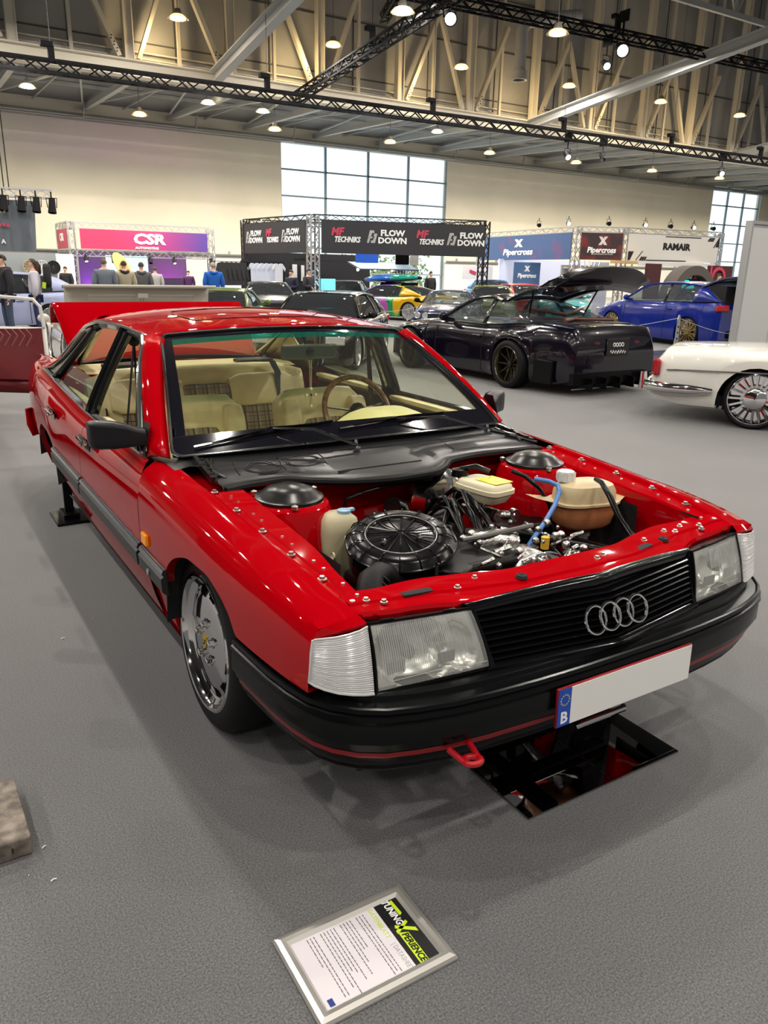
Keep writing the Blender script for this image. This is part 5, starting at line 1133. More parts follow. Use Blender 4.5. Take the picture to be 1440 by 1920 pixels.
# remove default tail boxes look: add oval red lamps, plate, diffuser, wing, raised hatch
for o in list(rt.children):
    if o.name.split('.')[0] in ('tail_lamp', 'number_plate', 'grille', 'rear_pillar'): bpy.data.objects.remove(o)
for s in (-1, 1):
    q = B(); q.ball((s*.60, 2.07, .66), .1, 12, (1.25, .35, .52)); q.obj('tail_lamp', RLM, rt)
    q = B(); q.ball((s*.36, 2.13, .655), .1, 12, (.8, .25, .42)); q.obj('tail_lamp', mat('smoked_red', (.10, .004, .01), .12, coat=.6), rt)
    # fender bolts
    q = B()
    for a in frange(.35, math.pi-.35, 9): q.ball((s*(Wy(1.15)+.072), 1.15+.43*math.cos(a), .31+.43*math.sin(a)), .012, 6)
    for a in frange(.35, math.pi-.35, 8): q.ball((s*(Wy(-1.28)+.048), -1.28+.43*math.cos(a), .31+.43*math.sin(a)), .012, 6)
    q.obj('arch_bolts', ALU, rt)
    q = B(); q.grid([[(s*(.80+k), y_, z_) for k, z_ in ((0, .32), (.06, .14), (.02, .12))] for y_ in frange(-.85, .72, 6)]); q.obj('side_skirt', BLK, rt, solid=.01); q = B(); q.box((s*.86, 1.72, .28), (.04, .40, .30)); q.obj('rear_canard', BLK, rt, bevel=.01)
q = B(); q.box((.0, 2.165, .60), (.40, .012, .22)); np_ = q.obj('number_plate', mat('plate_black', (.012, .012, .012), .2), rt, bevel=.01)
Mq = frame((0, 2.174, .585), (-1, 0, 0), (0, 0, 1))
q = B()
for k in range(4): q.tube([Mq @ Vector((-.075+.05*k+.02*math.cos(a), .045+.022*math.sin(a), 0)) for a in [2*math.pi*j/12 for j in range(12)]], .006, 5, closed=True)
q.tube([Mq @ Vector((-.14+.014*k, -.045+.022*math.sin(k*1.9), 0)) for k in range(21)], .006, 5); q.obj('plate_script', mat('script_white', (.8, .8, .8), .3), np_)
q = B(); q.box((.1, 2.10, .22), (1.3, .16, .14)); [q.box((x_, 2.16, .16), (.02, .22, .14)) for x_ in (-.5, -.25, 0, .25, .5)]; q.tube([(-.78, 2.20, .20), (-.5, 2.26, .22)], .05, 10); q.tube([(-.66, 2.2, .21), (-.42, 2.26, .23)], .045, 10); q.obj('rear_diffuser', BLK, rt)
q = B(); q.tube([(x_, 2.17, .10) for x_ in (-.2, .75)], .008, 5); q.obj('splitter_edge', ALU, rt)
# roll brace and open luggage bay
q = B(); q.box((0, 1.35, .84), (1.15, .95, .06)); q.obj('luggage_floor', mat('bay_dark', (.02, .012, .015), .7), rt)
q = B(); q.tube([(-.5, 1.0, 1.02), (0, 1.2, .95), (.5, 1.0, 1.02)], .022, 8); q.tube([(-.5, 1.0, .9), (.45, 1.65, .90)], .022, 8); q.tube([(.5, 1.0, .9), (-.45, 1.65, .90)], .022, 8); q.obj('roll_brace', mat('brace_bronze', (.24, .12, .09), .35, metal=.4), rt)
# hatch: from the roof rear edge up and back, thick rim, glass, wing on its end
th = R(4); hy, hz = .52, 1.15
def H_(u, v, o=0.): # u across, v along
    w_ = .54-.02*v+.16*math.sin(min(1, v)*1.6); p = Vector((u*w_, hy+1.25*v*math.cos(th)-.1*u*u*v, hz+1.25*v*math.sin(th)+.14*math.sin(v*2.2)-.05*u*u)); return p+Vector((0, -math.sin(th), math.cos(th)))*o
q = B(); 
q.grid([[H_(u, v) for v in frange(0, 1, 12)] for u in frange(-1, -.80, 3)]); q.grid([[H_(u, v) for v in frange(0, 1, 12)] for u in frange(.80, 1, 3)]); q.grid([[H_(u, v) for u in frange(-.8, .8, 9)] for v in frange(.82, 1, 4)]); q.grid([[H_(u, v) for u in frange(-.8, .8, 9)] for v in (0, .08)])
hf = q.obj('raised_hatch', PB, rt, solid=.035, smooth=50)
q = B(); q.grid([[H_(u, v, .004) for v in frange(.08, .82, 8)] for u in frange(-.8, .8, 9)]); q.obj('hatch_glass', glass('hatch_glass', (.16, .2, .28), .3), hf)
q = B(); rows = []
for u in frange(-1.08, 1.08, 19):
    e = H_(max(-1, min(1, u)), 1.0); e.x = u*.70; k = 1-.35*abs(u)**4
    rows.append([e+Vector((0, -.20, .02)), e+Vector((0, -.06, .10*k+.04)), e+Vector((0, .10, .20*k+.03)), e+Vector((0, .25, .22*k)), e+Vector((0, .24, .16*k)), e+Vector((0, .10, .03)), e+Vector((0, 0, -.06))])
q.grid(rows); q.obj('hatch_wing', PB, hf, solid=.012, smooth=50)
for s in (-1, 1):
    q = B(); q.tube([(s*.50, 1.0, .88), H_(s*.9, .55, -.03)], .012, 6); q.obj('gas_strut', BLK, hf)
set_at(rt, math.pi, (.86, 1.15), (5.38, 6.72))
# --- blue hatchback
BL = paint('bright_blue', (.004, .017, .22), .24)
P = dict(L=4.1, W=1.74, zr=1.36, nose=.60, hood0=.74, yc=-1.0, cowl=.93, belt=.96, yrg=1.98, deck=1.0, tail=.99, tdrop=.1, yrf=-.25, yrr=1.35, wr=.54, yf=-1.30, yr=1.27, ra=.36, rz=.33, r=.33, rr=.285, corner=.80, sh=.05, sill=.14, bp=[.42], gaps=[-.85, .55], spokes=14, rc=mat('gold_spoke', (.55, .40, .14), .22, metal=1.), lip=CHR, sp=.008, tw=.35, dish=.05, cw=.5, pil=BL)
rt, T_, Wy, Zr, cs, body = auto('hatchback', 'bright blue hatchback with gold and chrome wheels and open tailgate', P, BL, GCL)
q = B(); q.box((0, 1.75, .95), (1.2, .5, .7)); q.obj('boot_opening', DARK, rt)
q = B(); th = R(8); q.grid([[(u*(.60-.05*v*0), 1.35+1.05*v*math.cos(th)-.06*u*u, 1.33+1.05*v*math.sin(th)+.10*math.sin(v*2.6)-.04*u*u) for v in frange(0, 1, 10)] for u in frange(-1, 1, 11)])
q.grid([[(u*.60, 2.38-.06*u*u+o, 1.50-.04*u*u-k) for o, k in ((0, 0), (.03, .05), (.0, .30), (-.05, .55))] for u in frange(-1, 1, 11)]); q.obj('raised_tailgate', mat('tailgate_dark', (.004, .006, .05), .2, coat=1.), rt, solid=.05, smooth=50)
q = B(); q.box((0, 2.055, .33), (1.0, .08, .16)); q.obj('rear_valance', BLK, rt, bevel=.03)
set_at(rt, 2.98, (.84, 1.27), (13.06, 9.92))
# --- cream-white saloon at the frame edge (rear towards the red car)
CW = paint('cream_white', (.80, .79, .73), .3)
P = dict(L=4.7, W=1.78, zr=1.26, nose=.64, hood0=.76, yc=-.95, cowl=.82, belt=.80, yrg=1.10, deck=.775, tail=.735, tdrop=.12, yrf=-.40, yrr=.62, wr=.56, yf=-1.30, yr=1.32, ra=.36, rz=.28, r=.30, rr=.255, corner=.84, sh=.04, sill=.19, bp=[.1], spokes=20, rc=CHR, lip=CHR, sp=.008, dish=.07, trm=CHR, pil=CW, tlh=.20, inset=.03)
rt, T_, Wy, Zr, cs, body = auto('saloon', 'cream-white classic saloon cut by the frame edge, chrome rear bumper towards the black coupe', P, CW, GCL)
for o in list(rt.children):
    if o.name.split('.')[0] in ('tail_lamp',): bpy.data.objects.remove(o)
q = B()
for s in (-1, 1): q.tube([(s*(Wy(y_)+.004), y_, T_(y_)-.20) for y_ in frange(-1.9, 2.2, 14)], .009, 5)
q.tube([(u*Wy(2.3)*.99, 2.33, .52) for u in (-1, 0, 1)], .008, 5); q.obj('side_moulding', CHR, rt)
q = B(); pts = [(-.90, 1.72, .36), (-.91, 1.95, .36), (-.89, 2.22, .36), (-.80, 2.36, .36), (-.60, 2.41, .36), (0, 2.44, .36), (.60, 2.41, .36), (.80, 2.36, .36), (.89, 2.22, .36), (.91, 1.95, .36), (.90, 1.72, .36)]
q.tube(pts, [.03]+[.055]*9+[.03], 10); [q.tube([(s*.62, 2.45, .30), (s*.62, 2.46, .48)], [.05, .035], 8) for s in (-1, 1)]; q.obj('chrome_bumper', CHR, rt, smooth=60)
for s in (-1, 1):
    q = B(); q.box((s*.76, 2.31, .55), (.10, .07, .17), (0, 0, -s*.4)); q.obj('tail_lamp', RLM, rt, bevel=.02)
    q = B(); q.lathe([(-s*.0, .001), (-s*.01, .09), (-s*.02, .105), (-s*.05, .14)], (s*(Wy(1.32)-.05), 1.32, .30), 'x', 24); q.obj('hub_cap', CHR, rt)
q = B(); q.tube([(-.60, 1.14, .80), (-.61, 1.0, .90), (-.60, .62, 1.26)], .014, 6); q.tube([(-.60, 1.14, .80), (.60, 1.14, .80)], .012, 6); q.obj('rear_window_trim', CHR, rt)
set_at(rt, R(30), (-.86, 1.32), (5.66, 3.36))
# --- black low hatchback behind the red roof
GB = paint('gloss_black_paint', (.004, .004, .005), .2)
P = dict(L=4.0, W=1.70, zr=1.20, nose=.50, hood0=.62, yc=-.85, cowl=.80, belt=.82, yrg=1.75, deck=.84, tail=.82, yrf=-.30, yrr=1.1, wr=.54, yf=-1.22, yr=1.22, ra=.34, rz=.29, r=.29, rr=.22, sh=.05, sill=.12, spokes=9, rc=ALU, trm=CHR)
rt, *_ = auto('hatchback', 'black lowered hatchback parked just beyond the red sedan roof', P, GB, GDK); place(rt, (4.62, 10.55, 0), R(-42)); rt.scale = (.93, .93, .93)
# --- colour-shift coupe with a roof box
rb = bpy.data.materials.new('rainbow_wrap'); rb.use_nodes = True; nt = rb.node_tree; b = nt.nodes['Principled BSDF']; b.inputs['Roughness'].default_value = .22; b.inputs['Coat Weight'].default_value = 1; b.inputs['Metallic'].default_value = .3
tc = nt.nodes.new('ShaderNodeTexCoord'); n1 = nt.nodes.new('ShaderNodeTexNoise'); n1.inputs['Scale'].default_value = .9; n1.inputs['Detail'].default_value = 1.5; n1.inputs['Distortion'].default_value = 1.5
sx = nt.nodes.new('ShaderNodeSeparateXYZ'); ad = nt.nodes.new('ShaderNodeMath'); ad.operation = 'MULTIPLY_ADD'; ad.inputs[1].default_value = .21; ad2 = nt.nodes.new('ShaderNodeMath'); ad2.operation = 'ADD'
nt.links.new(tc.outputs['Object'], n1.inputs['Vector']); nt.links.new(tc.outputs['Object'], sx.inputs[0]); nt.links.new(sx.outputs['Y'], ad.inputs[0]); nt.links.new(n1.outputs['Fac'], ad.inputs[2])
rp = nt.nodes.new('ShaderNodeValToRGB'); cr = rp.color_ramp; cr.interpolation = 'EASE'
cr.elements[0].position = .0; cr.elements[0].color = (.02, .05, .25, 1); cr.elements[1].position = 1; cr.elements[1].color = (.65, .36, .01, 1)
for p_, c_ in ((.22, (.01, .14, .30, 1)), (.36, (.14, .04, .32, 1)), (.46, (.45, .08, .40, 1)), (.56, (.01, .25, .12, 1)), (.66, (.03, .30, .08, 1)), (.76, (.70, .40, .01, 1))): e = cr.elements.new(p_); e.color = c_
nt.links.new(ad.outputs[0], rp.inputs[0]); nt.links.new(rp.outputs[0], b.inputs['Base Color']); nt.links.new(rp.outputs[0], b.inputs['Emission Color'])
P = dict(L=4.6, W=1.80, zr=1.22, nose=.56, hood0=.68, yc=-.95, cowl=.82, belt=.84, yrg=1.85, deck=.89, tail=.87, yrf=-.25, yrr=.9, wr=.54, yf=-1.40, yr=1.38, ra=.37, rz=.33, r=.33, rr=.27, sh=.05, sill=.14, spokes=10, rc=mat('silver_spoke', (.7, .7, .7), .25, metal=.9), sp=.010, dish=.04)
rt, *_ = auto('coupe', 'colour-shift rainbow wrapped coupe carrying a blue-green roof box', P, rb, GDK); set_at(rt, 3.48, (.88, 1.38), (11.98, 19.3), .88); RC = rt
tb = thing('roof_box', 'glossy blue and green roof box on top of the rainbow coupe', 'roof box', (0, 0, 0))
q = B(); rows = []
for t in frange(0, 1, 15):
    k = max(.02, math.sin(math.pi*min(1, max(0, t*.94+.03)))**.45); rows.append([(.42*k*math.cos(a), -1.3+2.5*t, 1.36+.10*t+.19*k*math.sin(a)*(1 if math.sin(a) > 0 else .6)) for a in [2*math.pi*j/16 for j in range(16)]])
bxm = mat('box_blue', (.01, .10, .42), .15, coat=1.); bxg = mat('box_green', (.0, .22, .16), .15, coat=1.)
q.slot(0).grid(rows[:9], closev=True); q.slot(1).grid(rows[8:], closev=True); q.obj('box_shell', [bxm, bxg], tb, smooth=60)
q = B(); [q.box((0, y_, 1.25), (.95, .05, .10 if y_ > 0 else .10)) for y_ in (-.2, .75)]; [q.box((s*.42, y_, 1.22), (.05, .07, .10)) for s in (-1, 1) for y_ in (-.2, .75)]; q.obj('roof_bar', BLK, tb)
tb.location = RC.location; tb.rotation_euler = RC.rotation_euler; tb.scale = RC.scale
# --- dark blue classic facing the camera
DB = paint('dark_blue', (.008, .010, .06), .24)
P = dict(L=3.6, W=1.52, zr=1.12, nose=.54, hood0=.66, yc=-.70, cowl=.82, belt=.82, yrg=1.2, deck=.84, tail=.80, yrf=-.15, yrr=.75, wr=.50, yf=-1.1, yr=1.1, ra=.32, rz=.28, r=.28, rr=.2, corner=.88, sh=.05, sill=.14, round=(0, .19), spokes=8, trm=CHR, mm=BLK)
rt, *_ = auto('saloon', 'dark blue classic saloon with four round lamps facing the camera', P, DB, GCL)
q = B(); q.tube([(-.75, -1.6, .40), (-.73, -1.84, .40), (-.5, -1.87, .40), (.5, -1.87, .40), (.73, -1.84, .40), (.75, -1.6, .40)], .045, 8); q.obj('chrome_bumper', CHR, rt); q = B(); q.box((0, -1.92, .36), (.34, .02, .11)); q.obj('number_plate', mat('plate_pale', (0, 0, 0)), rt)
place(rt, (10.2, 14.7, 0), R(-44)); rt.scale = (.93, .93, .93)
# --- the further rows
def quick(name, label, c, loc, rz, zr=1.32, L=4.2, W=1.72, glassm=None, **kw):
    P = dict(L=L, W=W, zr=zr, nose=zr*.45, hood0=zr*.56, yc=-L*.20, cowl=zr*.68, belt=zr*.69, yrg=L*.40, deck=zr*.71, tail=zr*.69, yrf=-L*.05, yrr=L*.22, wr=.55, yf=-L*.31, yr=L*.30, ra=.34, rz=.31, r=.31, rr=.22, sh=.05, sill=.15, spokes=10)
    P.update(kw); rt, *o = auto(name, label, P, paint(name+' '+label[:12], c), glassm)
    rt.scale = (.94, .94, .94) if loc and loc[1] > 14 and name != 'estate' else (1, 1, 1)
    if loc: place(rt, loc, rz)
    return (rt, *o)
quick('hatchback', 'green boxy hatchback beside the raised cream bonnet', (.10, .17, .03), (4.35, 14.7, 0), R(150), 1.14, 3.8, 1.65, trm=CHR)
quick('hatchback', 'dark grey hatchback in front of the white shirts', (.05, .055, .065), (8.05, 21.0, 0), R(-20), 1.18, 4.1, 1.75)
quick('saloon', 'silver-grey saloon near the middle of the black booth', (.30, .34, .36), (13.5, 26.0, 0), R(-35), 1.18, 4.3, 1.7, trm=CHR)
quick('coupe', 'olive green classic coupe behind the dark blue saloon', (.16, .19, .03), (14.9, 18.9, 0), R(-40), 1.16, 4.5, 1.75, trm=CHR)
quick('hatchback', 'small blue and violet car behind the olive coupe', (.03, .17, .50), (20.9, 26.2, 0), R(-20), 1.3, 3.9, 1.7)
quick('hatchback', 'bright red car with open black tailgate behind the olive coupe', (.55, .02, .02), (18.6, 21.9, 0), R(160), 1.2, 4.0, 1.7)
quick('hatchback', 'teal and white car beside the black coupe roof', (.04, .33, .36), (16.7, 17.7, 0), R(-35), 1.22, 4.1, 1.7)
quick('estate', 'light lavender-blue estate car near the frame edge behind the walking man', (.42, .46, .68), (.0, 19.0, 0), R(-84), 1.28, 4.7, 1.8, yrr=1.55, yrg=2.15, belt=.86, bp=[.1, 1.0])
rt, T_, Wy, Zr, cs, body = quick('saloon', 'cream-white classic car showing the inside of its raised boot lid', (.66, .63, .55), None, 0, .98, 4.3, 1.72, wr=.5, trm=CHR)
q = B(); q.grid([[(u*.86, 1.62+.14*v-.02*u*u, .70+.54*v) for v in frange(0, 1, 6)] for u in frange(-1, 1, 11)]); q.grid([[(u*.88, 1.74+.26*v, 1.235+.02*v) for v in (0, .5, 1)] for u in frange(-1, 1, 11)]); q.obj('raised_boot_lid', paint('lid_cream', (.60, .57, .48)), rt, solid=.03)
q = B()
for a in (-.62, .02): q.tube([(a+x_, 1.78+.14*v, .70+.54*v) for x_, v in ((0, .08), (0, .80), (.60, .80), (.60, .08))], .012, 6)
q.box((0, 1.93, 1.13), (.12, .04, .05)); q.obj('lid_stiffener', mat('lid_inner', (.45, .43, .38), .4), rt)
place(rt, (1.15, 10.4, 0), R(176))
rt, T_, Wy, Zr, cs, body = quick('saloon', 'white car with quilted maroon door standing open, cut by the frame edge', (.72, .71, .68), None, 0, 1.15, 4.4, 1.72, wr=.52, trm=CHR)
MR = mat('maroon_leather', (.15, .006, .012), .35, coat=.3); dr = B()
# the open door, hinged ahead of the camera side, its lining faces us (local frame is turned by 180 degrees)
def DL(t, z, o=0.): return Vector((-.86-.86*t, -.55+.62*t+o, z))
q = B(); q.grid([[DL(t, z) for z in (.30, .45, .86)] for t in frange(0, 1, 5)]); dro = q.obj('open_door', paint('door_white', (.7, .69, .66)), rt, solid=.04, off=1)
q = B(); q.grid([[DL(t, z, .05+.02*math.sin(z*6)) for z in frange(.34 if t > .1 else .44, .86-.02*math.sin(t*3), 6)] for t in frange(.02, .97, 8)]); ln_ = q.obj('door_lining', MR, rt, smooth=60)
q = B()
for k in range(12): t0 = .04+.07*k; q.tube([DL(t0, .845, .065), DL(t0+.05, .78, .08), DL(t0-.02, .68, .085)], .0028, 4)
q.obj('quilt_stitching', mat('stitch_pale', (.45, .25, .25), .6), ln_)
q = B(); q.tube([DL(.0, .86), DL(.05, .98), DL(.25, 1.10), DL(.6, 1.15), DL(.92, 1.13), DL(.98, 1.06), DL(1., .86)], .018, 6); q.obj('window_frame', paint('frame_white', (.72, .71, .68)), rt)
q = B(); q.grid([[DL(t, z) for z in (.20, .34)] for t in frange(0, .92, 4)]); q.obj('door_sill', MR, rt, solid=.03)
# rear door lining, a second panel behind
q = B(); q.grid([[(-.88-.10*t, .55+.55*t, z) for z in (.35, .80)] for t in (0, .5, 1)]); q.obj('door_lining', MR, rt, solid=.03); q = B(); q.ball((-1.02, .35, 1.02), .07, 10); q.obj('door_mirror', BLK, rt)
place(rt, (-2.02, 7.35, 0), R(180))
# ================================================================== BOOTHS
TR = mat('truss_alu', (.66, .66, .67), .3, metal=.9)
def gtruss(q, a, c, w=.26, r=.02, step=.3): return lattice(q, a, c, w, r, step)
def banner(name, label_mat, parent, a, c, z0, z1, th=.03, nm='banner_panel'):
    """upright panel from a to c (x, y)"""
    a = Vector((a[0], a[1], 0)); c = Vector((c[0], c[1], 0)); d = (c-a); L_ = d.length; d.normalize(); n = Vector((d.y, -d.x, 0))
    q = B(); m_ = (a+c)/2; q.box((m_.x, m_.y, (z0+z1)/2), (L_, th, z1-z0), (0, 0, math.atan2(d.y, d.x))); o = q.obj(nm, label_mat, parent, smooth=0)
    def M(t, z, k=.0): p = a+(c-a)*t+n*(th/2+.004+k); return frame((p.x, p.y, z), d, (0, 0, 1))
    return o, M, L_
def person(x, y, h, face, top, legs, hair, label, pose=0, hood=None, skin=(.55, .34, .25), long_hair=False, group='visitors walking between the cars'):
    """standing figure; face = heading in degrees (0 looks to -Y)"""
    rt = thing('person', label, 'person', (0, 0, 0), group); s = h/1.75
    SK = mat('skin_%d' % int(skin[0]*100), skin, .55)
    def skinned(pts, edges, rad, mt, name, sub=1):
        me = bpy.data.meshes.new(name); me.from_pydata([tuple(Vector(p)*s) for p in pts], edges, []); me.update(); o = bpy.data.objects.new(name, me); COL.objects.link(o)
        k = o.modifiers.new('k', 'SKIN'); k.use_smooth_shade = True; me.skin_vertices[0].data[0].use_root = True
        for v, r_ in zip(me.skin_vertices[0].data, rad): v.radius = (r_[0]*s, r_[1]*s) if isinstance(r_, tuple) else (r_*s, r_*s)
        u = o.modifiers.new('u', 'SUBSURF'); u.levels = sub; u.render_levels = sub; me.materials.append(mt); o.parent = rt; return o
    # arms: 0 hang, 1 hands in front, 2 one arm raised
    fw = -.22 if pose == 1 else -.03; ez = 1.12; hz_ = 1.08 if pose == 1 else .86; hx = .10 if pose == 1 else .25
    P_ = [(0, .0, .95), (0, .0, 1.12), (0, .01, 1.30), (0, .01, 1.44), (0, -.005, 1.52), (0, -.02, 1.60), (0, -.02, 1.70)]; E_ = [(0, 1), (1, 2), (2, 3), (3, 4), (4, 5), (5, 6)]; Rr = [(.15, .11), (.14, .10), (.17, .11), (.12, .09), .052, (.075, .088), (.060, .075)]
    for sg in (-1, 1):
        b0 = len(P_)
        P_ += [(sg*.19, .01, 1.41), (sg*.25, .03, ez), (sg*hx, fw, hz_), (sg*(hx-.005), fw-.03, hz_-.07)]; E_ += [(3, b0), (b0, b0+1), (b0+1, b0+2), (b0+2, b0+3)]; Rr += [.06, .046, .030, (.038, .022)]
        b1 = len(P_); P_ += [(sg*.09, 0, .90), (sg*.11, -.01, .50), (sg*.11, .02, .09), (sg*.12, -.12, .035)]; E_ += [(0, b1), (b1, b1+1), (b1+1, b1+2), (b1+2, b1+3)]; Rr += [.085, .058, .042, (.042, .03)]
    body = skinned(P_, E_, Rr, SK, 'body')
    # face: nose, ears; fingers
    q = B(); q.ball((0, -.108*s, 1.63*s), .016*s, 6, (.7, 1, 1.2)); [q.ball((sg*.078*s, -.01, 1.64*s), .022*s, 6, (.5, .8, 1.3)) for sg in (-1, 1)]
    for sg in (-1, 1):
        for k in range(4): bx = (sg*(hx-.005)+(-.024+.016*k), fw-.03, hz_-.09); q.tube([Vector(bx)*s, (Vector(bx)+Vector((0, -.012, -.045-.008*(k in (1, 2)))))*s, (Vector(bx)+Vector((0, -.03, -.065)))*s], .008*s, 5)
        q.tube([Vector((sg*(hx-.035), fw-.03, hz_-.06))*s, Vector((sg*(hx-.055), fw-.05, hz_-.10))*s], .009*s, 5)
    q.obj('fingers_and_features', SK, rt)
    q = B(); [q.ball((sg*.03*s, -.098*s, 1.655*s), .009*s, 6) for sg in (-1, 1)]; q.obj('eyes', DARK, rt)
    tm = mat('cloth %s' % str(top), top, .85); lm = mat('cloth %s' % str(legs), legs, .85)
    P2 = [(0, 0, .90), (0, 0, 1.05), (0, .01, 1.25), (0, .01, 1.40), (0, .01, 1.47)]; E2 = [(0, 1), (1, 2), (2, 3), (3, 4)]; R2 = [(.21, .155), (.21, .16), (.235, .165), (.18, .13), (.085, .08)]
    for sg in (-1, 1):
        b0 = len(P2); P2 += [(sg*.215, .01, 1.40), (sg*.285, .03, ez), (sg*hx, fw+.01, hz_+.02)]; E2 += [(3, b0), (b0, b0+1), (b0+1, b0+2)]; R2 += [.10, .082, .058]
    skinned(P2, E2, R2, tm, 'jacket', 2)
    P3 = [(0, 0, .93)]; E3 = []; R3 = [(.16, .12)]
    for sg in (-1, 1): b0 = len(P3); P3 += [(sg*.095, 0, .85), (sg*.115, -.01, .50), (sg*.115, .02, .10)]; E3 += [(0, b0), (b0, b0+1), (b0+1, b0+2)]; R3 += [.105, .078, .06]
    skinned(P3, E3, R3, lm, 'trousers')
    q = B(); [q.box((sg*.12*s, -.05*s, .04*s), (.10*s, .28*s, .08*s)) for sg in (-1, 1)]; q.obj('shoes', mat('shoe_dark', (.03, .03, .03), .5), rt, bevel=.02)
    q = B(); rows = []
    for a in [2*math.pi*k/16 for k in range(16)]:
        row = []
        for b_ in frange(.02, 1.75 if math.sin(a) > -.3 else .95, 7): row.append(Vector((.088*math.cos(a)*math.sin(b_), -.005+.105*math.sin(a)*math.sin(b_), 1.655+.108*math.cos(b_)))*s)
        rows.append(row)
    q.grid(rows, closeu=True)
    if long_hair: q.tube([Vector(p)*s for p in ((0, .06, 1.68), (0, .10, 1.58), (0, .10, 1.42), (0, .09, 1.36))], [.07*s, .08*s, .07*s, .02*s], 10)
    q.obj('hair', mat('hair %s' % str(hair), hair, .7), rt, smooth=60)
    if hood is not None:
        q = B(); q.tube([Vector(p)*s for p in ((-.11, .02, 1.47), (-.09, .10, 1.46), (0, .14, 1.43), (.09, .10, 1.46), (.11, .02, 1.47), (.06, -.07, 1.45), (-.06, -.07, 1.45))], .045*s, 8, closed=True); q.obj('hood', mat('cloth %s' % str(hood), hood, .85), rt, smooth=60)
    place(rt, (x, y, 0), R(face)); return rt
JN = (.05, .07, .12); DKC = (.018, .018, .022)
person(.45, 16.9, 1.64, -75, DKC, JN, (.02, .015, .01), 'bearded person in a dark hoodie and jeans walking by the lavender estate', hood=(.025, .02, .022))
rt = person(1.12, 17.6, 1.58, -100, (.55, .53, .60), (.03, .04, .12), (.05, .025, .015), 'person with long brown hair, pale top and black backpack behind the bearded one', long_hair=True)
tag_ = thing('backpack', 'black backpack with lime bottle worn by the long-haired person', 'backpack', (0, 0, 0))
q = B(); slab(q, (0, .27, 1.24), (.30, .16, .50), 0, 0); q.obj('bag', mat('bag_black', (.012, .012, .014), .7), tag_, smooth=60); q = B(); q.tube([(.16, .18, .98), (.17, .2, 1.10)], .04, 8); q.obj('bottle', mat('lime_bottle', (.55, .75, .05), .4), tag_); tag_.location = rt.location; tag_.rotation_euler = rt.rotation_euler
person(3.18, 20.2, 1.64, 175, (.12, .14, .17), DKC, (.10, .07, .05), 'broad person in a grey-blue sweater seen from behind at the violet booth')
person(3.78, 20.6, 1.60, 178, (.34, .30, .21), DKC, (.02, .015, .01), 'person in a beige hooded jacket seen from behind, hood trimmed black', hood=(.02, .018, .018))
person(4.42, 21.3, 1.58, 170, (.09, .09, .095), DKC, (.03, .025, .02), 'person in a charcoal coat beside the beige hooded jacket', hood=(.07, .07, .075))
person(6.2, 26.3, 1.47, 170, (.36, .35, .34), DKC, (.05, .04, .03), 'smaller person in a light grey top in front of the lit screen')
person(3.9, 29.6, 1.42, -40, DKC, DKC, (.02, .015, .01), 'dark-haired person behind the estate car at the foot of the booth post')
person(8.95, 31.2, 1.35, -30, (.06, .015, .08), DKC, (.05, .04, .03), 'person in dark purple sitting low before the magenta glow', skin=(.6, .4, .32))
person(6.45, 21.2, 1.62, 172, (.01, .10, .42), (.10, .08, .03), (.30, .25, .20), 'grey-haired person in a bright blue hooded jacket seen from behind', hood=(.01, .10, .42))
person(9.62, 22.7, 1.46, -65, (.012, .015, .035), DKC, (.05, .035, .02), 'person in a dark navy suit talking beside the truss tower', pose=1)
person(10.2, 22.6, 1.50, 30, (.03, .03, .04), DKC, (.05, .035, .02), 'person in an open dark jacket over a white shirt facing the navy suit', pose=1)
person(14.15, 23.6, 1.50, -20, (.02, .022, .025), DKC, (.25, .18, .12), 'bald-looking person in black standing left of the roof box', pose=1)
person(17.6, 26.2, 1.50, 0, (.02, .02, .02), DKC, (.02, .015, .01), 'bearded person in black at the counter behind the roof box')
person(17.0, 26.6, 1.44, 20, (.30, .32, .33), DKC, (.04, .03, .02), 'person in a grey top at the counter behind the roof box')
person(23.6, 16.9, 1.62, 10, (.55, .50, .40), DKC, (.02, .015, .01), 'person in a cream top behind the roof of the blue hatchback')
person(25.0, 17.0, 1.66, -15, (.10, .04, .03), DKC, (.25, .08, .04), 'reddish-haired person further along behind the blue hatchback')

# --- violet and pink booth
t = thing('exhibition_booth', 'pink and violet booth with silver truss and a lit screen', 'booth', (8.1, 34, 0), 'exhibition booths along the hall')
q = B()
for x_ in (5.05, 10.95): gtruss(q, (x_, 34, 0), (x_, 34, 3.15))
gtruss(q, (5.05, 36.5, 0), (5.05, 36.5, 3.15))
for z_ in (3.05, 1.98): gtruss(q, (5.05, 34, z_), (10.95, 34, z_)); gtruss(q, (5.05, 34, z_), (5.05, 36.5, z_))
q.obj('truss_frame', TR, t, smooth=0)
gm_ = bpy.data.materials.new('banner_gradient'); gm_.use_nodes = True; nt = gm_.node_tree; b = nt.nodes['Principled BSDF']; tc = nt.nodes.new('ShaderNodeTexCoord'); sx = nt.nodes.new('ShaderNodeSeparateXYZ'); mr = nt.nodes.new('ShaderNodeMapRange'); rp = nt.nodes.new('ShaderNodeValToRGB')
nt.links.new(tc.outputs['Generated'], sx.inputs[0]); nt.links.new(sx.outputs[0], rp.inputs[0]); nt.links.new(rp.outputs[0], b.inputs['Base Color'])
rp.color_ramp.elements[0].position = .25; rp.color_ramp.elements[0].color = (.45, .02, .085, 1); rp.color_ramp.elements[1].position = .95; rp.color_ramp.elements[1].color = (.07, .03, .22, 1); e = rp.color_ramp.elements.new(.55); e.color = (.32, .025, .13, 1)
o, M, L_ = banner('b', gm_, t, (5.35, 33.84), (10.75, 33.84), 2.14, 2.92)
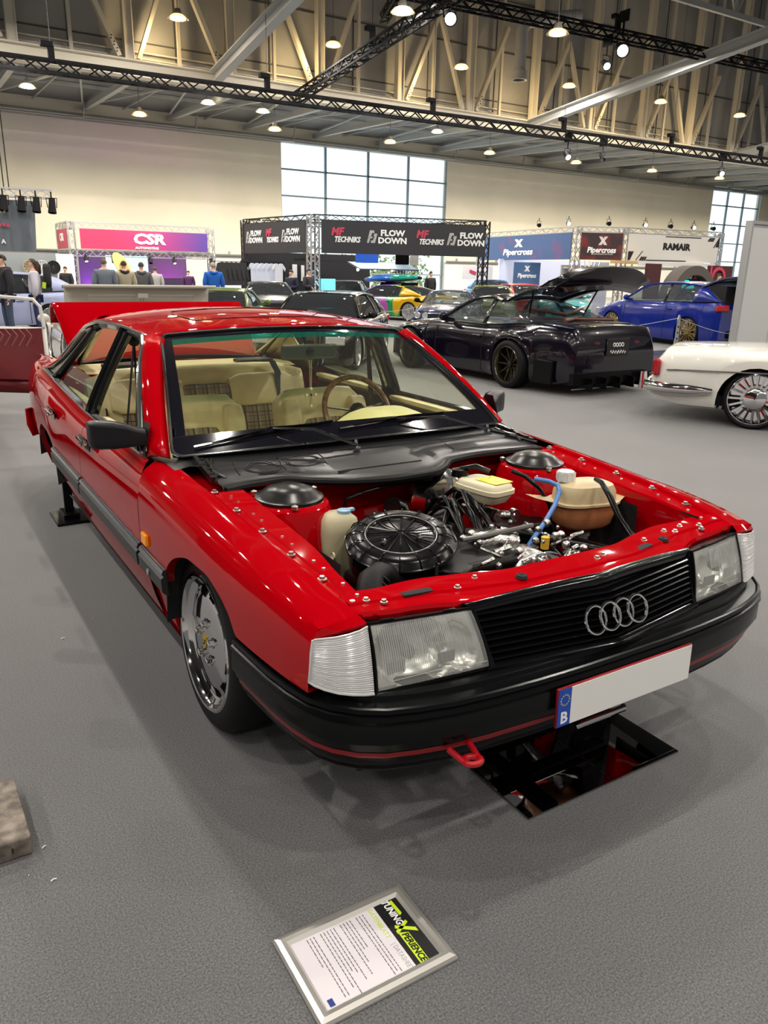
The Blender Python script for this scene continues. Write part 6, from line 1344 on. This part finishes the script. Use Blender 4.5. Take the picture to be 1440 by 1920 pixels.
text('CSR', .56, M(.52, 2.58), WT, 'booth_lettering', t, ext=.01, sx=1.35, bold=.024, shear=.08); text('AUTOMOTIVE', .13, M(.50, 2.23), WT, 'booth_lettering', t, ext=.01, sx=1.2, bold=.004)
o, M, L_ = banner('b', gm_, t, (4.90, 36.3), (4.90, 34.2), 2.14, 2.92); text('CSR', .42, M(.5, 2.58), WT, 'booth_lettering', t, ext=.01, sx=1.1, bold=.015)
q = B(); q.box((8.0, 37.2, 1.05), (5.6, .1, 2.0)); q.box((5.1, 36.0, 1.0), (.08, 2.2, 2.0)); q.box((8.6, 35.0, .5), (3.0, .5, 1.0)); q.obj('booth_wall', mat('violet_wall', (.06, .035, .09), .5), t, smooth=0)
q = B(); q.box((7.95, 37.0, 1.42), (1.9, .06, 1.05)); sc_ = q.obj('screen', mat('screen_cyan', (.3, .6, .65), .3, emit=(.45, .85, .90), es=.9), t)
q = B(); q.box((8.35, 36.96, 1.15), (.9, .02, .22)); [q.box((8.3, 36.96, 1.75-.09*k), (.9, .02, .03)) for k in range(4)]; q.obj('screen_picture', mat('screen_detail', (.5, .55, .6), .4, emit=(.35, .62, .75), es=.8), sc_, smooth=0)
for x_, c_ in ((6.35, (.55, .1, 1)), (10.0, (1, .0, .9))):
    l = bpy.data.lights.new('booth_uplight', 'SPOT'); l.energy = 260; l.color = c_; l.spot_size = R(75); l.spot_blend = .8; l.shadow_soft_size = .1
    o = bpy.data.objects.new('booth_uplight', l); COL.objects.link(o); o.location = (x_, 36.0, .35); o.rotation_euler = (R(125), 0, 0)
t = thing('cut_out_figure', 'tall tan and yellow rounded cut-out standing before the lit screen', 'display', (6.75, 33.2, 0))
q = B(); q.prism([(6.80+.30*math.cos(a)*1.0+.22*(-math.sin(a)), 33.2, 1.52+.50*math.sin(a)) for a in [2*math.pi*k/24 for k in range(24)]], (0, .08, 0)); q.obj('figure_top', mat('tan_yellow', (.72, .55, .20), .5), t, smooth=0)
q = B(); q.prism([(6.95+.17*math.cos(a)-.18*math.sin(a), 33.15, 1.30+.36*math.sin(a)) for a in [2*math.pi*k/20 for k in range(20)]], (0, .04, 0)); q.obj('figure_side', mat('tan_brown', (.62, .36, .18), .5), t, smooth=0)
q = B(); q.box((6.85, 33.25, .5), (.25, .1, 1.0)); q.obj('figure_stand', BLK, t)
for i, x_ in enumerate((5.5, 6.6, 8.15, 9.2, 10.9)): spot(x_, 33.8, 1.72, 'small spotlight under the pink booth truss, %s along' % ORD[i], (0, -.6, -1), .8, 'booth spotlights', lit=i in (0, 3, 4))
# --- wheel display wall
t = thing('wheel_display', 'grey display wall beside the pink booth holding alloy wheels', 'display wall', (2.8, 33, 0))
q = B(); q.box((2.4, 33.1, .95), (3.6, .1, 1.9)); q.obj('display_board', mat('board_grey', (.20, .22, .24), .6), t, smooth=0); q = B(); q.box((4.5, 33.2, .95), (.8, .1, 1.9)); q.obj('side_board', WHT, t, smooth=0)
for i, (x_, c_) in enumerate(((1.5, 'silver'), (2.1, 'dark'), (3.2, 'bronze'), (3.64, 'silver'), (4.06, 'dark'))):
    w_ = thing('alloy_wheel', '%s alloy wheel hung on the grey display wall, %s from the banner side' % (c_, ORD[i]), 'wheel', (0, 0, 0), 'alloy wheels on the display wall'); mt_ = {'silver': mat('wheel_silver', (.62, .62, .63), .45), 'bronze': mat('wheel_bronze', (.40, .33, .22), .45), 'dark': mat('wheel_dark', (.02, .02, .02), .3)}[c_]
    T = Matrix.Translation((0, 0, 0)); q = B(); q.lathe([(0, .25), (-.03, .26), (-.03, .235), (.03, .22), (.03, .001)], (0, 0, 0), 'y', 24); q.obj('rim', mt_, w_); q = B(); [q.bar((0, 0, 0), (.23*math.cos(a), -.02, .23*math.sin(a)), .02, .035, up=(0, 1, 0)) for a in [2*math.pi*k/(9+i) for k in range(9+i)]]; q.lathe([(-.03, .001), (-.02, .05)], (0, 0, 0), 'y', 12); q.obj('spokes', mt_, w_); place(w_, (x_, 32.95, 1.38))
# --- hanging grey banner with its own truss
t = thing('hanging_banner', 'grey cloth banner hanging from a small truss at the frame edge', 'banner', (1.2, 22, 1.8))
q = B(); rows = []
for u in frange(0, 1, 26):
    x_ = .2+1.78*u; rows.append([(x_-.10*(1-v)*u, 22+.05*math.sin(x_*9+v*3)+.03*math.sin(x_*23), 1.80+1.25*v) for v in frange(0, 1, 8)])
q.grid(rows); q.obj('banner_cloth', mat('banner_grey', (.13, .15, .17), .7), t, smooth=60)
text('TI', .26, frame((1.12, 21.9, 2.80), (1, 0, 0), (0, 0, 1)), mat('letter_gold', (.75, .60, .25), .5), 'banner_lettering', t, ext=.004, shear=.15, bold=.008)
q = B(); [q.box((1.05+.10*k, 21.9, 2.42+.02*(k % 2)), (.07, .01, .07)) for k in range(3)]; q.obj('banner_print', mat('letter_red', (.55, .05, .10), .5), t, smooth=0)
text('A', .15, frame((1.10, 21.9, 2.02), (1, 0, 0), (0, 0, 1)), WT, 'banner_lettering', t, ext=.004, bold=.004)
tt = thing('banner_truss', 'small silver truss carrying dark spotlights above the grey banner', 'truss', (1.2, 22, 3.2)); q = B(); lattice(q, (-2, 22.1, 3.2), (2.42, 22.1, 3.24), .20, .018, .25); q.obj('truss_frame', TR, tt, smooth=0)
q = B(); [q.tube([(x_, 22.1, 3.3), (x_-.02, 22.1, 16.9)], .012, 4) for x_ in (1.28, 1.40)]; q.obj('rope', BLK, tt)
for i, x_ in enumerate((1.2, 1.62, 1.98, 2.36)): spot(x_, 21.85, 2.92, 'dark spotlight under the little banner truss, %s from the frame edge' % ORD[i], (-.1, -.2, -1), 1.1, 'spotlights over the grey banner', lit=False)
# --- black booth
t = thing('exhibition_booth', 'black-bannered booth on dark truss with white and red lettering before the window', 'booth', (13, 24, 0), 'exhibition booths along the hall')
BT = mat('truss_black_alu', (.04, .04, .045), .35, metal=.7)
A_, B_, C_, D_ = (10.62, 23.1), (10.05, 27.6), (16.45, 21.35), (15.9, 25.9)
q = B()
for p in (B_, C_, D_): gtruss(q, (p[0], p[1], 0), (p[0], p[1], 3.2), .24, .02)
for p, k in ((A_, B_), (A_, C_), (B_, D_), (C_, D_)): gtruss(q, (p[0], p[1], 3.14), (k[0], k[1], 3.14), .16, .014, .3)
q.obj('truss_frame', BT, t, smooth=0)
q = B(); gtruss(q, (A_[0], A_[1], 0), (A_[0], A_[1], 3.2), .30, .022, .22); q.obj('corner_tower', TR, t, smooth=0)
bbm = mat('banner_black', (.028, .028, .034), .5, bump=(1.4, .3, .05)); RDL = mat('letter_red', (0, 0, 0)); GRL = mat('letter_grey', (.42, .42, .42), .5)
def logo(parent, M, t_, z, k, sc=1., w=1.):
    if k == 'flow':
        text('FLOW', .26*sc, M(t_+.022, z+.12*sc), WT, 'booth_lettering', parent, ext=.006, bold=.010*sc, sx=1.15*w); text('DOWN', .26*sc, M(t_+.022, z-.12*sc), WT, 'booth_lettering', parent, ext=.006, bold=.010*sc, sx=1.15*w)
        Mz = M(t_-(.105 if w == 1 else .115), z); q = B()
        for P4 in (((-.16, -.2), (-.09, -.2), (.02, .12), (.10, .12), (.08, .20), (-.06, .20)), ((-.02, -.2), (.12, -.2), (.20, .10), (.09, .10), (.07, .02), (.10, .02), (.05, -.12), (-.02, -.12)), ((-.10, -.06), (.02, -.06), (.04, .0), (-.07, .0))): q.prism([Mz @ Vector((x_*sc*w, y_*sc, 0)) for x_, y_ in P4], Mz.to_3x3() @ Vector((0, 0, .01)))
        q.obj('booth_logo', GRL, parent, smooth=0)
    else:
        text('MF', .34*sc, M(t_-.05, z+.12*sc), RDL, 'booth_lettering', parent, ext=.006, bold=.012*sc, shear=.25, sx=.95*w); text('TECHNIKS', .24*sc, M(t_+.01, z-.12*sc), WT, 'booth_lettering', parent, ext=.007, bold=.009*sc, shear=.25, sx=.78*w)
o, M, L_ = banner('b', bbm, t, (A_[0]+.2, A_[1]-.22), (C_[0]-.1, C_[1]-.15), 2.02, 3.04)
for t_, k in ((.14, 'tech'), (.40, 'flow'), (.65, 'tech'), (.89, 'flow')): logo(t, M, t_, 2.58, k)
o, M, L_ = banner('b', bbm, t, (B_[0]-.12, B_[1]), (A_[0]-.2, A_[1]+.15), 2.02, 3.04)
for t_, k in ((.22, 'flow'), (.50, 'tech'), (.80, 'flow')): logo(t, M, t_, 2.58, k, 1., .92)
q = B(); q.box((12.9, 28.0, 1.05), (5.6, .1, 2.1)); q.box((13.0, 26.4, 1.85), (2.6, .9, .1)); q.obj('booth_wall', mat('booth_black', (.015, .015, .018), .5), t, smooth=0)
q = B(); q.box((14.5, 24.9, 1.66), (2.6, 1.0, .05), (R(14), 0, 0)); q.obj('awning', mat('awning_blue', (.10, .16, .24), .4), t)
q = B(); q.box((13.0, 23.6, 2.06-.10), (.9, .06, .42)); s1 = q.obj('screen', mat('screen_blue', (.02, .05, .25), .3, emit=(.03, .12, .55), es=.8), t); q = B(); q.box((14.3, 23.3, 1.93), (.55, .06, .42)); q.obj('wall_sign', BLK, t); q = B(); q.box((14.75, 23.2, 1.93), (.35, .05, .40)); q.obj('wall_sign', WHT, t)
q = B(); q.box((9.9, 25.9, 1.42), (.35, .06, .50)); q.obj('light_panel', mat('panel_cyan', (.2, .4, .5), .3, emit=(.30, .60, .72), es=.55), t); q = B(); q.box((11.0, 22.75, .60), (.40, .30, 1.2)); q.obj('light_box', mat('box_cyan', (.2, .6, .7), .3, emit=(.15, .75, .90), es=.7), t)
q = B(); q.box((12.2, 27.9, 1.35), (.20, .03, .65)); q.box((12.55, 27.9, 1.35), (.14, .03, .6)); q.obj('price_board', WHT, t)
for i in range(3): l_ = B(); l_.ball((13.2+.75*i, 24.6, 1.52), .05, 8); l_.obj('bulb', cold_e, t)
# hanging shirts
for i in range(6):
    c_ = (.58, .62, .74) if i < 4 else ((.5, .55, .68) if i == 4 else (.70, .72, .78))
    p = Vector((9.15+.17*i, 24.6-.02*i, 1.0)); q = B(); q.prism([p+Vector((x_, 0, z_)) for x_, z_ in ((-.14, 0), (.14, 0), (.15, .50), (.23, .40), (.26, .50), (.14, .66), (.05, .66), (0, .63), (-.05, .66), (-.14, .66), (-.26, .50), (-.23, .40), (-.15, .50))], (0, .05, 0))
    o = q.obj('hanging_shirt', mat('shirt %d' % i, c_, .8), None, smooth=0, bevel=.01); tag(o, 'pale shirt hanging in the row beside the truss tower', 'shirt', 'pale shirts on the rail')
t = thing('clothes_rail', 'black clothes rail carrying the pale shirts', 'rail', (9.6, 24.6, 0)); q = B(); q.tube([(8.9, 24.65, 0), (8.9, 24.65, 1.68), (10.2, 24.55, 1.68), (10.2, 24.55, 0)], .018, 6); q.obj('rail_frame', BLK, t); q = B(); q.box((9.5, 24.75, .9), (1.6, .04, 1.7)); q.obj('rail_backing', mat('booth_black', (0, 0, 0)), t)
for i in range(5):
    p = Vector((7.55+.17*i, 23.4+.03*i, .95)); q = B(); q.prism([p+Vector((x_, 0, z_)) for x_, z_ in ((-.14, 0), (.14, 0), (.15, .50), (.23, .15), (.28, .18), (.16, .68), (0, .72), (-.16, .68), (-.28, .18), (-.23, .15), (-.15, .50))], (0, .07, 0))
    tag(q.obj('hanging_jacket', mat('jacket_black', (.03, .03, .034), .8), None, smooth=0, bevel=.01), 'dark jacket hanging in the row above the grey hatchback', 'jacket', 'dark jackets on the rail')
t = thing('clothes_rail', 'clothes rail carrying the dark jackets', 'rail', (7.9, 23.5, 0)); q = B(); q.tube([(7.3, 23.45, 0), (7.3, 23.45, 1.68), (8.5, 23.55, 1.68), (8.5, 23.55, 0)], .018, 6); q.obj('rail_frame', BLK, t)
# --- blue, dark and white filter booth
t = thing('exhibition_booth', 'corner booth with blue, dark red and white banners behind the blue hatchback', 'booth', (23, 21, 0), 'exhibition booths along the hall')
E_, F_, G_, H2 = (20.85, 21.3), (21.9, 28.4), (22.45, 20.45), (27.2, 19.75)
q = B()
for p in (E_, F_, G_, H2): gtruss(q, (p[0], p[1], 0), (p[0], p[1], 3.2), .24, .02)
for p, k in ((E_, F_), (E_, G_), (G_, H2)): gtruss(q, (p[0], p[1], 3.14), (k[0], k[1], 3.14), .18, .016, .3)
q.obj('truss_frame', TR, t, smooth=0)
def splash(name, base, c2, lo=.5):
    m = mat(name, base, .6); nt = m.node_tree; tc = nt.nodes.new('ShaderNodeTexCoord'); n = nt.nodes.new('ShaderNodeTexNoise'); n.inputs['Scale'].default_value = 1.6; n.inputs['Detail'].default_value = 6; r = nt.nodes.new('ShaderNodeValToRGB')
    r.color_ramp.elements[0].position = lo; r.color_ramp.elements[0].color = (*base, 1); r.color_ramp.elements[1].position = lo+.25; r.color_ramp.elements[1].color = (*c2, 1)
    nt.links.new(tc.outputs['Object'], n.inputs['Vector']); nt.links.new(n.outputs['Fac'], r.inputs[0]); nt.links.new(r.outputs[0], nt.nodes['Principled BSDF'].inputs['Base Color']); return m
def xlogo(parent, M, t_, z, sc, w=1.):
    Mz = M(t_, z); q = B()
    for sg in (-1, 1):
        for k in (-1, 0, 1): q.prism([Mz @ Vector((x_*sc*w, y_*sc, 0)) for x_, y_ in ((sg*(-.13+.045*k), -.16), (sg*(-.10+.045*k), -.16), (sg*(.13+.045*k), .16), (sg*(.10+.045*k), .16))], Mz.to_3x3() @ Vector((0, 0, .008)))
    q.obj('booth_logo', WT, parent, smooth=0)
o, M, L_ = banner('b', splash('banner_blue', (.05, .10, .24), (.22, .06, .16), .55), t, (F_[0]-.1, F_[1]-.1), (E_[0]-.15, E_[1]+.1), 2.05, 3.02)
text('Pipercross', .34, M(.46, 2.36), WT, 'booth_lettering', t, ext=.01, bold=.01, shear=.15, sx=1.6); xlogo(t, M, .47, 2.72, 1., 1.9)
o, M, L_ = banner('b', splash('banner_darkred', (.035, .02, .022), (.28, .02, .015), .5), t, (E_[0]+.12, E_[1]-.14), (G_[0]-.12, G_[1]-.10), 2.05, 3.02)
text('Pipercross', .28, M(.5, 2.40), WT, 'booth_lettering', t, ext=.01, bold=.010, shear=.15, sx=.92); xlogo(t, M, .52, 2.74, .95); text('PERFORMANCE AIR FILTERS', .06, M(.55, 2.26), WT, 'booth_lettering', t, ext=.005, sx=1.)
o, M, L_ = banner('b', mat('banner_white', (.62, .60, .56), .6), t, (G_[0]+.12, G_[1]-.14), (H2[0]-.1, H2[1]-.12), 2.05, 3.02)
text('RAMAIR', .34, M(.52, 2.60), mat('print_black', (0, 0, 0)), 'booth_lettering', t, ext=.01, bold=.014, sx=1.12)
q = B()
def pz(pts, t_, z): Mz = M(t_, z); q.prism([Mz @ Vector((x_, y_, 0)) for x_, y_ in pts], Mz.to_3x3() @ Vector((0, 0, .01)))
pz([(-.05, -.03), (1.75, -.03), (1.75, .0), (-.05, .0)], .40, 2.99); pz([(-1.0, 0), (1.0, 0), (1.0, .035), (-1.0, .035)], .42, 2.07)
for k in range(3): pz([(0, 0), (.08, 0), (.17, .14), (.09, .14)], .13+.022*k, 2.07); pz([(0, 0), (.08, 0), (.17, .14), (.09, .14)], .86+.022*k, 2.86)
pz([(0, 0), (.10, 0), (.26, .32), (0, .32)], .01, 2.07); pz([(0, 0), (.30, .35), (.34, .35), (.04, 0)], .09, 2.07); pz([(0, 0), (.18, 0), (.18, .34), (.14, .34)], .955, 2.66); pz([(0, 0), (.26, .40), (.30, .40), (.04, 0)], .93, 2.62)
q.obj('booth_logo', mat('print_black', (0, 0, 0)), t, smooth=0)
q = B(); q.box((23.9, 26.2, 1.05), (5.4, .1, 2.1)); q.obj('booth_wall', mat('wall_lilac', (.62, .66, .82), .5), t, smooth=0); q = B(); q.box((24.9, 19.7, 1.95), (4.6, .1, .16)); q.obj('banner_beam', WHT, t, smooth=0); q = B(); q.box((23.0, 22.0, 1.0), (.9, .1, 2.0)); q.obj('booth_wall', mat('wall_lilac', (0, 0, 0)), t, smooth=0)
o, M, L_ = banner('b', mat('banner_blue_plain', (.05, .12, .26), .6), t, (20.6, 24.5), (21.7, 24.1), .5, 1.95, nm='banner_panel'); text('Pipercross', .24, M(.5, 1.42), WT, 'booth_lettering', t, ext=.01, bold=.006, shear=.15, sx=.8); xlogo(t, M, .5, 1.70, .7)
q = B(); q.box((19.9, 26.0, 1.5), (1.6, .06, .55)); q.obj('white_board', WHT, t); q = B(); q.box((19.6, 25.95, 1.52), (.35, .03, .12), (0, .3, 0)); q.obj('board_print', mat('letter_red', (0, 0, 0)), t, smooth=0)
q = B(); q.box((21.5, 21.7, 1.75), (1.4, .25, .06)); q.box((21.5, 21.7, 1.35), (1.4, .3, .04)); q.box((21.5, 21.9, 1.2), (1.5, .05, 1.3)); q.obj('shelf_unit', mat('shelf_grey', (.40, .42, .44), .5), t)
random.seed(4)
q = B(); [q.tube([(20.9+.28*k, 21.6, 1.42), (20.95+.28*k, 21.55, 1.58), (21.1+.28*k, 21.6, 1.60)], .05, 8) for k in range(5)]; q.obj('intake_pipes', mat('pipe_dark', (.06, .06, .06), .25, metal=.6), t)
q = B(); q.box((22.4, 20.0, 1.98), (1.5, .5, .10)); q.obj('wood_counter', mat('pale_wood', (.55, .38, .18), .5), t)
# white finned sculpture-like display beside the counter
t2 = thing('finned_stand', 'white slatted display stand above the teal car', 'display', (20.2, 20.0, 0)); q = B(); [q.bar((20.0+.12*k, 20.0, 1.2), (20.0+.12*k+(.25 if k % 2 else -.18), 20.0, 2.0), .035, .02) for k in range(6)]; q.box((20.3, 20.0, .6), (.5, .1, 1.2)); q.obj('slats', WHT, t2, smooth=0)
# arch stand
t = thing('tunnel_stand', 'dark arched stand with glowing teal sign behind the blue hatchback', 'booth', (24.9, 18.6, 0), 'exhibition booths along the hall')
q = B(); a_ = [(25.0+1.45*math.cos(a), .0+1.92*math.sin(a)**.8) for a in frange(.02, math.pi-.02, 24)]; q.grid([[(x_*k+25.0*(1-k), y_, z_*k) for k, y_ in ((1, 18.9), (1, 19.5), (.82, 19.5), (.82, 18.9))] for x_, z_ in a_], closev=True); q.obj('arch_ring', mat('arch_brown', (.10, .085, .075), .5), t)
q = B(); q.grid([[(x_*.82+25.0*.18, 19.2, z_*.82), (x_*.82+25.0*.18, 19.2, 0)] for x_, z_ in a_]); q.obj('arch_back', mat('arch_black', (.012, .013, .018), .4), t, solid=.04, smooth=0)
Mz = frame((24.72, 19.12, 1.50), (1, 0, 0), (0, 0, 1)); text('BILLFO', .20, Mz, WT, 'stand_lettering', t, ext=.01, bold=.010); text('X', .20, frame((25.22, 19.12, 1.50), (1, 0, 0), (0, 0, 1)), mat('letter_red', (0, 0, 0)), 'stand_lettering', t, ext=.01, bold=.010)
random.seed(9); q = B(); [q.ball((24.55+.11*(k % 6)+random.uniform(-.02, .02), 19.1, 1.12+.10*(k//6)), .065, 8) for k in range(15)]; q.obj('glowing_sign', mat('sign_teal', (.0, .5, .5), .4, emit=(.0, .85, .78), es=1.), t)
for x_ in (27.2, 23.2):
    q = B(); q.box((x_, 19.5, 1.0), (1.5 if x_ > 25 else .8, .1, 1.9)); q.obj('side_wall', mat('side_maroon', (.07, .02, .02), .5), t, smooth=0)
q = B(); q.lathe([(0, .45), (-.03, .45), (-.03, .33), (0, .33)], (27.0, 19.4, 1.45), 'y', 24, a0=0, a1=math.pi); q.box((26.52, 19.4, 1.2), (.06, .04, 1.5)); q.obj('red_arc', mat('letter_red', (0, 0, 0)), t)
for i, (x_, y_) in enumerate(((20.9, 23.5), (20.95, 21.9), (21.9, 20.75), (23.4, 20.3), (24.6, 20.1), (25.8, 19.95), (26.8, 19.8))): spot(x_, y_, 3.36, 'clip-on spotlight on the filter booth truss, %s from the blue banner end' % ORD[i], (-.6, -1, -.1), .8, 'clip-on spotlights on the filter booth', lit=i in (1, 3, 5))
# --- white partition
t = thing('partition_wall', 'tall white partition panel cut by the frame edge', 'partition', (13.2, 7.7, 0))
pc = at(2, 0, 1372, 652); kx = .80; p0 = Vector((-1.5534+(pc.x+1.5534)*kx, -1.2398+(pc.y+1.2398)*kx, 0))
q = B(); q.box((p0.x+2.0, p0.y+.04, 1.19), (4.0, .08, 2.38)); q.obj('panel', mat('partition_white', (.62, .62, .61), .5), t, smooth=0)
q = B(); q.box((p0.x+.02, p0.y+.02, 1.2), (.05, .13, 2.4)); q.box((p0.x+2.0, p0.y+.02, 2.38), (4.0, .12, .05)); [q.box((p0.x+1.0*k, p0.y-.002, 1.19), (.012, .006, 2.36)) for k in (1, 2, 3)]; q.obj('panel_frame', mat('partition_alu', (.55, .55, .55), .35, metal=.5), t)
# --- rope posts
for i, (x_, y_, l) in enumerate(((9.15, 12.9, 'perforated silver rope post before the dark blue classic saloon'), (12.3, 9.55, 'perforated silver rope post before the wheel of the blue hatchback'), (12.6, 18.6, 'perforated silver rope post in front of the rainbow coupe'))):
    t = thing('rope_post', l, 'post', (x_, y_, 0), 'rope posts round the cars'); q = B(); q.prism([(x_+a, y_, z_) for a, z_ in ((-.09, 0), (.09, 0), (.05, .25), (.045, .62), (.02, .72), (-.02, .72), (-.045, .62), (-.05, .25))], (0, .012, 0)); q.obj('post_plate', ALU, t, smooth=0)
    q = B(); [q.lathe([(-.004, .001), (-.004, .022)], (x_, y_, .12+.12*k), 'y', 12) for k in range(4)]; q.obj('post_hole', DARK, t)
RP = mat('rope_white', (.4, .4, .4), .7)
for a, c, l in (((12.3, 9.55, .66), (10.0, 12.3, .60), 'thin pale rope sagging along the side of the blue hatchback'), ((12.3, 9.55, .66), (13.9, 7.9, .60), 'thin pale rope behind the tail of the blue hatchback'), ((12.6, 18.6, .68), (8.6, 17.6, .60), 'thin pale rope in front of the rainbow coupe')):
    a = Vector(a); c = Vector(c); q = B(); q.tube([a.lerp(c, k)-Vector((0, 0, .26*math.sin(math.pi*k))) for k in frange(0, 1, 14)], .006, 5); tag(q.obj('barrier_rope', RP), l, 'rope', 'barrier ropes')
# --- bare trees and bushes outside the windows
random.seed(21)
def tree(x, y, h, label, seed):
    random.seed(seed); t = thing('bare_tree', label, 'tree', (x, y, 0), 'trees outside the windows'); q = B()
    def br(p, d, L_, r, n):
        e = p+d*L_; q.tube([p, p.lerp(e, .5)+Vector((random.uniform(-.1, .1), 0, 0))*L_*.3, e], [r, r*.8, r*.6], 5)
        if n == 0: return
        for _ in range(3 if n > 1 else 4): br(p.lerp(e, random.uniform(.5, 1)), (d+Vector((random.uniform(-.8, .8), random.uniform(-.4, .4), random.uniform(-.2, .6)))).normalized(), L_*.68, r*.6, n-1)
    br(Vector((x, y, 0)), Vector((0, 0, 1)), h*.34, .16, 5); q.obj('branches', mat('bark', (.10, .11, .09), .9), t, smooth=0)
tree(55.0, 44, 9.5, 'bare tree seen through the tall window at the frame edge', 2); tree(58.6, 45.5, 9, 'second bare tree at the side of the far window', 5)
def bush(x, y, h, label, seed):
    random.seed(seed); t = thing('leafy_bush', label, 'bush', (x, y, 0), 'bushes outside the window'); q = B()
    for _ in range(420):
        p = Vector((x+random.gauss(0, .5), y+random.gauss(0, .3), abs(random.gauss(h*.5, h*.22)))); a = random.uniform(0, 6.3); d = Vector((math.cos(a), math.sin(a)*.4, random.uniform(-.5, .8)))*.13; e = Vector((-d.z, 0, d.x))*.6; q.add([p-d, p+e, p+d, p-e], [(0, 1, 2, 3)])
    q.obj('foliage', mat('leaf_pale', (.30, .40, .16), .7), t, smooth=0, recalc=False); q = B(); [q.tube([(x+k*.3, y, 0), (x+k*.5, y, h*.6)], .03, 5) for k in (-1, 0, 1)]; q.obj('stems', mat('bark', (0, 0, 0)), t)
for i, x_ in enumerate((18.0, 20.3, 22.6, 24.9, 27.2)): bush(x_, 42.2, 2.6, 'pale green bush outside the tall window, %s from the pink booth side' % ORD[i], 30+i)
